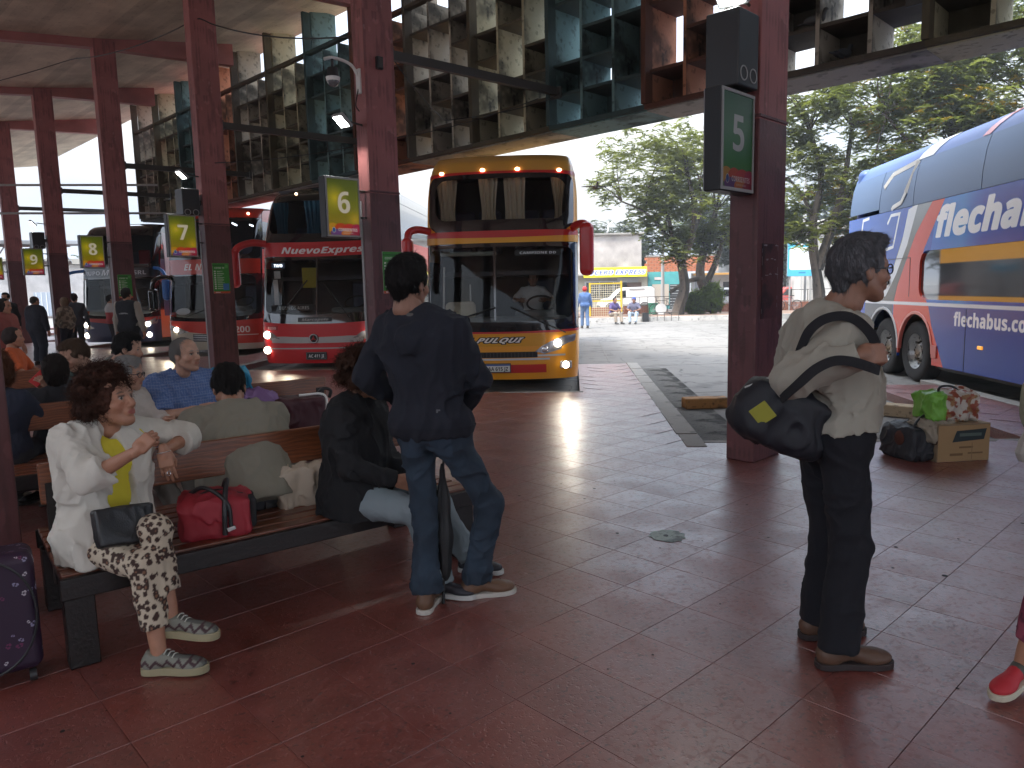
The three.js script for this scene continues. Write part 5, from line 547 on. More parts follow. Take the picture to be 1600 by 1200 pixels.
  if (q.under) { const o = q.under, S = new Field(0.01); torso(S, o.loose ?? 0.003, 0.05); S.cut(vadd(hip, up, 0.0), vadd([0, 0, 0], up, -1)); S.ell(vadd(vadd(neck, up, 0.0), fw, 0.06 * s), [0.075 * s, 0.12 * s, 0.08 * s], 0.01, { sub: 1 }); add(o.name ?? 'undershirt', S.build({ warp: folds(10, 0.006, 8) }), cloth(o.c), g); }
  if (q.collar) { const o = q.collar, pts = []; for (let i = 0; i <= 20; i++) { const a = lerp(-2.75, 2.75, i / 20) + Math.PI; pts.push(vadd(vadd(vadd(neck, acr, Math.sin(a) * (o.r ?? 0.068) * s), fw, -Math.cos(a) * -((o.r ?? 0.068) - 0.008) * s + 0.008), up, (0.028 + (o.up ?? 0) + 0.012 * Math.cos(a)) * s)); } const S = new Field(0.006); for (let i = 0; i < pts.length - 1; i++) S.cap(pts[i], pts[i + 1], 0.013, 0.013, 0.01); for (const e of [0, pts.length - 1]) { const k = e ? 1 : -1; void k; S.cap(pts[e], vadd(vadd(pts[e], up, -0.05), fw, 0.02), 0.011, 0.007, 0.01); } add('collar', S.build(), cloth(o.c), g); }
  if (q.legsWear) { const o = q.legsWear, e = o.loose ?? 0.014, S = new Field(lod > 1 ? 0.014 : (o.cell ?? 0.0085)); S.cap(vadd(hip, hipAx, -0.075 * s), vadd(hip, hipAx, 0.075 * s), (0.115 * s + e * 0.6) * (0.4 + 0.6 * fat), (0.115 * s + e * 0.6) * (0.4 + 0.6 * fat), 0.05); S.cut(vadd(hip, up, (o.waist ?? 0.1) * s), up);
    const to = o.to ?? 0.96; legs.forEach(({ a, m, b }) => { S.cap(a, m, 0.082 * s * fat + e, 0.056 * s + e * (o.kn ?? 1), 0.04).cap(m, vlerp(m, b, to), 0.056 * s + e * (o.kn ?? 1), (o.cuff ?? 0.048 * s + e), 0.03, { flat: 1 }); if (o.stack) { const d = vsub(b, m); for (let k = 0; k < 3; k++) S.ell(vadd(vlerp(m, b, to - 0.03 - k * 0.07), [(k % 2 - 0.5) * 0.012, 0, 0.006]), [0.056 * s + e, 0.018, 0.06 * s + e], 0.02); void d; } }); add(o.name ?? 'trousers', S.build({ warp: folds(o.ff ?? 8, o.fold ?? 0.007, o.seed ?? 5, [1, 0.8, 1]), color: o.color }), o.mat ?? (o.color ? cloth([1, 1, 1], { vertexColors: true }) : cloth(o.c)), g); }
  if (q.shoes) legs.forEach(({ b, m, yaw, pit }) => { const o = q.shoes, fs = s * (o.s ?? 1); const mm = new THREE.Matrix4().compose(V3([b[0], Math.max(b[1] - 0.08 * s, 0.0) + (pit ? 0.0 : 0), b[2]]), new THREE.Quaternion().setFromEuler(new THREE.Euler(pit, yaw, 0, 'YXZ')), new THREE.Vector3(fs, fs, fs)); void m; const grp = new THREE.Group(); grp.name = 'shoe'; grp.applyMatrix4(mm); g.add(grp);
    const S = new Field(lod > 1 ? 0.01 : 0.0055); S.cap([0, 0.05, -0.035], [0, 0.088, -0.02], 0.038, 0.036, 0.02, { flat: 1 }); S.ell([0, 0.045, -0.03], [0.036, 0.04, 0.045], 0.02).cap([0, 0.062, 0.02], [0, 0.04, 0.12], 0.034, 0.026, 0.03).ell([0.003, 0.036, 0.135], [0.044, 0.028, 0.062], 0.03); S.cut([0, 0.018, 0], [0, -1, 0]); add('upper', S.build({ warp: (x, y, z) => 0.0022 * (noise3(x * 60, y * 60, z * 40) - 0.5), color: o.color }), o.mat ?? (o.color ? std([1, 1, 1], 0.7, { vertexColors: true }) : std(o.c, o.r ?? 0.55, { bumpMap: T.grain, bumpScale: 0.001 })), grp);
    const so = []; const out = [[0, -0.078], [0.03, -0.066], [0.037, -0.03], [0.034, 0.02], [0.042, 0.09], [0.046, 0.14], [0.034, 0.185], [0.004, 0.203], [-0.028, 0.185], [-0.04, 0.14], [-0.038, 0.09], [-0.031, 0.02], [-0.036, -0.03], [-0.029, -0.066]]; void so; add('sole', at(ext(new THREE.CatmullRomCurve3(out.map(([x, z]) => new THREE.Vector3(x, z, 0)), true).getPoints(48).map((p) => [p.x, -p.y]), 0.018 * (o.sole ?? 1), 0.003), 0, 0.003, 0, -Math.PI / 2), std(o.solC ?? [0.06, 0.05, 0.045], 0.7), grp); if (o.lace) { const l = []; for (let k = 0; k < 5; k++) { const z = 0.03 + k * 0.016, y = 0.1 - k * 0.009; l.push(tube([[-0.022, y - 0.008, z], [0, y + 0.002, z + 0.004], [0.022, y - 0.008, z + 0.008]], 0.003, 8, 5)); } add('laces', l, std(o.lace, 0.8), grp); } });
  const tr = { g, hm, arms, legs, neck, chest, hip, up, fw, acr, s, hs, sh };
  if (q.glasses) { const l = []; for (const e of [-1, 1]) { l.push(at(new THREE.TorusGeometry(0.0195, 0.0026, 6, 22), e * 0.032, 0.002, 0.1, 0, e * 0.15, 0, [1.2, 0.95, 1])); l.push(bar([e * 0.053, 0.006, 0.095], [e * 0.082, 0.008, -0.01], 0.0026, 6)); } l.push(bar([-0.012, 0.006, 0.104], [0.012, 0.006, 0.104], 0.0018, 6)); const o = add('spectacles', l, std(q.glasses, 0.3), g); o.applyMatrix4(hm); }
  return tr;
}

// a piece of cloth sewn on: the triangles of a garment that lie where test() says, lifted off it
function sewn(par, from, name, test, off, mat, label) { const src = par.children.find((c) => c.name === from).geometry, P = src.attributes.position, N = src.attributes.normal, I = src.index.array, map = new Map(), pos = [], nor = [], uv = [], idx = []; const vid = (i) => { if (!map.has(i)) { map.set(i, pos.length / 3); pos.push(P.getX(i) + N.getX(i) * off, P.getY(i) + N.getY(i) * off, P.getZ(i) + N.getZ(i) * off); nor.push(N.getX(i), N.getY(i), N.getZ(i)); uv.push(P.getX(i) + P.getZ(i), P.getY(i)); } return map.get(i); }; for (let k = 0; k < I.length; k += 3) { const t = [I[k], I[k + 1], I[k + 2]]; if (t.every((i) => test(P.getX(i), P.getY(i), P.getZ(i)))) idx.push(...t.map(vid)); } if (!idx.length) return null; const g = new THREE.BufferGeometry(); g.setAttribute('position', new THREE.Float32BufferAttribute(pos, 3)); g.setAttribute('normal', new THREE.Float32BufferAttribute(nor, 3)); g.setAttribute('uv', new THREE.Float32BufferAttribute(uv, 2)); g.setIndex(idx); return add(name, g, mat, par, label); }
// ---------------------------------------------------------------- double benches
const BDIR = [0.79, 0.613], BTURN = 0.66;
const woodM = [[0.36, 0.115, 0.045], [0.27, 0.08, 0.036], [0.33, 0.1, 0.042]].map((c) => std(c, 0.3, { map: rep(T.wood, 0.9, 2.2), clearcoat: 0.35, clearcoatRoughness: 0.25, bumpMap: rep(T.wood, 0.9, 2.2), bumpScale: 0.0008 }));
const darkWood = std([0.018, 0.011, 0.01], 0.42, { map: rep(T.wood, 1.2), bumpMap: rep(T.grain, 2), bumpScale: 0.001 });
function bench(label, cx, cd, len) {
  const t = thing('bench', label, 'bench', [cx, 0, -cd], BTURN, 'double wooden benches of the hall'), R = rng(Math.round(len * 100 + cd * 7)), h = len / 2;
  for (const s of [-1, 1]) { for (let k = 0; k < 4; k++) { const w = 0.082, z = s * (0.085 + k * 0.1); add('seat_slat', rbox(len - 0.02, 0.026, w, 0.006, 0, 0.412 + (R() - 0.5) * 0.003, z), woodM[Math.floor(R() * 3)], t); } add('apron', rbox(len, 0.095, 0.035, 0.006, 0, 0.365, s * 0.445), darkWood, t); }
  add('back_board', rbox(len, 0.195, 0.034, 0.009, 0, 0.745, 0.0), woodM[0], t);
  for (const x of [-h + 0.06, 0, h - 0.06]) { add('back_post', rbox(0.075, 0.5, 0.05, 0.006, x, 0.5, -0.0), darkWood, t); add('cross_rail', rbox(0.07, 0.07, 0.84, 0.006, x, 0.36, 0), darkWood, t); }
  for (const x of [-h + 0.07, h - 0.07]) for (const z of [-0.39, 0.39]) add('leg', rbox(0.12, 0.33, 0.11, 0.006, x, 0.165, z), darkWood, t);
  add('low_rail', rbox(len - 0.2, 0.06, 0.04, 0.006, 0, 0.17, -0.3), darkWood, t);
  for (let i = 0; i < 2; i++) add('bolt', [cyl(0.012, 0.012, 0.01, -h + 0.06, 0.72 + i * 0.06, 0.02, Math.PI / 2)], M.steel, t);
  return t;
}
bench('glossy red slatted bench on which the woman in leopard trousers sits', -1.96 + 0.79 * 1.08 - 0.613 * 0.43, 3.05 + 0.613 * 1.08 + 0.79 * 0.43, 2.16);
bench('wooden bench behind, where the man in the blue shirt and the grey haired woman sit', -3.34 + 0.79 * 0.5, 5.53 + 0.613 * 0.5, 3.1);
bench('farthest wooden bench, its orange lit back board at the left edge', -5.32 - 0.79 * 0.9, 8.05 - 0.613 * 0.9, 2.6);
// ---------------------------------------------------------------- the people
const inFrame = (a, yaw) => { const m = new THREE.Matrix4().compose(V3(a), new THREE.Quaternion().setFromEuler(new THREE.Euler(0, yaw, 0)), new THREE.Vector3(1, 1, 1)).invert(); return (x, y, z, ...r) => [...new THREE.Vector3(x, y, z).applyMatrix4(m).toArray(), ...r]; };
const dirIn = (yaw) => (x, y, z) => new THREE.Vector3(x, y, z).applyAxisAngle(new THREE.Vector3(0, 1, 0), -yaw).toArray();
const D2R = Math.PI / 180, SK = { tan: [0.38, 0.185, 0.115], fair: [0.46, 0.26, 0.18], brown: [0.26, 0.13, 0.085], dark: [0.2, 0.1, 0.065] };
const leopard = (x, y, z) => { let a = 9, b = 9, hx = 0; const f = 34, X = x * f + z * f * 0.35, Y = y * f, Z = z * f; const ix = Math.floor(X), iy = Math.floor(Y), iz = Math.floor(Z); for (let i = -1; i <= 1; i++) for (let j = -1; j <= 1; j++) for (let k = -1; k <= 1; k++) { const px = ix + i + 0.15 + 0.7 * hash3(ix + i, iy + j, iz + k), py = iy + j + 0.15 + 0.7 * hash3(ix + i, iy + j, iz + k + 77), pz = iz + k + 0.15 + 0.7 * hash3(ix + i + 33, iy + j, iz + k); const d = Math.hypot((X - px) * (0.8 + 0.5 * hash3(ix + i, 5, iz + k)), Y - py, Z - pz); if (d < a) { b = a; a = d; hx = hash3(ix + i, iy + j + 9, iz + k); } else if (d < b) b = d; } const r = 0.36 + 0.12 * hx, c = [0.5, 0.42, 0.32], dk = [0.045, 0.022, 0.018], br = [0.2, 0.1, 0.06]; if (a < r * 0.5) return hx > 0.4 ? br : dk; if (a < r + 0.06) return dk; return c; };

{ // woman with leopard trousers on the first bench
  const A = [-1.9, 0, -3.33], yaw = 66 * D2R, w = inFrame(A, yaw), dv = dirIn(yaw);
  const r = person({ label: 'woman in white jacket, yellow top and leopard trousers sitting on the bench', at: A, yaw, h: 1.62, skin: SK.tan, fem: 1, age: 1, fat: 1.14, bust: 1, sw: 0.17, hip: w(-1.9, 0.53, -3.33), chest: w(-1.9, 0.985, -3.38), tilt: -0.02, twist: -0.06, head: w(-1.83, 1.135, -3.35), headYaw: 0.22, pitch: -0.2, roll: 0.0, lip: [0.3, 0.09, 0.075], brow: [0.06, 0.03, 0.02],
    handR: w(-1.60, 0.955, -3.1), elR: dv(-0.3, -0.8, 0.5), handL: w(-1.66, 0.875, -3.46), elL: dv(0.1, 0.05, -0.8), hR: { dir: dv(0.6, 0.65, -0.35), palm: dv(0.2, 0, -0.8), thumb: dv(0.2, 0.9, 0.2), curl: 1.25 }, hL: { dir: dv(0.22, -0.95, 0.2), palm: dv(-0.35, 0, -0.9), thumb: dv(0.6, 0, 0.4), curl: 0.35, spread: 0.4 },
    footL: [...w(-1.5, 0.215, -3.07), 0.38, 0.08], footR: [...w(-1.53, 0.082, -3.0), 0.42, 0], knL: [-0.15, 0.9, 0.5], knR: dv(0.6, 0.5, 0.3),
    hs: 1.08, hair: { t: 0.016, curls: 170, vol: 1.22, cr: 0.02, low: 0.95, seed: 4, bob: 0.6, amp: 0.014, f: 170, c: [0.06, 0.022, 0.013], top: 1 },
    under: { c: [0.62, 0.52, 0.04], name: 'yellow_top', loose: 0.012 },
    top: { name: 'white_jacket', c: [0.56, 0.53, 0.47], loose: 0.026, hem: -0.13, skirt: 0.12, sleeve: 0.68, slw: 0.066, cuff: 0.062, fold: 0.016, ff: 7, seed: 3, neck: 1.15, open: 0.06, openX: -0.02, cell: 0.0075 },
    legsWear: { name: 'leopard_trousers', color: leopard, to: 0.68, loose: 0.012, cuff: 0.058, cell: 0.0058, fold: 0.007, waist: 0.1 },
    shoes: { color: (x, y, z) => { const zig = Math.abs(((z * 22 + 10) % 1) - 0.5) * 0.05 + 0.028; if (y < 0.03) return [0.3, 0.27, 0.18]; if (Math.abs(y - zig - 0.012) < 0.008) return [0.05, 0.02, 0.025]; return Math.abs(x) < 0.018 && z > 0.03 ? [0.1, 0.1, 0.09] : [0.2, 0.2, 0.165]; }, solC: [0.32, 0.28, 0.17], sole: 1.5, s: 1.08, lace: [0.5, 0.52, 0.46] } });
  const { g, hm } = r; const clip = add('hair_clip', [tube([[-0.05, 0.128, 0.035], [0, 0.15, 0.02], [0.05, 0.13, 0.02]], 0.013, 14, 8)], std([0.12, 0.06, 0.03], 0.3), g); clip.applyMatrix4(hm); const er = add('earring', [new THREE.SphereGeometry(0.006, 10, 8).translate(-0.084, -0.04, -0.004)], M.chrome, g); er.applyMatrix4(hm);
  const ring = add('ring', at(new THREE.TorusGeometry(0.0105, 0.0025, 6, 16), 0, 0, 0), M.chrome, g); ring.position.set(...vadd(r.arms[0].b, dv(0.03, -0.1, 0.03))); const wr = add('bracelet', at(new THREE.TorusGeometry(0.031, 0.0022, 6, 24), 0, 0, 0, Math.PI / 2 - 0.2), M.chrome, g); wr.position.set(...vadd(r.arms[0].b, [0, -0.005, 0]));
  // the bag on her lap
  const S = new Field(0.006); S.boxp([0, 0, 0], [0.11, 0.068, 0.012], 0.016, 0.01); const bag = thing('clutch_bag', 'black leather clutch bag lying on the lap of the woman in leopard trousers', 'handbag', [-1.68, 0.63, -3.1], 1.0); const b1 = add('bag_body', S.build({ warp: folds(12, 0.004, 2) }), std([0.016, 0.016, 0.018], 0.38, { bumpMap: rep(T.grain, 5), bumpScale: 0.001 }), bag); b1.rotation.set(-0.35, 0, -0.12); add('zip', tube([[-0.11, 0.083, -0.03], [0, 0.08, -0.028], [0.11, 0.058, -0.028]], 0.003, 10, 6), M.steel, bag);
}
{ // curly haired youth in a black jacket at the end of the first bench
  const A = [-0.86, 0, -3.98], yaw = 72 * D2R, w = inFrame(A, yaw), dv = dirIn(yaw);
  person({ label: 'curly haired person in black hooded jacket and pale jeans seated at the bench end', at: A, yaw, h: 1.66, skin: SK.tan, fat: 1.05, sw: 0.165, hip: w(-0.87, 0.52, -3.97), chest: w(-0.85, 0.965, -3.98), head: w(-0.785, 1.15, -3.98), headYaw: 0.25, pitch: 0.1, handR: w(-0.62, 0.62, -3.8), handL: w(-0.58, 0.6, -3.98), elR: dv(-0.5, -0.6, 0.5), elL: dv(-0.3, -0.6, -0.5), hR: { curl: 0.6 }, hL: { curl: 0.6 }, footR: [...w(-0.4, 0.08, -3.74), 0.1, 0], footL: [...w(-0.26, 0.08, -4.08), 0.05, 0], knR: [0, 1, 0.4], knL: [0, 1, 0.4],
    hair: { t: 0.014, curls: 200, vol: 1.34, cr: 0.018, low: 0.8, seed: 9, amp: 0.014, f: 180, c: [0.06, 0.025, 0.014], bob: 0.45 }, top: { name: 'black_jacket', c: [0.009, 0.009, 0.011], loose: 0.035, hem: -0.12, skirt: 0.1, sleeve: 1, slw: 0.07, cuff: 0.045, fold: 0.016, ff: 7, hood: 1, seed: 12 }, collar: { c: [0.4, 0.39, 0.36] }, legsWear: { name: 'pale_jeans', c: [0.2, 0.24, 0.26], loose: 0.02, to: 0.97, cuff: 0.062, fold: 0.009, stack: 1 }, shoes: { c: [0.02, 0.02, 0.028], solC: [0.5, 0.5, 0.48], sole: 1.2 } });
}
{ // standing man in a navy hooded sweatshirt, seen from behind
  const A = [-0.36, 0, -3.68], yaw = 168 * D2R, w = inFrame(A, yaw), dv = dirIn(yaw);
  const navy = person({ label: 'man in navy hooded sweatshirt and jeans standing with his back to us', at: A, yaw, h: 1.77, skin: SK.brown, fat: 0.97, sw: 0.174, hip: w(-0.41, 0.925, -3.68), hipAx: vnorm([1, 0.24, 0]), chest: w(-0.445, 1.425, -3.68), tilt: 0.03, twist: -0.1, head: w(-0.495, 1.635, -3.69), headYaw: -0.35, pitch: 0.02, roll: 0.03, handL: w(-0.6, 1.02, -3.95), handR: w(-0.27, 0.985, -3.9), elL: dv(-1, -0.3, 0.3), elR: dv(1, -0.35, 0.35), hL: { curl: 0.9 }, hR: { curl: 0.9 },
    footL: [...w(-0.455, 0.08, -3.6), 0.0, 0], footR: [...w(-0.215, 0.08, -3.735), -1.12, 0], knL: [0.1, 0, 1], knR: [-0.95, 0, 0.55],
    hair: { t: 0.016, top: 1.25, side: 1.0, nape: 0.75, amp: 0.005, f: 150, c: [0.012, 0.01, 0.01] }, top: { name: 'hooded_sweatshirt', c: [0.011, 0.013, 0.022], loose: 0.034, hem: -0.04, sleeve: 1, slw: 0.07, cuff: 0.046, fold: 0.015, ff: 6.5, hood: 1, seed: 21 }, collar: { c: [0.1, 0.095, 0.09], r: 0.08, up: 0.008 },
    legsWear: { name: 'blue_jeans', c: [0.03, 0.05, 0.078], loose: 0.012, to: 0.985, cuff: 0.064, fold: 0.012, ff: 8, stack: 1, seed: 7, mat: cloth([0.03, 0.05, 0.078], { map: rep(T.mottle, 2.2) }) }, shoes: { c: [0.13, 0.065, 0.035], solC: [0.5, 0.47, 0.42], s: 1.06, lace: [0.4, 0.22, 0.06] } });
  { const [hx, hy, hz] = navy.hip, jm = cloth([0.026, 0.043, 0.068]); for (const k of [-1, 1]) sewn(navy.g, 'blue_jeans', 'back_pocket', (x, y, z) => Math.abs(x - hx - k * 0.078) < 0.058 && y < hy - 0.02 && y > hy - 0.15 + 0.25 * Math.abs(x - hx - k * 0.078) && z < hz - 0.03, 0.004, jm); sewn(navy.g, 'hooded_sweatshirt', 'hem_rib', (x, y, z) => y < hy + 0.015 && Math.hypot(x - hx, z - hz) < 0.23, 0.006, cloth([0.008, 0.009, 0.016])); sewn(navy.g, 'hooded_sweatshirt', 'small_badge', (x, y, z) => Math.hypot(x - hx + 0.075, y - hy - 0.1) < 0.014 && z < hz, 0.003, cloth([0.12, 0.12, 0.13])); }
  // his furled umbrella
  const u = thing('umbrella', 'furled black umbrella held upright between the legs of the man in navy', 'umbrella', [-0.36, 0, -3.72], 0); const a = [-0.02, 0.0, 0.06], b = [0.0, 0.9, -0.06], pr = []; for (let i = 0; i <= 18; i++) { const t = i / 18; pr.push(new THREE.Vector2(0.006 + 0.036 * Math.pow(Math.sin(Math.PI * Math.pow(t, 0.75)), 0.8) + (t > 0.95 ? 0 : 0.004 * Math.sin(t * 20)), 0.1 + 0.62 * t)); } const can = new THREE.LatheGeometry(pr, 24); { const p = can.attributes.position; for (let i = 0; i < p.count; i++) { const x = p.getX(i), z = p.getZ(i), an = Math.atan2(z, x), k = 1 + 0.12 * Math.sin(an * 7 + p.getY(i) * 6); p.setX(i, x * k); p.setZ(i, z * k); } can.computeVertexNormals(); } add('canopy', at(can, -0.01, 0, 0.04, -0.09), std([0.012, 0.012, 0.013], 0.6), u); add('shaft', bar(a, b, 0.006), M.steel, u); add('ferrule', bar(a, vlerp(a, b, 0.13), 0.009), M.black, u); add('handle', tube([b, [0, 0.95, -0.065], [0.02, 0.985, -0.07], [0.045, 0.97, -0.07]], 0.012, 16, 8), M.blackPlastic, u);
}
{ // standing man in a pale shirt, in profile on the right
  const A = [1.35, 0, -3.05], yaw = 94 * D2R, w = inFrame(A, yaw), dv = dirIn(yaw);
  const r = person({ label: 'grey haired man with spectacles in pale shirt and dark trousers standing in profile', at: A, yaw, h: 1.78, skin: SK.brown, age: 1, fat: 1.02, sw: 0.18, hip: w(1.335, 0.974, -3.05), chest: w(1.285, 1.425, -3.04), belly: 0.45, head: w(1.405, 1.64, -3.0), headYaw: 0.02, pitch: -0.04, roll: 0, brow: [0.12, 0.11, 0.1], handR: w(1.285, 1.33, -2.72), elR: dv(-0.75, -0.75, 0.35), handL: w(1.36, 1.28, -3.14), elL: dv(-0.5, -0.8, -0.6), hR: { dir: dv(0.97, 0.05, -0.1), palm: dv(0.05, -0.35, -0.9), thumb: dv(0.1, 0.95, -0.1), curl: 1.05 }, hL: { curl: 1.2, dir: dv(0.9, 0.3, 0.2) }, footR: [...w(1.335, 0.082, -2.93), -0.08, 0], footL: [...w(1.365, 0.082, -3.2), 0.06, 0], knR: [-0.05, 0, 1], knL: [0.1, 0, 1],
    hair: { t: 0.013, top: 1.15, quiff: 1, side: 1.2, nape: 0.9, amp: 0.005, f: 120, c: [0.12, 0.12, 0.13] }, glasses: [0.015, 0.015, 0.018], top: { name: 'pale_shirt', c: [0.33, 0.31, 0.26], loose: 0.026, hem: 0.04, blouse: 1, sleeve: 0.99, slw: 0.068, cuff: 0.05, fold: 0.017, ff: 6.5, seed: 31, cell: 0.0075 }, collar: { c: [0.33, 0.31, 0.26] },
    legsWear: { name: 'dark_trousers', c: [0.006, 0.0065, 0.011], loose: 0.016, kn: 1.3, to: 1.0, cuff: 0.08, fold: 0.009, ff: 6, seed: 9, waist: 0.12 }, shoes: { c: [0.1, 0.05, 0.03], s: 1.12, solC: [0.03, 0.02, 0.02] } });
  add('belt', at(new THREE.TorusGeometry(0.15, 0.014, 8, 40), ...vadd(r.hip, [0, 0.075, 0.03]), Math.PI / 2, 0, 0, [1.0, 0.92, 1.2]), std([0.012, 0.01, 0.01], 0.4), r.g);
  // his bag, slung behind him
  const S = new Field(0.011), bag = thing('shoulder_bag', 'bulky black shoulder bag with a yellow tag hanging behind the man in the pale shirt', 'bag', [1.1, 0, -2.97], 0);
  framed(S, new THREE.Matrix4().compose(new THREE.Vector3(0.0, 1.075, -0.01), new THREE.Quaternion().setFromEuler(new THREE.Euler(0.1, 0.15, -0.42)), new THREE.Vector3(1, 1, 1)), (f) => { f.boxp([0.01, -0.015, 0], [0.135, 0.075, 0.07], 0.045, 0.02).ell([-0.15, -0.01, 0], [0.05, 0.09, 0.09], 0.05).ell([0.05, -0.08, 0.02], [0.14, 0.06, 0.1], 0.06).cap([-0.08, 0.1, 0.02], [0.1, 0.11, 0], 0.022, 0.022, 0.05); }); add('bag_body', S.build({ warp: folds(5, 0.017, 14) }), cloth([0.007, 0.008, 0.014], { roughness: 0.6 }), bag);
  add('yellow_tag', rbox(0.075, 0.075, 0.008, 0.003, -0.13, 1.1, 0.128, -0.4, 0.1, 0.7), std([0.28, 0.27, 0.03], 0.6), bag); add('zip', tube([[-0.17, 1.19, 0.03], [-0.06, 1.23, 0.05], [0.1, 1.185, 0.09]], 0.004, 14, 6), M.alu, bag);
  const strap = (pts) => { const l = new THREE.CatmullRomCurve3(pts.map(V3)).getPoints(40), g = []; for (let i = 0; i < l.length - 1; i++) g.push(bbar(l[i], l[i + 1].clone().add(l[i + 1].clone().sub(l[i]).multiplyScalar(0.12)), 0.006, 0.036)); return merge(g); };
  add('strap', strap([[1.03 - 1.1, 1.16, 0.16], [1.055 - 1.1, 1.235, 0.27], [1.1 - 1.1, 1.29, 0.305], [1.16 - 1.1, 1.318, 0.312], [1.22 - 1.1, 1.315, 0.312], [1.3 - 1.1, 1.29, 0.3], [1.345 - 1.1, 1.275, 0.27]]), cloth([0.012, 0.012, 0.015]), bag); add('strap', strap([[1.1 - 1.1, 1.24, 0.08], [1.115 - 1.1, 1.35, 0.12], [1.14 - 1.1, 1.425, 0.15], [1.19 - 1.1, 1.465, 0.17], [1.27 - 1.1, 1.468, 0.19], [1.335 - 1.1, 1.4, 0.225], [1.36 - 1.1, 1.3, 0.235]]), cloth([0.012, 0.012, 0.015]), bag);
}
{ // big man in grey, bowed, on the far side of the first bench
  const A = [-1.5, 0, -4.1], yaw = 208 * D2R, w = inFrame(A, yaw), dv = dirIn(yaw);
  person({ label: 'broad man in grey sweater bent forward, his back to us behind the bench board', at: A, yaw, h: 1.84, skin: SK.tan, fat: 1.4, sw: 0.205, hip: w(-1.5, 0.53, -4.12), chest: w(-1.6, 0.905, -4.22), slump: 0.07, head: w(-1.675, 1.055, -4.36), pitch: 0.55, headYaw: 0.0, handL: w(-1.85, 0.62, -4.5), handR: w(-1.7, 0.62, -4.62), elL: dv(-0.6, -0.6, -0.1), elR: dv(0.6, -0.6, 0.1), hL: { curl: 0.7 }, hR: { curl: 0.7 }, footL: [...w(-1.85, 0.08, -4.5), 0, 0], footR: [...w(-1.65, 0.08, -4.65), 0, 0], knL: [0, 1, 0.5], knR: [0, 1, 0.5],
    hair: { t: 0.011, top: 1.0, side: 0.8, nape: 0.8, amp: 0.007, c: [0.016, 0.014, 0.013] }, top: { name: 'grey_sweater', c: [0.23, 0.215, 0.17], loose: 0.034, hem: -0.11, skirt: 0.05, blouse: 1, sleeve: 1, slw: 0.076, fold: 0.015, ff: 6, seed: 41, neck: 0.85 }, collar: { c: [0.2, 0.185, 0.15] }, legsWear: { c: [0.05, 0.05, 0.055], loose: 0.02 }, shoes: { c: [0.03, 0.03, 0.03] } });
  const S = new Field(0.009); S.boxp([0, 0.1, 0], [0.11, 0.085, 0.04], 0.03, 0.02); const b = thing('cloth_bag', 'beige cloth bag lying on the bench slats beside the man in grey', 'bag', [-1.2, 0.425, -4.1], 0.5); add('bag_body', S.build({ warp: folds(9, 0.024, 6) }), cloth([0.5, 0.42, 0.33]), b);
}
{ // man in a blue shirt
  const A = [-2.5, 0, -5.5], yaw = 52 * D2R, w = inFrame(A, yaw), dv = dirIn(yaw);
  const plaid = (x, y, z) => { const a = Math.sin(y * 320) > 0.75, b = Math.sin((x + z * 0.4) * 320) > 0.75; return a || b ? [0.17, 0.23, 0.42] : [0.085, 0.15, 0.34]; };
  person({ label: 'older man with short grey hair in a blue checked shirt sitting with folded arms', at: A, yaw, h: 1.74, skin: SK.fair, age: 1, fat: 1.24, belly: 0.8, sw: 0.195, hip: w(-2.5, 0.53, -5.55), chest: w(-2.5, 0.975, -5.58), head: w(-2.43, 1.165, -5.53), headYaw: 0.32, pitch: -0.1, brow: [0.2, 0.18, 0.16], stubble: 0.2, handR: w(-2.26, 0.79, -5.3), handL: w(-2.3, 0.77, -5.38), elR: dv(-0.6, -0.6, 0.4), elL: dv(0.5, -0.7, -0.4), hR: { curl: 0.8 }, hL: { curl: 0.9 }, footR: [...w(-2.2, 0.08, -5.05), 0, 0], footL: [...w(-2.0, 0.08, -5.2), 0, 0], knL: [0.2, 1, 0.4], knR: [-0.2, 1, 0.4],
    hair: { t: 0.006, side: 0.6, nape: 0.5, amp: 0.003, c: [0.2, 0.19, 0.18] }, top: { name: 'blue_shirt', color: plaid, loose: 0.022, hem: -0.08, skirt: 0.06, sleeve: 0.46, slw: 0.07, fold: 0.012, seed: 51, neck: 1.25, cell: 0.007 }, collar: { c: [0.1, 0.17, 0.36] }, legsWear: { c: [0.09, 0.085, 0.075], loose: 0.02 }, shoes: { c: [0.03, 0.03, 0.03] } });
}
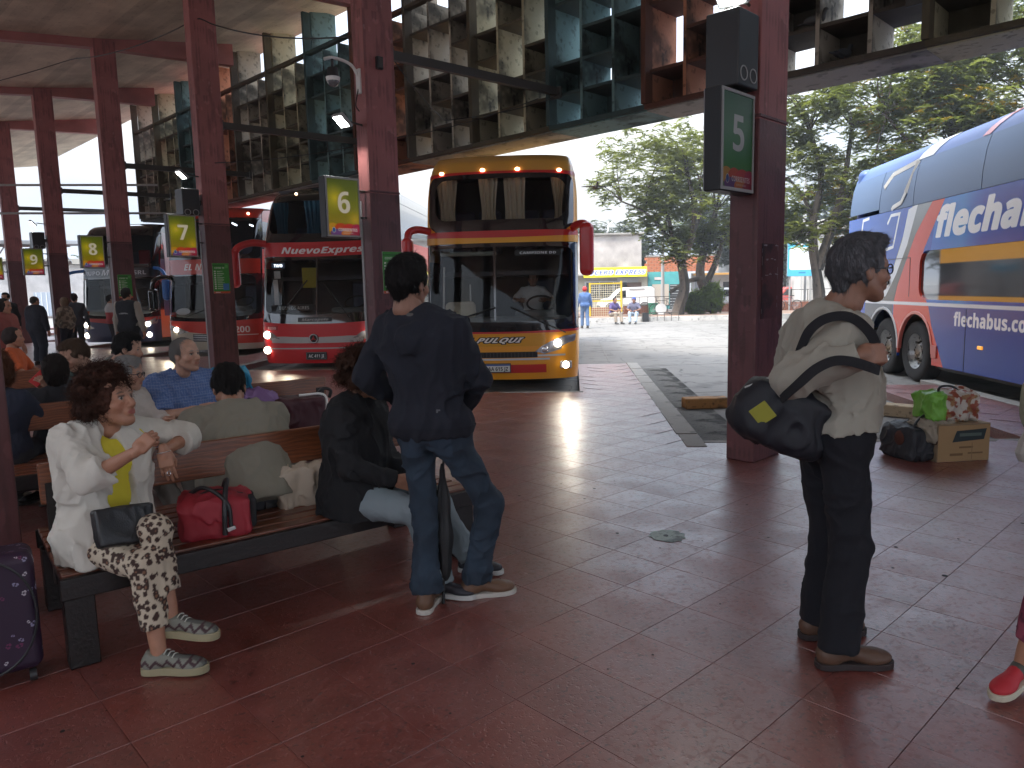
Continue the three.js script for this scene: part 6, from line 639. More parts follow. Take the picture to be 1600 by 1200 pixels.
{ // old woman with spectacles
  const A = [-2.76, 0, -5.2], yaw = 62 * D2R, w = inFrame(A, yaw), dv = dirIn(yaw);
  person({ label: 'old woman with grey hair and spectacles in a pale blouse sitting in profile', at: A, yaw, h: 1.56, skin: SK.fair, fem: 1, age: 1, fat: 1.1, bust: 0.8, sw: 0.165, hip: w(-2.78, 0.52, -5.22), chest: w(-2.74, 0.9, -5.2), head: w(-2.665, 1.075, -5.14), headYaw: 0.5, pitch: 0.08, brow: [0.25, 0.24, 0.22], handR: w(-2.42, 0.74, -4.98), handL: w(-2.36, 0.76, -5.06), elR: dv(-0.5, -0.7, 0.4), elL: dv(-0.2, -0.7, -0.6), hR: { curl: 0.9 }, hL: { curl: 1.1 }, footR: [...w(-2.4, 0.08, -4.75), 0, 0], footL: [...w(-2.25, 0.08, -4.9), 0, 0], knL: [0.2, 1, 0.4], knR: [-0.2, 1, 0.4],
    hair: { t: 0.013, top: 0.9, side: 1.2, nape: 1.1, amp: 0.009, f: 70, c: [0.3, 0.29, 0.28] }, glasses: [0.015, 0.015, 0.018], top: { name: 'pale_blouse', c: [0.52, 0.47, 0.43], loose: 0.022, hem: -0.1, skirt: 0.06, sleeve: 0.72, slw: 0.056, fold: 0.01, seed: 61 }, legsWear: { c: [0.14, 0.13, 0.12], loose: 0.02 }, shoes: { c: [0.03, 0.03, 0.03] } });
}
{ // boy with a red object
  const A = [-3.55, 0, -6.15], yaw = -28 * D2R, w = inFrame(A, yaw), dv = dirIn(yaw);
  person({ label: 'boy in dark green printed shirt looking down at a red phone', at: A, yaw, h: 1.5, hs: 1.14, skin: SK.fair, fat: 0.9, sw: 0.165, hip: w(-3.55, 0.53, -6.2), chest: w(-3.55, 0.97, -6.15), head: w(-3.58, 1.14, -6.08), headYaw: -0.12, pitch: 0.42, handL: w(-3.66, 0.93, -5.85), handR: w(-3.78, 0.93, -5.9), elL: dv(0.6, -0.7, 0), elR: dv(-0.6, -0.7, 0), hL: { curl: 0.8, dir: dv(-0.5, 0.6, 0.4) }, hR: { curl: 0.8, dir: dv(0.3, 0.7, 0.4) }, footL: [...w(-3.6, 0.08, -5.75), 0, 0], footR: [...w(-3.8, 0.08, -5.8), 0, 0], knL: [0, 1, 0.4], knR: [0, 1, 0.4],
    hair: { t: 0.01, top: 0.9, side: 0.9, nape: 0.6, amp: 0.006, c: [0.09, 0.055, 0.035] }, top: { name: 'printed_shirt', color: (x, y, z) => noise3(x * 16, y * 16, z * 16) > 0.6 && y < 0.9 ? [0.04, 0.12, 0.3] : y > 0.95 ? [0.025, 0.05, 0.045] : [0.03, 0.04, 0.045], loose: 0.018, hem: -0.06, sleeve: 0.42, slw: 0.056, seed: 71 }, legsWear: { c: [0.03, 0.03, 0.04] }, shoes: { c: [0.03, 0.03, 0.03] } });
  const ph = thing('red_phone', 'bright red phone case held by the boy', 'phone', [-3.72, 1.0, -5.84], 0.3); add('case', rbox(0.085, 0.17, 0.012, 0.008, 0, 0, 0, 0, -0.5, -0.7), std([0.5, 0.02, 0.02], 0.4), ph); add('screen', rbox(0.075, 0.155, 0.002, 0.001, 0, 0.004, -0.008, 0, -0.5, -0.7), M.black, ph);
}
{ // young man in grey, profile
  const A = [-3.42, 0, -6.5], yaw = 96 * D2R, w = inFrame(A, yaw), dv = dirIn(yaw);
  person({ label: 'young man with short black hair in grey T-shirt leaning forward in profile', at: A, yaw, h: 1.76, skin: SK.fair, fat: 1.2, sw: 0.19, hip: w(-3.72, 0.55, -6.5), chest: w(-3.5, 0.99, -6.5), slump: 0.05, head: w(-3.34, 1.16, -6.48), headYaw: 0.05, pitch: 0.18, handL: w(-3.1, 0.72, -6.65), handR: w(-3.1, 0.72, -6.4), elL: dv(-0.2, -0.8, -0.4), elR: dv(-0.2, -0.8, 0.4), footL: [...w(-3.1, 0.08, -6.6), 0, 0], footR: [...w(-3.1, 0.08, -6.4), 0, 0], knL: [0, 1, 0.5], knR: [0, 1, 0.5], hR: { curl: 0.8 }, hL: { curl: 0.8 },
    hair: { t: 0.013, top: 1.1, side: 1.0, nape: 0.7, amp: 0.006, c: [0.012, 0.011, 0.011] }, top: { name: 'grey_shirt', c: [0.22, 0.23, 0.215], loose: 0.02, hem: -0.08, sleeve: 0.42, slw: 0.07, seed: 81, fold: 0.01 }, legsWear: { c: [0.03, 0.03, 0.035] }, shoes: { c: [0.03, 0.03, 0.03] } });
}
{ // two heads seen from behind over the second bench
  const mk = (A, yawD, label, o) => { const yaw = yawD * D2R, w = inFrame(A, yaw); person({ label, at: A, yaw, h: o.h, skin: SK.tan, fem: 1, hip: [0, 0.52, 0], chest: [0, o.cy, 0.03], head: [0, o.cy + 0.19, 0.06], pitch: o.pitch ?? 0, headYaw: o.hy ?? 0, handL: [0.15, 0.65, 0.35], handR: [-0.15, 0.65, 0.35], elL: [1, -0.6, -0.2], elR: [-1, -0.6, -0.2], footL: [0.12, 0.08, 0.45, 0, 0], footR: [-0.12, 0.08, 0.45, 0, 0], knL: [0, 1, 0.4], knR: [0, 1, 0.4], sw: 0.165, hair: o.hair, top: o.top, legsWear: { c: [0.03, 0.03, 0.035] }, shoes: { c: [0.03, 0.03, 0.03] }, lod: o.lod }); void w; };
  mk([-3.55, 0, -5.75], 205, 'person with long black hair in dark top seen from behind over the bench', { h: 1.55, cy: 0.86, hair: { t: 0.014, bob: 1.5, nape: 1.6, amp: 0.007, c: [0.02, 0.014, 0.012] }, top: { c: [0.02, 0.02, 0.025], hem: -0.08, sleeve: 1 } });
  mk([-3.72, 0, -5.3], 190, 'woman with reddish brown hair in dark blue top seen from behind at the left edge', { h: 1.66, cy: 0.9, hy: 0.5, hair: { t: 0.016, curls: 50, cr: 0.02, vol: 1.12, bob: 1.05, amp: 0.01, c: [0.13, 0.05, 0.025], seed: 7 }, top: { c: [0.018, 0.022, 0.04], hem: -0.08, sleeve: 1, loose: 0.02 } });
  mk([-6.15, 0, -9.1], 110, 'woman in bright orange top seated beyond the farthest bench', { h: 1.64, cy: 0.96, hair: { t: 0.012, bob: 0.8, nape: 1, amp: 0.006, c: [0.03, 0.02, 0.018] }, top: { c: [0.5, 0.1, 0.03], hem: -0.08, sleeve: 0.45 }, lod: 2 });
}
{ // standing and walking figures further off
  const st = (A, yawD, label, o) => { const yaw = yawD * D2R; return person({ label, at: A, yaw, lod: 2, h: o.h ?? 1.72, skin: o.skin ?? SK.tan, fem: o.fem, fat: o.fat ?? 1, sw: o.sw, hair: o.hair ?? { t: 0.012, top: 1, side: 1, nape: 0.7, c: [0.015, 0.012, 0.011] }, handL: o.handL ?? [0.3, 0.85, 0.06], handR: o.handR ?? [-0.3, 0.85, 0.06], elL: [1, 0, -0.5], elR: [-1, 0, -0.5], headYaw: o.hy ?? 0, pitch: o.pitch ?? 0, footL: o.footL, footR: o.footR, top: o.top, legsWear: o.legs, shoes: { c: o.shoe ?? [0.02, 0.02, 0.022] } }); };
  st([-8.05, 0, -15.7], 176, 'bus worker in dark vest with long pale sleeves walking away from us', { h: 1.83, fat: 1.1, sw: 0.195, footL: [0.1, 0.08, 0.2, 0, 0], footR: [-0.1, 0.08, -0.16, 0, 0], top: { name: 'vest_and_sleeves', color: (x, y) => Math.abs(x) > 0.205 ? [0.3, 0.27, 0.23] : Math.hypot(x / 0.09, (y - 1.27) / 0.022) < 1.1 && Math.hypot(x / 0.075, (y - 1.262) / 0.012) > 1 && y > 1.265 ? [0.3, 0.3, 0.3] : [0.014, 0.016, 0.022], loose: 0.03, hem: -0.08, sleeve: 1, slw: 0.062 }, legs: { c: [0.012, 0.012, 0.015], loose: 0.03 } });
  st([-11.7, 0, -18.4], 160, 'stout man in dark navy jacket standing with his back to us in the group', { h: 1.72, fat: 1.35, sw: 0.2, hair: { t: 0.006, nape: 0.4, amp: 0.003, c: [0.04, 0.035, 0.03] }, top: { c: [0.018, 0.02, 0.03], loose: 0.05, hem: -0.12, sleeve: 1, slw: 0.075 }, legs: { c: [0.014, 0.016, 0.025], loose: 0.04 } });
  st([-12.75, 0, -18.6], 60, 'woman with long dark hair in red top beside the man in the navy jacket', { h: 1.66, fem: 1, hair: { t: 0.014, bob: 1.6, nape: 1.6, c: [0.015, 0.012, 0.012] }, top: { c: [0.4, 0.04, 0.045], loose: 0.02, hem: -0.1, sleeve: 0.5 }, legs: { c: [0.02, 0.022, 0.03] } });
  st([-13.6, 0, -20.2], 10, 'tall man in black behind the woman in the red top', { h: 1.84, top: { c: [0.02, 0.02, 0.022], loose: 0.03, sleeve: 1 }, legs: { c: [0.03, 0.03, 0.04] } });
  st([-11.5, 0, -19.3], -100, 'woman with pale hair in beige patterned top beside the column with sign 9', { h: 1.68, fem: 1, hair: { t: 0.014, bob: 1.2, c: [0.16, 0.1, 0.06] }, top: { color: (x, y, z) => noise3(x * 20, y * 20, z * 20) > 0.5 ? [0.36, 0.3, 0.23] : [0.16, 0.13, 0.1], loose: 0.025, sleeve: 0.9, hem: -0.1 }, legs: { c: [0.03, 0.035, 0.05] } });
  st([-12.0, 0, -20.6], 200, 'person with dark cap of hair half hidden behind the group', { h: 1.78, top: { c: [0.05, 0.05, 0.06], loose: 0.03, sleeve: 1 }, legs: { c: [0.03, 0.03, 0.035] } });
  st([-11.55, 0, -21.6], 130, 'person in white and red top between the far column and the dark coach', { h: 1.72, top: { color: (x, y) => y > 1.2 ? [0.5, 0.48, 0.46] : [0.4, 0.06, 0.06], loose: 0.03, sleeve: 0.5 }, legs: { c: [0.03, 0.03, 0.035] } });
  st([-8.2, 0, -12.1], 90, 'person in dusky red top at the very left edge', { h: 1.66, hair: { t: 0.014, bob: 1.0, c: [0.02, 0.015, 0.013] }, top: { c: [0.25, 0.07, 0.06], loose: 0.03, sleeve: 0.6 }, legs: { c: [0.1, 0.08, 0.08] } });
  st([3.15, YARD, -31.5], 185, 'man in blue jacket, blue jeans and red cap walking away across the yard', { h: 1.76, hair: { t: 0.02, top: 1, c: [0.45, 0.04, 0.04], amp: 0.001 }, top: { c: [0.07, 0.13, 0.28], loose: 0.035, sleeve: 1, hem: -0.08 }, legs: { c: [0.1, 0.16, 0.28], loose: 0.02 }, footL: [0.1, 0.08, 0.12, 0, 0], footR: [-0.1, 0.08, -0.1, 0, 0] });
  const sit = (A, yawD, label, top, legs, cap) => person({ label, at: A, yaw: yawD * D2R, lod: 2, h: 1.72, skin: SK.brown, hip: [0, 0.47, 0], chest: [0, 0.9, 0.1], head: [0, 1.08, 0.16], pitch: 0.2, handL: [0.15, 0.6, 0.4], handR: [-0.15, 0.6, 0.4], elL: [1, -0.6, -0.2], elR: [-1, -0.6, -0.2], footL: [0.14, 0.08, 0.5, 0, 0], footR: [-0.14, 0.08, 0.42, 0, 0], knL: [0.1, 1, 0.4], knR: [-0.1, 1, 0.4], hair: { t: cap ? 0.02 : 0.012, c: cap ?? [0.015, 0.012, 0.011], amp: 0.002 }, top: { c: top, loose: 0.025, sleeve: 0.46 }, legsWear: { c: legs, loose: 0.02 }, shoes: { c: [0.05, 0.05, 0.05] } });
  sit([4.75, YARD, -34.6], 30, 'man in purple shirt and tan trousers sitting on the far kerb', [0.08, 0.06, 0.16], [0.3, 0.25, 0.2]);
  sit([5.75, YARD, -34.5], -20, 'man in blue cap and pale jeans sitting on the far kerb', [0.1, 0.1, 0.15], [0.35, 0.42, 0.5], [0.04, 0.07, 0.25]);
  person({ label: 'driver in white shirt behind the windscreen of the yellow coach', at: [0.42, 0.66, -13.5], yaw: -0.05, lod: 2, h: 1.74, skin: SK.brown, hip: [0, 0.47, 0], chest: [0, 0.92, 0], head: [0, 1.12, 0.05], handL: [0.22, 0.75, 0.4], handR: [-0.22, 0.75, 0.4], elL: [1, -0.6, -0.2], elR: [-1, -0.6, -0.2], footL: [0.14, 0.08, 0.5, 0, 0], footR: [-0.14, 0.08, 0.5, 0, 0], knL: [0.1, 1, 0.4], knR: [-0.1, 1, 0.4], hair: { t: 0.012, c: [0.015, 0.012, 0.011] }, top: { c: [0.6, 0.6, 0.6], loose: 0.02, sleeve: 0.46 }, legsWear: { c: [0.03, 0.03, 0.04] }, shoes: { c: [0.02, 0.02, 0.02] } });
}
{ // a woman walking out of the frame on the right
  const A = [2.02, 0, -2.72], yaw = -78 * D2R, w = inFrame(A, yaw), dv = dirIn(yaw);
  person({ label: 'person in magenta leggings and red shoe cut off by the right edge', at: A, yaw, h: 1.66, skin: SK.tan, fem: 1, fat: 1.05, hip: w(2.12, 0.92, -2.72), chest: w(2.17, 1.36, -2.72), handL: w(2.06, 0.98, -2.52), handR: w(2.16, 1.0, -2.95), elL: dv(0.5, -0.3, 0.6), elR: dv(0.6, 0, -0.5), footL: [...w(1.955, 0.09, -2.72), 0.25, 0.12], footR: [...w(2.25, 0.08, -2.85), 0, 0], knL: [0, 0, 1], knR: [0, 0, 1], hair: { t: 0.014, bob: 1.1, c: [0.02, 0.015, 0.012] }, top: { c: [0.5, 0.48, 0.45], loose: 0.03, hem: -0.05, sleeve: 1 }, legsWear: { name: 'leggings', color: (x, y, z) => { const n = noise3(x * 30, y * 50, z * 30); return n > 0.62 ? [0.3, 0.06, 0.1] : n < 0.35 ? [0.09, 0.015, 0.035] : [0.17, 0.028, 0.06]; }, to: 0.74, loose: 0.006, cuff: 0.05, fold: 0.006 }, shoes: { color: (x, y, z) => z > -0.01 && z < 0.045 && y > 0.05 ? [0.07, 0.07, 0.06] : [0.42, 0.02, 0.03], solC: [0.5, 0.46, 0.36], sole: 1.2, s: 0.98 } });
  const S = new Field(0.012); S.ell([0, 0.12, 0], [0.1, 0.15, 0.08], 0.02); const b = thing('olive_bag', 'olive green rounded bag at the right edge beside the woman in leggings', 'bag', [1.935, 1.03, -2.62]); add('bag_body', S.build({ warp: folds(8, 0.01, 3) }), cloth([0.25, 0.25, 0.18]), b);
}
// ---------------------------------------------------------------- luggage
const soft = (cell, f, warp) => { const S = new Field(cell); f(S); return S.build({ warp }); };
{ const t = thing('duffel_bag', 'red duffel bag with black strap on the bench beside the woman in leopard trousers', 'duffel bag', [-1.5, 0.425, -3.62], 0.42);
  add('bag_body', soft(0.007, (S) => { S.boxp([0, 0.095, 0], [0.125, 0.06, 0.09], 0.04, 0.02).ell([-0.02, 0.17, 0], [0.13, 0.045, 0.09], 0.05); }, folds(7, 0.015, 17)), cloth([0.3, 0.018, 0.03], { roughness: 0.65 }), t);
  add('strap', tube([[0.03, 0.02, 0.145], [0.035, 0.14, 0.142], [0.05, 0.24, 0.08], [0.06, 0.262, 0.02], [0.05, 0.225, -0.05], [0.04, 0.12, -0.14]], 0.014, 30, 6), M.blackPlastic, t); add('strap', tube([[-0.13, 0.2, 0.0], [-0.05, 0.245, 0.06], [0.05, 0.17, 0.135], [0.06, 0.05, 0.145]], 0.011, 24, 6), M.blackPlastic, t); add('side_panel', soft(0.007, (S) => { S.boxp([0.16, 0.1, 0], [0.006, 0.055, 0.08], 0.02, 0.01); }, folds(8, 0.006, 5)), cloth([0.02, 0.02, 0.022]), t); add('buckle', rbox(0.04, 0.02, 0.012, 0.004, 0.06, 0.05, 0.157, 0, 0, 0.3), M.alu, t); add('zip', tube([[-0.14, 0.19, 0.05], [0, 0.222, 0.03], [0.13, 0.19, 0.04]], 0.004, 12, 5), M.black, t); }
{ const t = thing('suitcase', 'dark purple suitcase printed with pale butterflies at the lower left corner', 'suitcase', [-2.22, 0, -2.96], 0.62); t.scale.setScalar(0.88);
  const print = canvasTex(512, 768, (c, w, h) => { c.fillStyle = '#2c1830'; c.fillRect(0, 0, w, h); const R = rng(8); for (let i = 0; i < 46; i++) { const x = R() * w, y = R() * h, s = 9 + R() * 15, a = R() * TAU; c.save(); c.translate(x, y); c.rotate(a); c.fillStyle = R() < 0.3 ? '#6a2a50' : R() < 0.5 ? '#8a86a0' : '#b9b3b8'; for (const k of [-1, 1]) { c.beginPath(); c.ellipse(k * s * 0.6, -s * 0.35, s * 0.55, s * 0.38, k * 0.6, 0, TAU); c.ellipse(k * s * 0.45, s * 0.35, s * 0.36, s * 0.28, -k * 0.5, 0, TAU); c.fill(); } c.restore(); } });
  const g = new RoundedBoxGeometry(0.42, 0.58, 0.24, 5, 0.05); add('shell', at(g, 0, 0.35, 0), std([1, 1, 1], 0.55, { map: print, bumpMap: rep(T.weave, 1), bumpScale: 0.0006 }), t); add('piping', [at(new THREE.TorusGeometry(0.2, 0.006, 6, 40), 0, 0.35, 0.118, 0, 0, 0, [1, 1.38, 1])], M.blackPlastic, t); add('handle', tube([[-0.07, 0.64, 0], [-0.06, 0.685, 0], [0.06, 0.685, 0], [0.07, 0.64, 0]], 0.011, 18, 8), M.blackPlastic, t); for (const s of [-1, 1]) for (const z of [-0.09, 0.09]) add('wheel', at(new THREE.CylinderGeometry(0.03, 0.03, 0.03, 14), s * 0.16, 0.03, z, 0, 0, Math.PI / 2), M.blackPlastic, t); }
const bagPart = (name, label, cat, p, ry, mat, f, w, ex) => { const t = thing(name, label, cat, p, ry); add('bag_body', soft(0.009, f, w), mat, t); if (ex) ex(t); return t; };
const LB = [-2.12, 0.425, -5.95];
bagPart('turquoise_bag', 'bright turquoise bag on top of the luggage pile beside the man in blue', 'bag', [LB[0] - 0.2, 0.86, LB[2] - 0.05], 0.4, cloth([0.02, 0.26, 0.42], { roughness: 0.6 }), (S) => S.boxp([0, 0.07, 0], [0.13, 0.03, 0.09], 0.04, 0.02).ell([0.02, 0.12, 0], [0.13, 0.05, 0.09], 0.04), folds(9, 0.022, 71), (t) => { add('strap', tube([[0.1, 0.13, 0.1], [0.16, 0.1, 0.13], [0.17, 0.02, 0.12], [0.2, -0.04, 0.1]], 0.012, 16, 6), cloth([0.02, 0.2, 0.34]), t); });
bagPart('purple_coat', 'lilac padded coat heaped on the luggage pile', 'coat', [LB[0] - 0.02, 0.68, LB[2] + 0.02], 0.5, cloth([0.2, 0.11, 0.27], { roughness: 0.6 }), (S) => S.ell([0, 0.09, 0], [0.22, 0.09, 0.13], 0.04).ell([0.14, 0.04, 0.03], [0.13, 0.09, 0.11], 0.05), folds(8, 0.024, 3));
bagPart('navy_backpack', 'navy backpack with open pale lining leaning in the luggage pile', 'backpack', [LB[0] - 0.02, 0.46, LB[2] + 0.24], 0.5, cloth([0.015, 0.018, 0.045], { roughness: 0.6 }), (S) => S.boxp([0, 0.16, 0], [0.1, 0.12, 0.06], 0.05, 0.02).ell([0.1, 0.16, 0.04], [0.08, 0.13, 0.07], 0.05), folds(8, 0.014, 4), (t) => { add('lining', soft(0.008, (S) => S.ell([-0.03, 0.28, 0.06], [0.07, 0.045, 0.05], 0.01), folds(10, 0.01, 2)), cloth([0.34, 0.32, 0.2]), t); add('zip', tube([[-0.1, 0.31, 0.09], [0.03, 0.26, 0.14], [0.1, 0.16, 0.15]], 0.007, 14, 6), M.alu, t); });
bagPart('maroon_suitcase', 'dark maroon soft suitcase with pale edge at the end of the luggage pile', 'suitcase', [LB[0] + 0.36, 0.42, LB[2] - 0.1], 0.4, cloth([0.055, 0.012, 0.02], { roughness: 0.5 }), (S) => S.boxp([0, 0.17, 0], [0.17, 0.14, 0.1], 0.03, 0.02), folds(6, 0.014, 9), (t) => { add('piping', tube([[0.2, 0.01, 0.1], [0.19, 0.12, 0.13], [0.21, 0.28, 0.12], [0.2, 0.35, 0.04], [0.0, 0.36, 0.05]], 0.011, 24, 6), M.white, t); add('handle', tube([[0.15, 0.35, 0], [0.2, 0.4, 0.02], [0.26, 0.38, 0.02], [0.25, 0.32, 0.0]], 0.014, 16, 6), M.blackPlastic, t); });
bagPart('red_bag', 'small red bag tucked under the luggage pile behind the bench board', 'bag', [LB[0] + 0.2, 0.43, LB[2] + 0.34], 0.5, cloth([0.4, 0.02, 0.03], { roughness: 0.6 }), (S) => S.boxp([0, 0.11, 0], [0.09, 0.08, 0.06], 0.04, 0.02), folds(8, 0.014, 6));
{ // by the empty bay on the right
  const R0 = [3.95, 0, -6.62]; const cb = canvasTex(512, 320, (c, w, h) => { c.fillStyle = '#a98a62'; c.fillRect(0, 0, w, h); c.fillStyle = '#2f3a3c'; c.beginPath(); c.moveTo(180, 50); c.lineTo(480, 36); c.lineTo(456, 132); c.lineTo(140, 150); c.closePath(); c.fill(); c.fillStyle = '#5c6a62'; c.fillRect(210, 72, 220, 28); c.fillStyle = '#7a5f40'; c.fillRect(210, 190, 140, 16); c.fillRect(120, 250, 130, 22); c.fillRect(300, 245, 150, 14); c.fillStyle = '#8e7350'; c.fillRect(336, 160, 8, 150); });
  const t = thing('cardboard_box', 'brown printed cardboard box on the floor by the empty bay', 'cardboard box', R0, 0.12); add('carton', [rbox(0.5, 0.33, 0.4, 0.004, 0, 0.165, 0)], std([0.36, 0.26, 0.16], 0.85, { map: T.mottle }), t); const f = new THREE.PlaneGeometry(0.49, 0.32); f.translate(0, 0.165, 0.2015); add('front_print', f, std([0.85, 0.85, 0.85], 0.85, { map: cb }), t); add('flap', [rbox(0.25, 0.004, 0.4, 0.001, -0.124, 0.334, 0), rbox(0.245, 0.004, 0.4, 0.001, 0.126, 0.3345, 0)], std([0.34, 0.25, 0.15], 0.85), t); add('tape', box(0.05, 0.002, 0.402, 0, 0.338, 0), std([0.3, 0.2, 0.1], 0.3), t);
  const pm = (x, y, z) => { if (x < -0.1) return [0.16, 0.4, 0.05]; const n = noise3(x * 34, y * 34, z * 34), a = noise3(x * 18 + 9, y * 18, z * 18); return n > 0.62 ? [0.26, 0.06, 0.03] : a > 0.66 ? [0.3, 0.16, 0.07] : [0.5, 0.46, 0.4]; };
  const t2 = thing('patterned_bag', 'green and cream patterned zip bag on top of the cardboard box', 'bag', [R0[0] - 0.03, 0.342, R0[2] - 0.02], 0.1); const S = new Field(0.008); S.boxp([0, 0.13, 0], [0.19, 0.09, 0.12], 0.035, 0.02).ell([0.02, 0.22, 0], [0.2, 0.05, 0.13], 0.04).ell([0.17, 0.24, -0.03], [0.06, 0.05, 0.07], 0.04); add('bag_body', S.build({ warp: folds(8, 0.018, 13), color: pm }), cloth([1, 1, 1], { vertexColors: true, roughness: 0.5 }), t2); add('handle', tube([[-0.12, 0.25, 0.06], [-0.08, 0.3, 0.03], [0.04, 0.3, 0.03], [0.08, 0.26, 0.06]], 0.011, 20, 6), M.blackPlastic, t2);
  const t3 = thing('black_duffel', 'black duffel bag with looped handles beside the cardboard box', 'duffel bag', [3.6, 0, -6.62], 0.25); add('bag_body', soft(0.009, (S2) => S2.boxp([0, 0.15, 0], [0.1, 0.09, 0.15], 0.06, 0.02).ell([0, 0.26, -0.02], [0.12, 0.06, 0.17], 0.05), folds(7, 0.016, 23)), cloth([0.02, 0.021, 0.026], { roughness: 0.6 }), t3); add('handle', tube([[-0.14, 0.24, 0.15], [-0.02, 0.35, 0.1], [0.12, 0.4, 0.05], [0.2, 0.42, 0.0], [0.24, 0.5, -0.02], [0.27, 0.44, -0.02], [0.26, 0.3, 0.0]], 0.011, 34, 6), M.blackPlastic, t3); add('side_pocket', soft(0.008, (S2) => S2.ell([-0.15, 0.2, 0.05], [0.03, 0.07, 0.06], 0.01)), cloth([0.08, 0.025, 0.015]), t3);
  const t4 = thing('beige_jacket', 'crumpled beige jacket laid over the black duffel bag', 'jacket', [3.72, 0.2, -6.55], 0.3); add('cloth', soft(0.008, (S2) => S2.boxp([0.02, 0.06, 0.02], [0.12, 0.05, 0.1], 0.025, 0.02).ell([0, 0.13, 0], [0.13, 0.035, 0.12], 0.03), folds(9, 0.026, 31)), cloth([0.3, 0.26, 0.2]), t4); add('dark_lining', soft(0.009, (S2) => S2.boxp([0.06, 0.0, 0.06], [0.1, 0.02, 0.06], 0.02, 0.02), folds(9, 0.014, 5)), cloth([0.06, 0.03, 0.02]), t4);
}
// ---------------------------------------------------------------- signs, lamps, speakers, posters on the columns
function numberFace(n, lit) { return canvasTex(384, 560, (c, w, h) => {
  const g = c.createLinearGradient(0, 0, 0, h); if (lit) { g.addColorStop(0, '#5f6c15'); g.addColorStop(0.45, '#8d8f12'); g.addColorStop(0.75, '#a8910f'); g.addColorStop(1, '#9a7a18'); } else { g.addColorStop(0, '#1f6a38'); g.addColorStop(0.6, '#2f8a34'); g.addColorStop(1, '#5a9a2a'); } c.fillStyle = g; c.fillRect(0, 0, w, h);
  if (lit) { const r = c.createRadialGradient(90, 190, 10, 90, 190, 170); r.addColorStop(0, 'rgba(250,220,40,.9)'); r.addColorStop(1, 'rgba(200,190,20,0)'); c.fillStyle = r; c.fillRect(0, 0, w, h); const q = c.createRadialGradient(330, 400, 10, 330, 400, 120); q.addColorStop(0, 'rgba(250,200,30,.7)'); q.addColorStop(1, 'rgba(200,190,20,0)'); c.fillStyle = q; c.fillRect(0, 0, w, h); }
  for (const [x, y, rx, ry, col] of [[50, 490, 70, 50, '#e0a01c'], [150, 500, 80, 60, '#d8501c'], [260, 495, 90, 52, '#d83a2a'], [350, 500, 70, 56, '#c22a50'], [110, 540, 90, 40, '#7a4a8a'], [230, 545, 80, 34, '#e07a1c'], [330, 550, 70, 30, '#a8243c']]) { c.fillStyle = col; c.beginPath(); c.ellipse(x, y, rx, ry, 0, 0, TAU); c.fill(); }
  c.fillStyle = '#2a5aa8'; c.beginPath(); c.ellipse(62, 510, 20, 26, 0, 0, TAU); c.fill(); c.strokeStyle = '#e8e2d0'; c.lineWidth = 5; c.stroke();
  put(c, 'CORRIENTES', 236, 506, 44, 'bold # sans-serif', '#f2ece4', { sx: 0.92 }); put(c, 'somos todos', 240, 540, 22, '# sans-serif', '#e6ddd2');
  put(c, String(n), w / 2 + 8, 232, String(n).length > 1 ? 250 : 300, 'bold # sans-serif', lit ? '#f4e6c0' : '#d8d8d4', { sx: 1.05, stroke: lit ? '#a08a30' : '#3a7a48', lw: 6 }); put(c, String(n), w / 2 + 8, 232, String(n).length > 1 ? 250 : 300, 'bold # sans-serif', lit ? '#f6ead0' : '#dcdcd8', { sx: 1.05 });
}); }
const posterTex = canvasTex(200, 340, (c, w, h) => { c.fillStyle = '#3f9a3a'; c.fillRect(0, 0, w, h); put(c, 'Recomendaciones', 84, 24, 21, 'bold # sans-serif', '#123a16'); put(c, 'COVID 19', 84, 52, 27, 'bold # sans-serif', '#e8f2e4'); c.fillStyle = '#62b95a'; c.fillRect(150, 14, 38, 40); const R = rng(12); for (let i = 0; i < 9; i++) { c.fillStyle = '#e4efe0'; c.fillRect(16, 84 + i * 24, 22, 15); c.fillStyle = '#d2e6cc'; c.fillRect(50, 87 + i * 24, 60 + R() * 40, 5); c.fillRect(50, 95 + i * 24, 40 + R() * 50, 4); } c.fillStyle = '#d85a3a'; c.fillRect(0, h - 22, w, 22); c.fillStyle = '#e8e2d8'; c.fillRect(20, h - 16, 60, 9); });
const floodOn = lampOn([0.95, 1, 0.94], 16);
const colName = ['the thick column near us', 'the column beside the red coach', 'the column before the white and red coach', 'the column behind the walking man', 'the column by the standing group', 'the farthest column'];
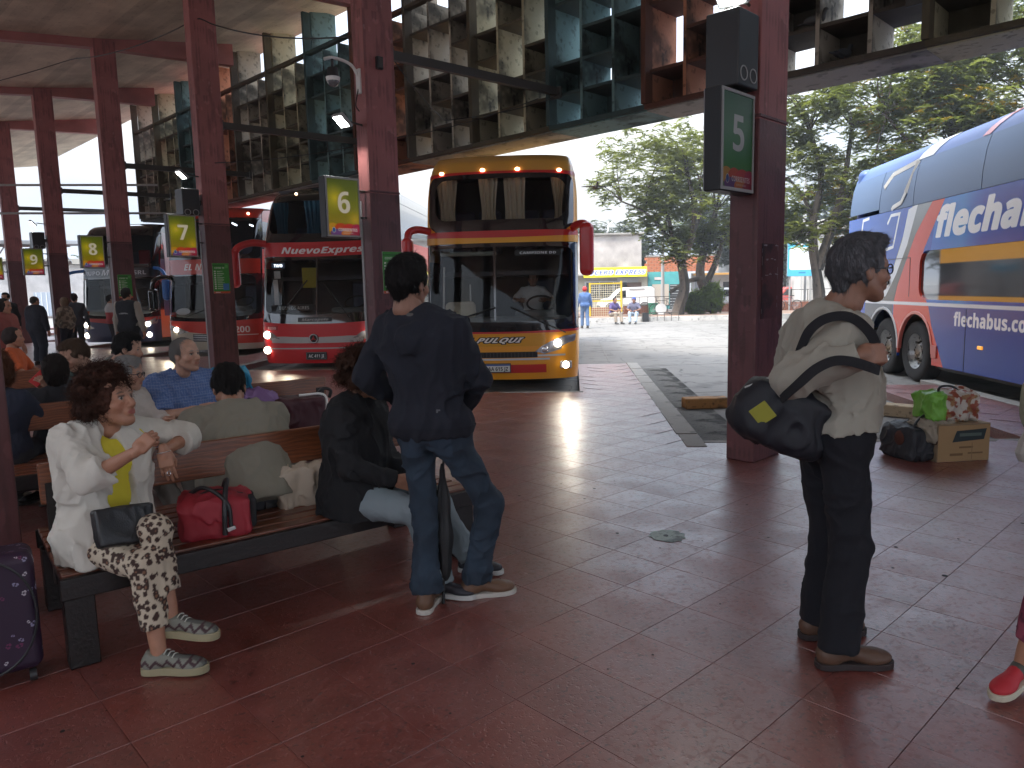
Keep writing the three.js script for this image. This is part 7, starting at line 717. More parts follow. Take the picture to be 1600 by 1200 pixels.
[5, 6, 7, 8, 9, 10].forEach((n, i) => {
  const x = colLocalX[i], z0 = colLocalZ[i] + 0.26, lit = n !== 5, L = (dx, y, dz) => F(x + dx, y, z0 + dz);
  const t = thing('platform_sign', ['unlit green box sign showing the number 5 on the thick column', 'lit green box sign numbered six beside the red coach', 'lit box sign numbered seven before the white and red coach', 'lit box sign showing the number 8 before the dark coach', 'small lit box sign showing the number 9', 'lit box sign number 10 cut by the left edge'][i], 'sign', L(0.02, 2.77, n === 5 ? 0.3 : 0.42), FT);
  add('housing', rbox(0.15, 0.82, 0.56, 0.012), std([0.01, 0.011, 0.013], 0.5), t); const m = lit ? std([0.12, 0.12, 0.1], 0.3, { map: numberFace(n, true), emissive: new THREE.Color(1, 1, 1), emissiveIntensity: 0.13 }) : std([0.42, 0.42, 0.42], 0.35, { map: numberFace(n, false) }); if (lit) m.emissiveMap = m.map;
  for (const s of [-1, 1]) { const f = new THREE.PlaneGeometry(0.49, 0.75); f.rotateY(s * Math.PI / 2); f.translate(s * 0.0785, 0, 0); add(lit ? 'lamp_face' : 'number_face', f, m, t); add('face_frame', [box(0.012, 0.025, 0.54, s * 0.079, 0.388, 0), box(0.012, 0.025, 0.54, s * 0.079, -0.388, 0), box(0.012, 0.75, 0.022, s * 0.079, 0, 0.257), box(0.012, 0.75, 0.022, s * 0.079, 0, -0.257)], M.grey, t); }
  add('bracket', [bar([0, 0.25, -0.3], [0, 0.25, -0.46], 0.015), bar([0, -0.12, -0.3], [0, -0.12, -0.46], 0.015)], M.steel, t);
  const speaker = n === 5 || n === 7 || n === 9;
  if (speaker) { const big = n === 5, sp = thing('speaker', ({ 5: 'large black loudspeaker box with two rings above the number 5 sign', 7: 'black loudspeaker box above the lit number 7 sign', 9: 'small dark loudspeaker box above the number 9 sign' })[n], 'speaker', L(0, big ? 3.5 : 3.42, 0.24), FT, 'loudspeakers on the columns'); add('cabinet', rbox(big ? 0.3 : 0.34, big ? 0.6 : 0.5, 0.34, 0.015), M.blackPlastic, sp); for (const k of [-1, 1]) { add('cone_ring', at(new THREE.TorusGeometry(0.055, 0.006, 8, 28), (big ? 0.151 : 0.171), -0.2, k * 0.08, 0, Math.PI / 2), M.grey, sp); add('cone', at(new THREE.CircleGeometry(0.055, 24), (big ? 0.1515 : 0.1715), -0.2, k * 0.08, 0, Math.PI / 2), M.black, sp); } add('bracket', rbox(0.1, 0.1, 0.12, 0.01, 0, 0, -0.2), M.steel, sp); }
  if (n !== 10 && n !== 8) { const fl = thing('flood_lamp', 'bright white LED flood lamp fixed to ' + colName[i], 'lamp', L(0.02, 3.95, 0.32), FT, 'LED flood lamps on the columns'); const body = add('lamp_body', rbox(0.28, 0.05, 0.22, 0.01, 0, 0, 0, 0, -0.75, -0.12), M.grey, fl); void body; const pl = new THREE.PlaneGeometry(0.23, 0.17); at(pl, 0, 0, 0, Math.PI / 2); pl.translate(0, -0.029, 0); at(pl, 0, 0, 0, -0.75, 0, -0.12); add('lamp_panel', pl, floodOn, fl); add('arm', bar([0, 0, -0.1], [0, -0.02, -0.33], 0.014), M.steel, fl);
    const sl = new THREE.SpotLight(new THREE.Color(0.95, 1, 0.94), 3, 0, 1.1, 0.7, 2), p = L(0.03, 3.9, 0.32), q = L(-0.5, 0, 0.9); sl.position.set(...p); sl.target.position.set(...q); sl.castShadow = true; scene.add(sl, sl.target); }
  if (n >= 6 && n <= 8) { const po = thing('poster', ['green notice behind the head of the man in navy', 'green notice with blue corner label on the column with sign 7', 'faint green notice on the column above the walking bus worker'][n - 6], 'poster', F(x + 0.1385, n === 6 ? 1.88 : n === 7 ? 1.95 : 1.9, colLocalZ[i] + (n === 6 ? -0.07 : 0.0)), FT); const g = rbox(0.004, 0.6, 0.34, 0.001); add('sheet', g, M.white, po); const f = new THREE.PlaneGeometry(0.338, 0.598); f.rotateY(Math.PI / 2); f.translate(0.0028, 0, 0); add('print', f, std([0.85, 0.85, 0.85], 0.6, { map: posterTex }), po); if (n === 7) add('blue_label', box(0.002, 0.13, 0.12, 0.0045, -0.17, -0.09), std([0.06, 0.22, 0.5], 0.6), po); }
  if (n === 6) { const j = thing('junction_box', 'small dark box on the column above sign 6', 'electrical box', F(x + 0.16, 4.78, colLocalZ[i] + 0.02), FT); add('casing', rbox(0.06, 0.17, 0.1, 0.01), M.blackPlastic, j); add('lid', rbox(0.01, 0.13, 0.07, 0.004, 0.034, 0, 0), M.steel, j);
    const c = thing('dome_camera', 'white dome security camera hanging from an arm on the column with sign 6', 'camera', L(0, 4.62, 0.42), FT); add('arm', [tube([[0, -0.05, -0.42], [0, 0.1, -0.3], [0, 0.14, 0.0], [0, 0.1, 0.12]], 0.022, 20, 8), rbox(0.1, 0.34, 0.05, 0.01, 0, -0.1, -0.42)], M.white, c); add('housing', [cyl(0.085, 0.07, 0.13, 0, -0.06, 0.0), cyl(0.02, 0.02, 0.12, 0, 0.06, 0)], M.blackPlastic, c); add('collar', at(new THREE.CylinderGeometry(0.098, 0.09, 0.05, 24), 0, -0.14, 0), M.white, c); add('dome', at(new THREE.SphereGeometry(0.082, 20, 12, 0, TAU, Math.PI / 2, Math.PI / 2), 0, -0.16, 0), std([0.1, 0.1, 0.11], 0.08, { clearcoat: 1 }), c); add('cable', tube([[0, -0.2, -0.4], [0.03, -0.45, -0.33], [0, -0.5, -0.4]], 0.008, 14, 6), M.black, c); }
});
{ // painted-over panel and scuffs on the near column
  const t = thing('column_notice', 'faded reddish patch with torn tape marks on the thick column', 'paint patch', F(6.0 + 0.1395, 1.62, 4.02), FT); add('patch', rbox(0.004, 0.66, 0.3, 0.001), std([0.12, 0.035, 0.034], 0.5, { map: rep(T.stain, 2) }), t); const R = rng(3), l = []; for (let i = 0; i < 16; i++) l.push(box(0.001, 0.002 + 0.008 * R(), 0.01 + 0.05 * R(), 0.003, 0.33 - (i % 3) * 0.13 - R() * 0.02, (R() - 0.5) * 0.28)); for (let i = 0; i < 14; i++) l.push(box(0.001, 0.012 + 0.04 * R(), 0.003, 0.003, (R() - 0.5) * 0.6, R() < 0.5 ? 0.148 : -0.148)); tag(add('tape_remnants', l, M.grey, t), null, null, null, 'stuff');
}
// ---- cables slung under the roof
{
  const cab = (label, pts, r = 0.012) => { const t = thing('cable', label, 'cable', pts[0], 0); const p = pts.map((q) => vsub(q, pts[0])), fine = []; for (let i = 0; i < p.length - 1; i++) for (let k = 0; k < 8; k++) { const u = k / 8, q = vlerp(p[i], p[i + 1], u); q[1] -= 0.5 * u * (1 - u) * Math.min(1, vlen(vsub(p[i + 1], p[i])) / 6) * 1.2; fine.push(q); } fine.push(p[p.length - 1]); add('wire', tube(fine, r, 80, 6), M.black, t); };
  cab('thin black cable slung under the roof between the columns', [F(-22, 7.4, 8.2), F(-11.6, 7.4, 4.4), F(-5.6, 6.9, 3.9), F(0.0, 5.15, 4.2)]);
  cab('loose black cable drooping below the tie bar at the olive louvres', [F(0.15, 4.95, 3.6), F(-1.2, 4.6, 1.5), F(-0.1, 4.92, 0.12), F(0.3, 5.0, 0.1)], 0.009);
  cab('thin cable crossing before the grey louvres to the tie bar', [F(-5.5, 4.2, 3.8), F(-3.5, 4.7, 1.0), F(-0.2, 5.0, 0.12)], 0.009);
}
// ---- pigeons
function pigeon(label, p, yaw, fly, c = [0.07, 0.075, 0.085]) { const t = thing('pigeon', label, 'bird', p, yaw), S = new Field(0.007), m = std(c, 0.8, { map: T.mottle });
  S.ell([0, 0.11, 0], [0.062, 0.06, 0.12], 0.01).cap([0, 0.14, 0.09], [0, 0.21, 0.12], 0.034, 0.026, 0.03).ell([0, 0.222, 0.128], [0.027, 0.027, 0.032], 0.01).cap([0, 0.218, 0.15], [0, 0.21, 0.178], 0.008, 0.003, 0.006).ell([0, 0.1, -0.17], [0.038, 0.014, 0.095], 0.04);
  if (!fly) for (const s of [-1, 1]) S.ell([s * 0.055, 0.115, -0.03], [0.018, 0.045, 0.12], 0.015); add('body', S.build(), m, t);
  if (fly) for (const s of [-1, 1]) { const W = ext([[0, -0.07], [0.12, -0.1], [0.3, -0.06], [0.36, 0.02], [0.24, 0.06], [0.1, 0.075], [0, 0.06]].map(([x, z]) => [x * s, z]), 0.008, 0.003); at(W, s * 0.03, 0.13, 0, -Math.PI / 2, 0, s * 0.42); add('wing', W, m, t); } else for (const s of [-1, 1]) add('leg', bar([s * 0.022, 0.06, 0], [s * 0.024, 0.0, 0.01], 0.004), std([0.3, 0.08, 0.06], 0.6), t); return t; }
pigeon('dark pigeon sitting in the louvre cell with the clear gap right of the thick column', F(3 * 2.05 - 1.0 - 0.06, 4.51, -0.15), 2.0, false);
pigeon('pigeon with spread wings on the louvre ledge just beside the thick column', F(2 * 2.05 + 0.62, 5.02, -0.12), 0.8, false, [0.1, 0.1, 0.1]);
pigeon('dark pigeon flying across the sky right of the yellow coach', [2.32, 4.1, -20], 0.25, true, [0.04, 0.035, 0.04]);
pigeon('small dark bird perched on the far pipe between the columns', [-13.6, 4.65, -26.5], 1.2, false, [0.05, 0.05, 0.05]);
// ---------------------------------------------------------------- trees: trunk, limbs and a crown of feathery sprays
const sprayGeo = (n, L, w, droop, seed) => { const R = rng(seed), p = [], nn = []; const leaf = (o, d, s, len, wd) => { const a = o, e = vadd(o, d, len), m1 = vadd(vadd(o, d, len * 0.5), s, wd), m2 = vadd(vadd(o, d, len * 0.5), s, -wd); p.push(...a, ...m1, ...e, ...a, ...e, ...m2); const q = vnorm(vcross(d, s)); for (let i = 0; i < 6; i++) nn.push(...q); }; for (let k = 0; k < 3; k++) { const az = k / 3 * TAU + R(), el = 0.2 - 0.5 * R(); for (let i = 0; i < n; i++) { const t = (i + 0.5) / n, y = Math.sin(el) * t * L - droop * t * t * L, rr = Math.cos(el) * t * L, o = [Math.cos(az) * rr, y, Math.sin(az) * rr]; for (const s of [-1, 1]) { const d = vnorm([Math.cos(az + s * 1.05), -0.15 - 0.5 * R(), Math.sin(az + s * 1.05)]); leaf(o, d, vnorm(vcross(d, [R() - 0.5, 1, R() - 0.5])), w * (1 - 0.4 * t) * (0.8 + 0.4 * R()), w * 0.4); } } } const g = new THREE.BufferGeometry(); g.setAttribute('position', new THREE.Float32BufferAttribute(p, 3)); g.setAttribute('normal', new THREE.Float32BufferAttribute(nn, 3)); return g; };
const sprays = [sprayGeo(6, 0.34, 0.11, 0.35, 1), sprayGeo(5, 0.3, 0.1, 0.15, 2)];
const leafMat = (c) => std(c, 0.85, { transmission: 0.5, thickness: 0 });
const LM = leafMat([1, 1, 1]);
const bark = std([0.13, 0.1, 0.08], 0.95, { map: rep(T.stain, 1.5, 0.7), bumpMap: rep(T.pit, 2, 0.6), bumpScale: 0.03 });
function limb(pts, r0, r1, n = 9) { const c = new THREE.CatmullRomCurve3(pts.map(V3)), seg = Math.max(6, Math.round(c.getLength() * 3)), g = new THREE.TubeGeometry(c, seg, 1, n), p = g.attributes.position; for (let i = 0; i <= seg; i++) { const o = c.getPointAt(i / seg), r = lerp(r0, r1, Math.pow(i / seg, 0.8)); for (let j = 0; j <= n; j++) { const k = i * (n + 1) + j, v = new THREE.Vector3(p.getX(k) - o.x, p.getY(k) - o.y, p.getZ(k) - o.z).multiplyScalar(r * (0.88 + 0.24 * noise3(o.x * 2 + j, o.y * 3, o.z * 2))); p.setXYZ(k, o.x + v.x, o.y + v.y, o.z + v.z); } } g.computeVertexNormals(); return g; }
function tree(name, label, x, d, o) { // o: trunks [[pts], r0, r1]; clumps [x, y, z, rx, ry, rz, number]; col
  const t = thing(name, label, o.cat ?? 'tree', [x, YARD, -d], 0, o.group), R = rng(o.seed ?? 1); const tr = o.trunks.map(([p, a, b]) => limb(p, a, b)), tips = o.trunks.map(([p]) => p[p.length - 1]); const mids = o.trunks.flatMap(([p]) => p.slice(Math.ceil(p.length / 2)));
  const centres = []; for (const [cx, cy, cz, rx, ry, rz, n] of o.clumps) for (let i = 0; i < n; i++) { const a = R() * TAU, u = R() * 2 - 1, q = Math.sqrt(1 - u * u), k = 0.35 + 0.65 * Math.cbrt(R()); centres.push([cx + Math.cos(a) * q * rx * k, cy + u * ry * k, cz + Math.sin(a) * q * rz * k]); }
  const br = []; for (const c of centres) if (R() < (o.twig ?? 0.3)) { let best = mids[0]; for (const m of mids) if (vlen(vsub(m, c)) < vlen(vsub(best, c))) best = m; const md = vadd(vlerp(best, c, 0.55), [(R() - 0.5) * 0.5, 0.25 + R() * 0.2, (R() - 0.5) * 0.5]); br.push(limb([best, md, c], 0.05, 0.012, 5)); } void tips;
  add('trunk', merge(tr), bark, t); if (br.length) tag(add('branches', merge(br), bark, t), null, null, null, 'stuff');
  const per = o.per ?? 12, N = centres.length * per, m4 = new THREE.Matrix4(), col = new THREE.Color(), cs = o.cs ?? 0.8; const crown = new THREE.Group(); crown.name = 'crown'; t.add(crown); const ims = sprays.map((g) => new THREE.InstancedMesh(g, LM, Math.ceil(N / 2))); ims.forEach((im) => { im.name = 'leaf_sprays'; tag(im, null, null, null, 'stuff'); crown.add(im); }); const cnt = [0, 0];
  for (const c of centres) { const tone = 0.8 + 0.4 * R(), yel = R(); for (let i = 0; i < per; i++) { const a = R() * TAU, u = R() * 2 - 1, q = Math.sqrt(1 - u * u), k = Math.pow(R(), 0.45) * cs, p = [c[0] + Math.cos(a) * q * k, c[1] + u * k * 0.8 + 0.05, c[2] + Math.sin(a) * q * k], w = (cnt[0] + cnt[1]) % 2, s = (o.ls ?? 1) * (0.7 + 0.6 * R()); m4.compose(V3(p), new THREE.Quaternion().setFromEuler(new THREE.Euler((R() - 0.5) * 0.9, R() * TAU, (R() - 0.5) * 0.9)), new THREE.Vector3(s, s, s)); if (cnt[w] >= ims[w].count) continue; ims[w].setMatrixAt(cnt[w], m4); const cc = o.col ?? [[0.5, 0.6, 0.1], [0.66, 0.74, 0.2]], v = R(); if (o.flower && R() < o.flower * (yel > 0.6 ? 2.4 : 0.2)) col.setRGB(0.9, 0.66, 0.04); else col.setRGB(lerp(cc[0][0], cc[1][0], v) * tone, lerp(cc[0][1], cc[1][1], v) * tone, lerp(cc[0][2], cc[1][2], v) * tone); ims[w].setColorAt(cnt[w]++, col); } } ims.forEach((im, i) => { im.count = cnt[i]; im.computeBoundingSphere(); });
  return t;
}
tree('street_tree', 'tall feathery tree with leaning dark trunk on the far kerb, left of the thick column', 9.05, 40.6, { seed: 3, trunks: [[[[0, -0.1, 0], [0.15, 0.6, 0], [0.42, 1.4, 0], [0.35, 2.2, 0.1], [0.25, 3.0, 0], [0.75, 4.2, 0.1], [0.9, 5.6, 0.2], [0.5, 7.5, 0.3]], 0.36, 0.1], [[[0.35, 2.6, 0], [-0.3, 4.0, 0.3], [-0.5, 5.4, 0], [-1.6, 6.8, 0.2]], 0.2, 0.06], [[[0.8, 4.4, 0], [1.3, 5.6, -0.2], [1.2, 7.2, 0]], 0.16, 0.06], [[[-0.3, 4.0, 0.3], [-1.8, 5.6, 0.4], [-3.0, 6.2, 0.2]], 0.12, 0.04]], clumps: [[-0.2, 6.4, 0, 1.9, 2.6, 2.2, 40], [-2.2, 7.6, 0, 2.2, 2.2, 2.2, 36], [-1.0, 4.9, 0.6, 1.2, 1.2, 1.2, 14], [0.6, 9.0, 0, 2.2, 1.6, 2, 24], [-0.2, 3.6, 0.8, 1.0, 0.7, 0.8, 6]], per: 15 });
tree('street_tree', 'second feathery tree behind the green bush, its forked trunk half hidden by the thick column', 11.9, 44.5, { seed: 5, trunks: [[[[0, -0.1, 0], [-0.2, 1.2, 0], [-0.6, 2.2, 0], [-0.3, 4.0, 0], [0.3, 6.0, 0]], 0.4, 0.14], [[[-0.3, 1.6, 0], [0.4, 3.2, 0], [0.9, 5.0, 0]], 0.24, 0.1], [[[-0.5, 2.1, 0.2], [-1.5, 1.9, 0.4], [-2.5, 1.3, 0.6]], 0.16, 0.1]], clumps: [[-0.3, 6.2, 0, 2.6, 2.2, 2, 40], [0.4, 8.6, 0, 3, 2.2, 2, 36], [-0.3, 4.4, 0.6, 1.6, 0.9, 1, 12]], per: 15 });
tree('street_tree', 'feathery tree with tall forked trunk behind the man in the pale shirt', 14.2, 34.4, { seed: 8, trunks: [[[[0.1, -0.1, 0], [0.0, 1.6, 0], [-0.2, 2.6, 0], [-0.35, 4.2, 0], [-0.1, 6.4, 0.2], [-0.6, 8.4, 0]], 0.3, 0.1], [[[-0.05, 2.3, 0], [0.45, 4.0, 0], [0.9, 6.0, 0.2], [1.3, 8.6, 0]], 0.24, 0.08], [[[0.2, 3.0, 0], [0.95, 4.6, -0.3], [1.6, 6.6, 0]], 0.13, 0.06], [[[-0.3, 4.6, 0], [-1.0, 5.6, 0.3], [-1.6, 6.4, 0.2]], 0.12, 0.04]], clumps: [[-1.1, 6.2, 0, 1.5, 2.4, 1.8, 36], [0.6, 8.8, 0, 2.6, 2.0, 2, 36], [-0.9, 9.6, 0, 1.8, 1.4, 2, 18], [-1.4, 3.8, 0.5, 0.6, 0.7, 0.6, 7], [1.2, 5.0, 0.6, 0.9, 1.4, 1, 12]], per: 15 });
tree('flowering_tree', 'broad spreading tree with yellow blossom above the blue coach', 19.6, 31, { seed: 13, flower: 0.08, trunks: [[[[0, 0, 0], [0.2, 2.2, 0], [-0.5, 4.6, 0], [-1.6, 7.0, 0]], 0.42, 0.14], [[[0.1, 2.4, 0], [1.2, 5.0, 0], [2.4, 8.0, 0]], 0.3, 0.1], [[[-0.5, 4.6, 0], [-2.6, 6.2, 0.4], [-4.4, 8.2, 0.3]], 0.18, 0.06]], clumps: [[-2.2, 7.4, 0, 3.0, 2.4, 2.5, 74], [1.4, 8.4, 0, 3.4, 3.2, 2.5, 80], [-3.6, 9.6, 0.2, 2.4, 1.6, 2, 34], [-0.5, 11.2, 0, 3.4, 1.8, 2.5, 44], [-3.0, 5.4, 0.5, 1.8, 1.0, 1.4, 18]], per: 22, cs: 0.95, col: [[0.48, 0.6, 0.1], [0.64, 0.74, 0.2]] });
tree('yellow_tree', 'tree with dense yellow blossom between the forked tree and the blue coach', 17.4, 37, { seed: 17, flower: 0.35, trunks: [[[[0, 0, 0], [0.1, 2.4, 0], [-0.2, 5, 0]], 0.26, 0.1]], clumps: [[-0.6, 5.6, 0, 1.8, 2.4, 1.6, 40]], per: 15 });
for (const [label, x, d, s, cl, seed] of [['dark green round tree far behind the white shop building', 6.5, 76, 1.5, [[0, 6.2, 0, 2.8, 2.6, 2, 34], [-2.6, 5.0, 0, 2.2, 2.0, 2, 22]], 21], ['second dark tree far behind the shops, nearer the tall feathery tree', 11.2, 74, 1.5, [[0, 5.6, 0, 3.2, 2.6, 2, 40]], 22], ['green tree line standing behind the pale hall at the far left', -46, 92, 1.9, [[0, 5, 0, 6, 3, 3, 60], [8, 5, 0, 6, 3, 3, 50], [18, 4.6, 0, 6, 2.6, 3, 50]], 23], ['green trees behind the blue notice board and white house', 24, 66, 1.6, [[0, 5, 0, 4, 3, 2, 50], [-5, 6, 0, 4, 3, 2, 50], [5, 6, 0, 4, 4, 2, 50]], 24]]) tree('far_tree', label, x, d, { seed, ls: s, trunks: [[[[0, 0, 0], [0.1, 2.5, 0], [0, 5, 0]], 0.35, 0.15]], clumps: cl, per: 22, cs: 1.3, twig: 0.1, col: [[0.12, 0.18, 0.07], [0.17, 0.24, 0.1]] });
{ // clipped bush on the verge
  const t = thing('green_bush', 'bright green clipped bush on the far kerb left of the thick column', 'bush', [10.75, YARD, -41.2]), R = rng(6), N = 800, im = new THREE.InstancedMesh(sprays[1], LM, N), m4 = new THREE.Matrix4(), col = new THREE.Color(); im.name = 'foliage'; tag(im, null, null, null, 'stuff'); for (let i = 0; i < N; i++) { const a = R() * TAU, u = R() * 2 - 1, q = Math.sqrt(1 - u * u), k = 0.6 + 0.4 * R(), right = R() < 0.5, p = right ? [0.42 + Math.cos(a) * q * 0.62 * k, 1.0 + u * 0.86 * k, Math.sin(a) * q * 0.6 * k] : [-0.5 + Math.cos(a) * q * 0.6 * k, 0.72 + u * 0.7 * k, Math.sin(a) * q * 0.6 * k], s = 0.45 + 0.4 * R(); m4.compose(V3(p), new THREE.Quaternion().setFromEuler(new THREE.Euler(R() * 2, R() * TAU, R() * 2)), new THREE.Vector3(s, s, s)); im.setMatrixAt(i, m4); const v = 0.7 + 0.6 * R(); col.setRGB(0.42 * v, 0.62 * v, 0.07 * v); im.setColorAt(i, col); } t.add(im); add('stem', [limb([[-0.3, 0, 0], [-0.4, 0.6, 0]], 0.06, 0.03, 6), limb([[0.3, 0, 0], [0.4, 0.8, 0]], 0.06, 0.03, 6)], bark, t);
}
// ---------------------------------------------------------------- the street beyond the yard
{
  const k = struct('far_kerb', 'white painted kerb of the far verge'); const w = std([0.6, 0.58, 0.55], 0.8, { map: rep(T.stain, 0.4) }); add('kerb', [box(60, 0.3, 0.25, 24, YARD + 0.05, -36.9, 0.02)], w, k); add('verge', box(70, 0.2, 12, 26, YARD + 0.02, -43.2, 0.02), std([0.3, 0.2, 0.15], 0.95, { map: rep(T.stain, 0.3), bumpMap: T.pit, bumpScale: 0.02 }), k);
  const gr = tag(new THREE.InstancedMesh(sprays[1], LM, 1500), 'short grass strip on the verge near the notice board', null, null, 'stuff'); gr.name = 'verge_grass'; const R = rng(2), m4 = new THREE.Matrix4(), c = new THREE.Color(); for (let i = 0; i < 1500; i++) { m4.compose(V3([13 + R() * 9, YARD + 0.16, -44 - R() * 3]), new THREE.Quaternion().setFromEuler(new THREE.Euler(0, R() * TAU, 0)), V3([0.6, 0.6, 0.6])); gr.setMatrixAt(i, m4); const v = 0.7 + 0.6 * R(); c.setRGB(0.12 * v, 0.17 * v, 0.03 * v); gr.setColorAt(i, c); } scene.add(gr);
}
const brickM = std([0.34, 0.13, 0.08], 0.9, { map: rep(T.stain, 1.2), bumpMap: rep(T.grain, 3), bumpScale: 0.004 });
for (const [label, x0, x1, d] of [['low red brick wall behind the two seated men', 6.6, 8.9, 43.5], ['low red brick wall right of the leaning tree trunk', 10.1, 13.2, 43.6], ['low red brick wall below the blue notice board', 14.6, 19.5, 44]]) { const t = thing('brick_wall', label, 'wall', [(x0 + x1) / 2, YARD, -d], 0.02), w = x1 - x0, R = rng(Math.round(d * 10 + x0)); add('core', box(w, 0.5, 0.18, 0, 0.35, 0), std([0.22, 0.16, 0.13], 0.95), t); const l = []; for (let r = 0; r < 6; r++) for (let i = 0; i < w / 0.25; i++) l.push(box(0.235, 0.066, 0.03, -w / 2 + (i + (r % 2 ? 0.5 : 0.1)) * 0.25, 0.16 + r * 0.08, 0.1 + R() * 0.006)); tag(add('bricks', l, brickM, t), null, null, null, 'stuff'); add('coping', box(w + 0.06, 0.06, 0.26, 0, 0.65, 0), M.concrete, t); }
const wallM = (c) => std(c, 0.9, { map: rep(T.mottle, 0.3), bumpMap: rep(T.grain, 1), bumpScale: 0.004 });
{ // the shop with the yellow sign
  const d = 56, t = thing('shop_building', 'pale shop building with yellow LUCERO EXPRESS sign board', 'building', [6.2, YARD, -d], 0.0);
  add('wall', [box(8.2, 2.9, 0.3, 0, 1.45, -0.2)], wallM([0.55, 0.5, 0.4]), t); add('upper_wall', box(7.5, 2.9, 6, -0.1, 4.1, -3), wallM([0.58, 0.53, 0.5]), t); add('side_wall', box(0.3, 3.0, 6, 4.0, 1.5, -3.2), wallM([0.6, 0.52, 0.36]), t); add('roof', box(7.9, 0.12, 6.4, -0.1, 5.6, -3), M.concrete, t); add('ledge', box(8.3, 0.1, 0.7, 0, 2.62, 0.1), M.concrete, t);
  add('window_frame', box(3.2, 1.3, 0.08, 1.0, 1.5, -0.02), M.alu, t); for (let i = 0; i < 3; i++) add('pane', box(0.98, 1.15, 0.02, 0.0 + i * 1.03, 1.5, 0.03), BM.mask, t); add('shutter', box(1.6, 0.35, 0.06, 2.6, 2.2, 0.05), M.grey, t); add('doorway', box(1.3, 2.0, 0.06, 3.0, 1.0, 0.0), std([0.12, 0.07, 0.05], 0.9), t); add('door', box(0.9, 2.0, 0.06, -3.2, 1.0, 0.0), M.alu, t);
  const s = canvasTex(1024, 200, (c) => { c.fillStyle = '#e8d820'; c.fillRect(0, 0, 1024, 200); put(c, 'LUCERO EXPRESS', 500, 104, 118, 'italic bold # sans-serif', '#e9ecf2', { sx: 1.02, stroke: '#e9ecf2', lw: 26 }); put(c, 'LUCERO EXPRESS', 500, 104, 118, 'italic bold # sans-serif', '#3c4f9a', { sx: 1.02 }); }); const g = add('sign_board', rbox(4.7, 0.74, 0.12, 0.02, 1.62, 2.78, 0.5), std([0.6, 0.5, 0.03], 0.5), t); const f = new THREE.PlaneGeometry(4.66, 0.7); f.translate(1.62, 2.78, 0.563); add('sign_face', f, std([1, 1, 1], 0.5, { map: s }), g);
}
{ const t = thing('turquoise_shop', 'small turquoise shop front with raw orange block wall above', 'building', [12.85, YARD, -56.3]); add('wall', box(2.6, 2.75, 0.3, -1.2, 1.37, 0), wallM([0.08, 0.38, 0.38]), t); add('window', box(1.25, 1.55, 0.06, -1.55, 1.05, 0.17), std([0.38, 0.32, 0.26], 0.8), t); add('gate_backing', box(0.85, 1.8, 0.04, -0.42, 0.9, 0.16), M.black, t); for (let i = 0; i < 9; i++) add('gate_slat', box(0.84, 0.05, 0.03, -0.42, 0.12 + i * 0.2, 0.19), M.grey, t); const R = rng(4), l = [], bm = std([0.5, 0.17, 0.08], 0.9, { map: rep(T.stain, 1) }); add('block_backing', box(5.4, 1.15, 0.2, 0.1, 3.3, -0.02), std([0.4, 0.3, 0.24], 0.95), t); for (let r = 0; r < 5; r++) for (let i = 0; i < 13; i++) l.push([-2.55 + (i + (r % 2) * 0.5) * 0.4, 2.84 + r * 0.22]); for (const [x, y] of l) if (x < 2.6) add('block', box(0.38, 0.2, 0.04, x, y, 0.09 + R() * 0.01), bm, t); add('parapet', box(5.5, 0.1, 0.3, 0.1, 3.92, 0), M.concrete, t);
  const lab = rbox(0.5, 0.2, 0.02, 0.005, -1.75, 2.25, 0.17); add('faded_lettering', lab, std([0.5, 0.42, 0.4], 0.8), t); }
{ const t = thing('white_shop', 'low white shop front with orange awning behind the green bush', 'building', [16.0, YARD, -57]); add('wall', box(3.6, 2.6, 0.3, -0.4, 1.3, 0), wallM([0.55, 0.53, 0.5]), t); add('awning', box(3.4, 0.14, 0.9, -0.4, 2.5, 0.5), std([0.42, 0.22, 0.05], 0.8), t); for (let i = 0; i < 14; i++) add('window_bar', bar([-1.9 + i * 0.1, 1.2, 0.2], [-1.9 + i * 0.1, 2.0, 0.2], 0.015, 5), M.steel, t); add('window', box(1.5, 0.85, 0.04, -1.25, 1.6, 0.16), std([0.3, 0.3, 0.32], 0.4), t); add('doorway', box(1.0, 1.9, 0.04, 0.7, 0.95, 0.16), M.black, t); add('orange_panel', box(1.2, 0.7, 0.05, -0.3, 1.0, 0.18), std([0.45, 0.2, 0.04], 0.8), t); }
{ const t = thing('grey_house', 'pale two storey house with dark windows behind the notice board', 'building', [25.5, YARD, -66]); add('wall', box(12, 5.6, 6, 0, 2.8, -3), wallM([0.5, 0.49, 0.48]), t); add('tower', box(2.6, 3.6, 3, -2.6, 7.4, -3), wallM([0.46, 0.48, 0.52]), t); for (const [x, y, w, h] of [[-4.4, 1.6, 1.6, 1.3], [-2.2, 1.6, 1.2, 1.3], [0.2, 1.6, 1.6, 1.3], [-4.2, 4.2, 1.4, 1.1], [-1.6, 4.2, 1.4, 1.1], [1.2, 4.2, 1.4, 1.1]]) { const f = add('window', box(w, h, 0.1, x, y, 0.02), std([0.12, 0.1, 0.1], 0.3), t); add('frame', box(w + 0.15, 0.08, 0.14, x, y - h / 2, 0.05), M.white, f); } add('roof', box(12.4, 0.2, 6.4, 0, 5.7, -3), M.concrete, t); }
{ const t = thing('white_annex', 'white gabled annex beside the blue coach rear', 'building', [21.2, YARD, -48]); add('wall', box(3.4, 5.0, 4, 0, 2.5, -2), wallM([0.68, 0.66, 0.63]), t); add('roof', at(ext([[-1.9, 0], [1.9, 0], [0, 0.9]], 4.3), 0, 5.0, -4.1), M.concrete, t); add('window', box(0.8, 0.8, 0.06, 0.3, 3.4, 0.02), BM.mask, t); }
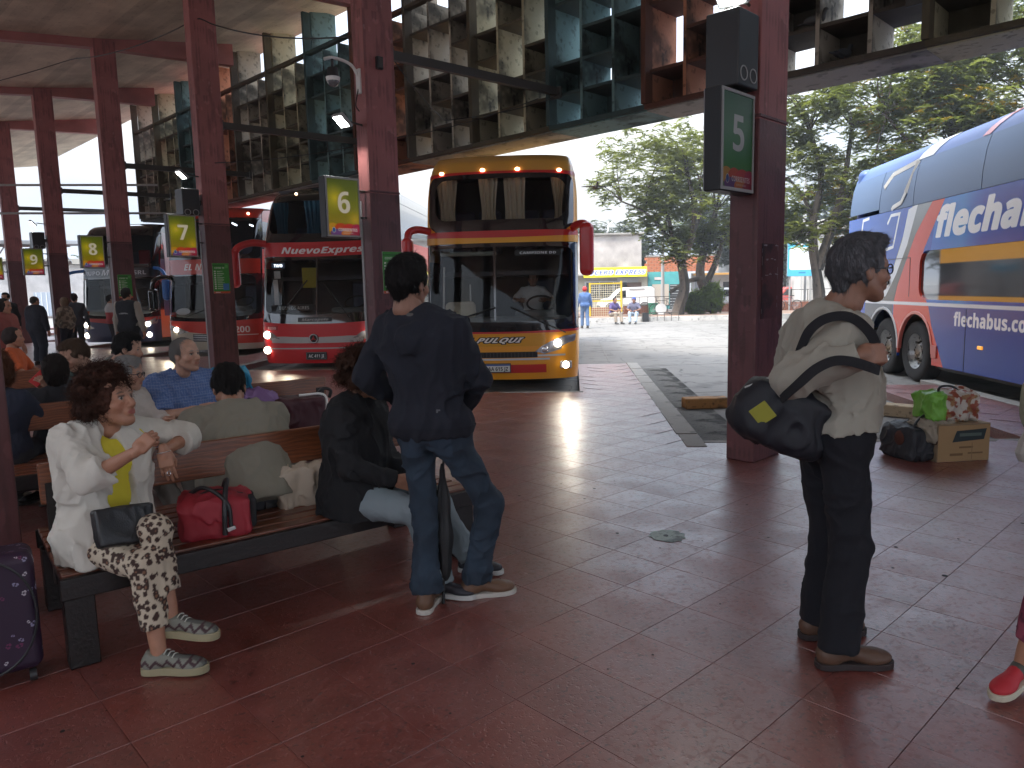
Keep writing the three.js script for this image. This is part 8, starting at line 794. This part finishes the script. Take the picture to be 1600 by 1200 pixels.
{ // yellow mesh gate frames
  const Y = std([0.6, 0.42, 0.03], 0.5), t = thing('yellow_gate', 'yellow framed mesh gate beyond the far kerb', 'gate', [5.2, YARD, -41]); const x0 = -0.82, x1 = 0.9; add('frame', [box(0.09, 1.95, 0.07, x0, 0.98, 0), box(0.1, 2.05, 0.08, x1, 1.0, 0), box(1.72, 0.07, 0.06, 0.04, 1.9, 0), box(1.72, 0.08, 0.06, 0.04, 0.95, 0)], Y, t); const l = []; for (let i = 1; i < 14; i++) l.push(bar([x0 + i * 0.123, 0.1, 0], [x0 + i * 0.123, 1.88, 0], 0.011, 5)); for (let i = 0; i < 15; i++) l.push(bar([x0, 0.12 + i * 0.122, 0], [x1, 0.12 + i * 0.122, 0], 0.011, 5)); tag(add('mesh_wires', l, std([0.55, 0.5, 0.36], 0.6), t), null, null, null, 'stuff'); add('lower_panel', box(1.66, 0.5, 0.02, 0.04, 0.35, -0.06), std([0.36, 0.16, 0.1], 0.9), t); }
{ // iron fence, thin
  const t = thing('iron_fence', 'thin dark iron fence before the white van', 'fence', [8.0, YARD, -42.4]); add('rails', [bar([-1.6, 1.1, 0], [2.2, 1.1, 0], 0.018, 5), bar([-1.6, 0.6, 0], [2.2, 0.6, 0], 0.014, 5)], M.steel, t); for (let i = 0; i < 9; i++) add('post', bar([-1.6 + i * 0.47, 0, 0], [-1.6 + i * 0.47, 1.1, 0], 0.016, 5), M.steel, t); }
{ const t = thing('iron_fence', 'thin iron rail fence before the red car and motorbikes', 'fence', [17, YARD, -45.2]); add('rails', [bar([-3, 1.3, 0], [4, 1.3, 0], 0.02, 5), bar([-3, 0.55, 0], [4, 0.55, 0], 0.02, 5)], M.steel, t); for (let i = 0; i < 8; i++) add('post', bar([-3 + i, 0, 0], [-3 + i, 1.3, 0], 0.022, 5), M.steel, t); }
function carLike(name, label, cat, p, ry, prof, w, c, win, len) { const t = thing(name, label, cat, p, ry), g = ext(prof, w - 0.12, 0.06); g.translate(0, 0, -(w - 0.12) / 2); add('body', g, paint(c), t); for (const s of [-1, 1]) for (const q of win) { const wg = ext(q, 0.01, 0.004); wg.translate(0, 0, s * (w / 2) + (s < 0 ? -0.012 : 0.002)); add('window', wg, BM.mask, t); } for (const x of [len[0], len[1]]) for (const s of [-1, 1]) { const wh = new THREE.Group(); wh.name = 'wheel'; wh.position.set(x, 0.3, s * (w / 2 - 0.06)); t.add(wh); add('tyre', at(new THREE.TorusGeometry(0.22, 0.085, 10, 24), 0, 0, 0), BM.tyre, wh); add('rim', at(new THREE.CylinderGeometry(0.18, 0.18, 0.1, 18), 0, 0, 0, Math.PI / 2), BM.rim, wh); add('arch', at(new THREE.TorusGeometry(0.35, 0.03, 8, 20, Math.PI), 0, 0, 0.06 * s), M.blackPlastic, wh); } return t; }
{ const t = carLike('white_van', 'white panel van parked before the yellow sign shop', 'van', [7.75, YARD, -50], 0.02, [[-1.75, 0.3], [-1.78, 0.62], [-1.55, 0.82], [-1.0, 0.95], [-0.45, 1.5], [-0.2, 1.58], [1.55, 1.6], [1.7, 1.5], [1.74, 0.3]], 1.6, [0.72, 0.72, 0.72], [[[-0.98, 0.98], [-0.5, 1.44], [-0.14, 1.46], [-0.14, 0.98]]], [-1.12, 1.1]); add('bumper', [rbox(0.1, 0.2, 1.5, 0.03, -1.78, 0.4, 0), rbox(0.1, 0.2, 1.5, 0.03, 1.75, 0.4, 0)], M.blackPlastic, t); add('tail_lamp', rbox(0.04, 0.3, 0.12, 0.01, 1.75, 0.95, 0.7), std([0.5, 0.03, 0.03], 0.3), t); add('roof_shadow_gap', box(1.0, 0.1, 0.02, 0.6, 1.53, 0.81), M.grey, t); }
{ const t = carLike('red_car', 'faded red hatchback beyond the fence below the notice board', 'car', [19.6, YARD, -52.5], 0.05, [[-1.8, 0.3], [-1.85, 0.7], [-1.0, 0.85], [-0.5, 1.35], [0.8, 1.4], [1.4, 0.95], [1.8, 0.85], [1.85, 0.3]], 1.6, [0.5, 0.08, 0.07], [[[-0.85, 0.88], [-0.45, 1.28], [0.1, 1.3], [0.1, 0.88]], [[0.18, 0.88], [0.18, 1.3], [0.75, 1.3], [1.15, 0.9]]], [-1.2, 1.2]); void t; }
{ const t = carLike('silver_car', 'silver car mostly hidden behind the green bush and the thick column', 'car', [13.9, YARD, -50], 0.0, [[-2, 0.3], [-2.05, 0.75], [-1.1, 0.9], [-0.5, 1.4], [0.8, 1.42], [1.5, 1.0], [1.95, 0.9], [2, 0.3]], 1.6, [0.4, 0.41, 0.43], [[[-0.95, 0.92], [-0.45, 1.33], [0.1, 1.34], [0.1, 0.92]], [[0.18, 0.92], [0.18, 1.34], [0.75, 1.33], [1.2, 0.95]]], [-1.3, 1.3]); void t; }
{ // street lamp and poles
  const pole = (name, label, cat, x, d, h, r, arm) => { const t = thing(name, label, cat, [x, YARD, -d]); add('post', cyl(r, r * 0.7, h, 0, h / 2, 0), M.grey, t); if (arm) { add('arm', tube([[0, h - 0.2, 0], [0.15, h + 0.5, 0], [0.8, h + 0.85, 0], [1.7, h + 0.95, 0]], 0.05, 24, 8), M.white, t); add('lamp_head', rbox(0.6, 0.1, 0.2, 0.04, 1.9, h + 0.95, 0), M.grey, t); } else add('cap', cyl(r * 0.9, r * 0.9, 0.05, 0, h, 0), M.steel, t); };
  pole('street_lamp', 'pale street lamp with curved arm above the white shop roof', 'street lamp', 7.85, 60, 6.1, 0.1, true); pole('utility_pole', 'grey utility pole in front of the turquoise shop', 'pole', 9.6, 47, 5.2, 0.12); pole('utility_pole', 'tall white pole behind the blue notice board', 'pole', 19.6, 50, 9.2, 0.14); pole('utility_pole', 'thin grey pole left of the blue notice board', 'pole', 15.9, 44, 6.4, 0.07); pole('utility_pole', 'thin wooden post just right of the blue notice board', 'pole', 17.6, 44.6, 2.6, 0.08);
}
{ const t = thing('notice_board', 'light blue notice board with white panel of lines on posts', 'notice board', [17.0, YARD, -43.8]); const tx = canvasTex(384, 460, (c, w, h) => { c.fillStyle = '#4fb4da'; c.fillRect(0, 0, w, h); c.fillStyle = '#e6ecf0'; c.beginPath(); c.roundRect(26, 64, w - 52, h - 150, 34); c.fill(); c.fillStyle = '#8f9aa4'; for (let i = 0; i < 9; i++) c.fillRect(54, 120 + i * 24, w - 108 - (i % 3) * 14, 7); c.fillStyle = '#2f7fae'; c.fillRect(160, h - 56, 100, 20); c.fillStyle = '#e2e6ee'; c.fillRect(120, 12, 120, 26); c.fillStyle = '#c84a5a'; c.fillRect(130, 4, 30, 26); }); add('board', rbox(1.6, 1.95, 0.08, 0.02, 0, 3.05, 0), std([0.3, 0.4, 0.46], 0.6), t); const f = new THREE.PlaneGeometry(1.57, 1.92); f.translate(0, 3.05, 0.043); add('print', f, std([1, 1, 1], 0.6, { map: tx }), t); for (const s of [-0.6, 0.6]) add('post', cyl(0.05, 0.05, 2.2, s, 1.1, -0.05), M.grey, t); }
function bike(label, p, ry, motor, c) { const t = thing(motor ? 'motorbike' : 'bicycle', label, motor ? 'motorbike' : 'bicycle', p, ry), r = motor ? 0.29 : 0.33, L = motor ? 0.62 : 0.52; for (const s of [-1, 1]) { const w = new THREE.Group(); w.name = 'wheel'; w.position.set(s * L, r, 0); t.add(w); add('tyre', new THREE.TorusGeometry(r - 0.03, motor ? 0.05 : 0.02, 8, 28), BM.tyre, w); const sp = []; for (let i = 0; i < 9; i++) { const a = i / 9 * Math.PI; sp.push(bar([Math.cos(a) * (r - 0.04), Math.sin(a) * (r - 0.04), 0], [-Math.cos(a) * (r - 0.04), -Math.sin(a) * (r - 0.04), 0], 0.004, 4)); } tag(add('spokes', sp, M.alu, w), null, null, null, 'stuff'); } const m = paint(c); if (motor) { add('body', [rbox(0.62, 0.2, 0.22, 0.07, 0.0, 0.66, 0, 0, 0, 0.06), rbox(0.34, 0.3, 0.26, 0.06, -0.02, 0.42, 0)], m, t); add('seat', rbox(0.62, 0.1, 0.24, 0.04, 0.32, 0.78, 0), M.blackPlastic, t); add('fork', [bar([-L, r, 0.07], [-0.42, 0.92, 0.06], 0.022), bar([-L, r, -0.07], [-0.42, 0.92, -0.06], 0.022)], M.alu, t); add('handlebar', bar([-0.38, 1.0, -0.33], [-0.38, 1.0, 0.33], 0.016), M.black, t); add('headlamp', at(new THREE.SphereGeometry(0.1, 14, 10), -0.5, 0.86, 0), M.white, t); } else { add('frame', [bar([-L, r, 0], [-0.38, 0.92, 0], 0.016), bar([-0.4, 0.8, 0], [0.1, 0.3, 0], 0.018), bar([-0.4, 0.8, 0], [0.2, 0.78, 0], 0.016), bar([0.1, 0.3, 0], [0.22, 0.85, 0], 0.016), bar([0.1, 0.3, 0], [L, r, 0], 0.014), bar([0.2, 0.78, 0], [L, r, 0], 0.012)], m, t); add('saddle', rbox(0.24, 0.05, 0.12, 0.02, 0.22, 0.88, 0), M.black, t); add('handlebar', bar([-0.38, 0.95, -0.25], [-0.38, 0.95, 0.25], 0.013), M.black, t); } return t; }
bike('bicycle leaning at the low brick wall just right of the thick column', [15.95, YARD + 0.1, -42.8], 0.1, false, [0.1, 0.1, 0.12]); bike('white and blue motorbike parked on the verge right of the notice board posts', [17.75, YARD + 0.1, -42.4], 0.25, true, [0.05, 0.09, 0.22]); bike('second dark motorbike on the verge behind the man in the pale shirt', [18.9, YARD + 0.1, -43.2], -0.3, true, [0.03, 0.03, 0.035]); bike('dark bicycle propped against the leaning tree trunk', [8.5, YARD + 0.1, -41.4], 0.2, false, [0.03, 0.03, 0.03]);
{ const t = thing('waste_bin', 'green waste bin beside the round white plate by the leaning tree', 'bin', [8.15, YARD + 0.1, -42.6]); add('barrel', cyl(0.22, 0.27, 0.62, 0, 0.31, 0), std([0.02, 0.25, 0.14], 0.6), t); add('rim', at(new THREE.TorusGeometry(0.27, 0.025, 8, 24), 0, 0.62, 0, Math.PI / 2), std([0.02, 0.2, 0.11], 0.6), t); const q = thing('round_plate', 'white round plate standing against the leaning tree trunk', 'plate', [8.35, YARD + 0.1, -41.3]); add('disc', cyl(0.3, 0.3, 0.05, 0, 0.34, 0, Math.PI / 2, 0, 28), M.white, q); add('foot', box(0.3, 0.06, 0.2, 0, 0.03, 0), M.grey, q); const b = thing('dark_crate', 'dark crate on the far kerb right of the two seated men', 'crate', [6.55, YARD, -36.2]); add('sides', [box(0.3, 0.42, 0.03, 0, 0.21, 0.14), box(0.3, 0.42, 0.03, 0, 0.21, -0.14), box(0.03, 0.42, 0.25, 0.135, 0.21, 0), box(0.03, 0.42, 0.25, -0.135, 0.21, 0)], M.blackPlastic, b); add('base', box(0.26, 0.02, 0.25, 0, 0.02, 0), M.blackPlastic, b); const rk = thing('iron_rack', 'low thin iron rack on the far kerb', 'rack', [7.5, YARD, -36.3]); add('rail', [bar([-0.7, 0.42, 0], [0.7, 0.42, 0], 0.018, 6)], M.steel, rk); for (let i = 0; i < 5; i++) add('leg', bar([-0.7 + i * 0.35, 0, 0], [-0.7 + i * 0.35, 0.42, 0], 0.015, 5), M.steel, rk); }
// ---- far left: pale hall, gates, canopy truss and pipes
{ const t = thing('pale_hall', 'long pale hall with low roof far off at the left', 'building', [-38, YARD, -72], 0.45); add('wall', box(40, 4.6, 10, 0, 2.6, -5), wallM([0.62, 0.58, 0.56]), t); add('roof', box(41, 0.5, 11, 0, 5.2, -5), wallM([0.5, 0.46, 0.4]), t); add('base_band', box(40.1, 0.9, 0.1, 0, 0.5, 0.02), wallM([0.55, 0.45, 0.42]), t); for (let i = 0; i < 7; i++) { const w = add('gate', box(3.2, 2.2, 0.1, -15 + i * 5, 1.3, 0.06), i % 3 ? std([0.32, 0.36, 0.42], 0.6) : std([0.1, 0.2, 0.5], 0.6), t); const b = []; for (let k = 0; k < 8; k++) b.push(box(0.05, 2.2, 0.05, -16.4 + i * 5 + k * 0.4, 1.3, 0.13)); tag(add('gate_bars', b, M.white, w), null, null, null, 'stuff'); } }
{ const t = thing('canopy_truss', 'light steel truss of a far canopy beside the farthest column', 'truss', [-22.6, 4.0, -33], 0.4), l = [], w = 6, h = 0.75; add('chord', bar([-w / 2, 0, 0], [w / 2, 0, 0], 0.06), M.alu, t); add('chord', bar([-w / 2, -h, 0], [w / 2, -h, 0], 0.06), M.alu, t); for (let i = 0; i < 12; i++) l.push(bar([-w / 2 + i * 0.5, i % 2 ? 0 : -h, 0], [-w / 2 + (i + 1) * 0.5, i % 2 ? -h : 0, 0], 0.03, 6)); l.forEach((g) => add('strut', g, M.alu, t)); add('canopy_sheet', rbox(7, 0.08, 3, 0.02, 0, 0.2, -1.2, 0, 0.12), M.grey, t); }
for (const [label, y, z0] of [['upper grey pipe crossing the sky at the far left', 5.6, -27], ['lower grey pipe crossing the sky at the far left', 4.6, -26.8]]) { const t = thing('pipe', label, 'pipe', [-14, y, z0], 0.0); add('tube', bar([-8, 0.15, 0], [6, -0.15, 0], 0.04), M.grey, t); add('clamp', rbox(0.1, 0.13, 0.1, 0.01, 0, 0, 0), M.steel, t); }
scene.traverse((o) => { if (o.isMesh) { o.castShadow = true; o.receiveShadow = true; } });
renderer.render(scene, camera);
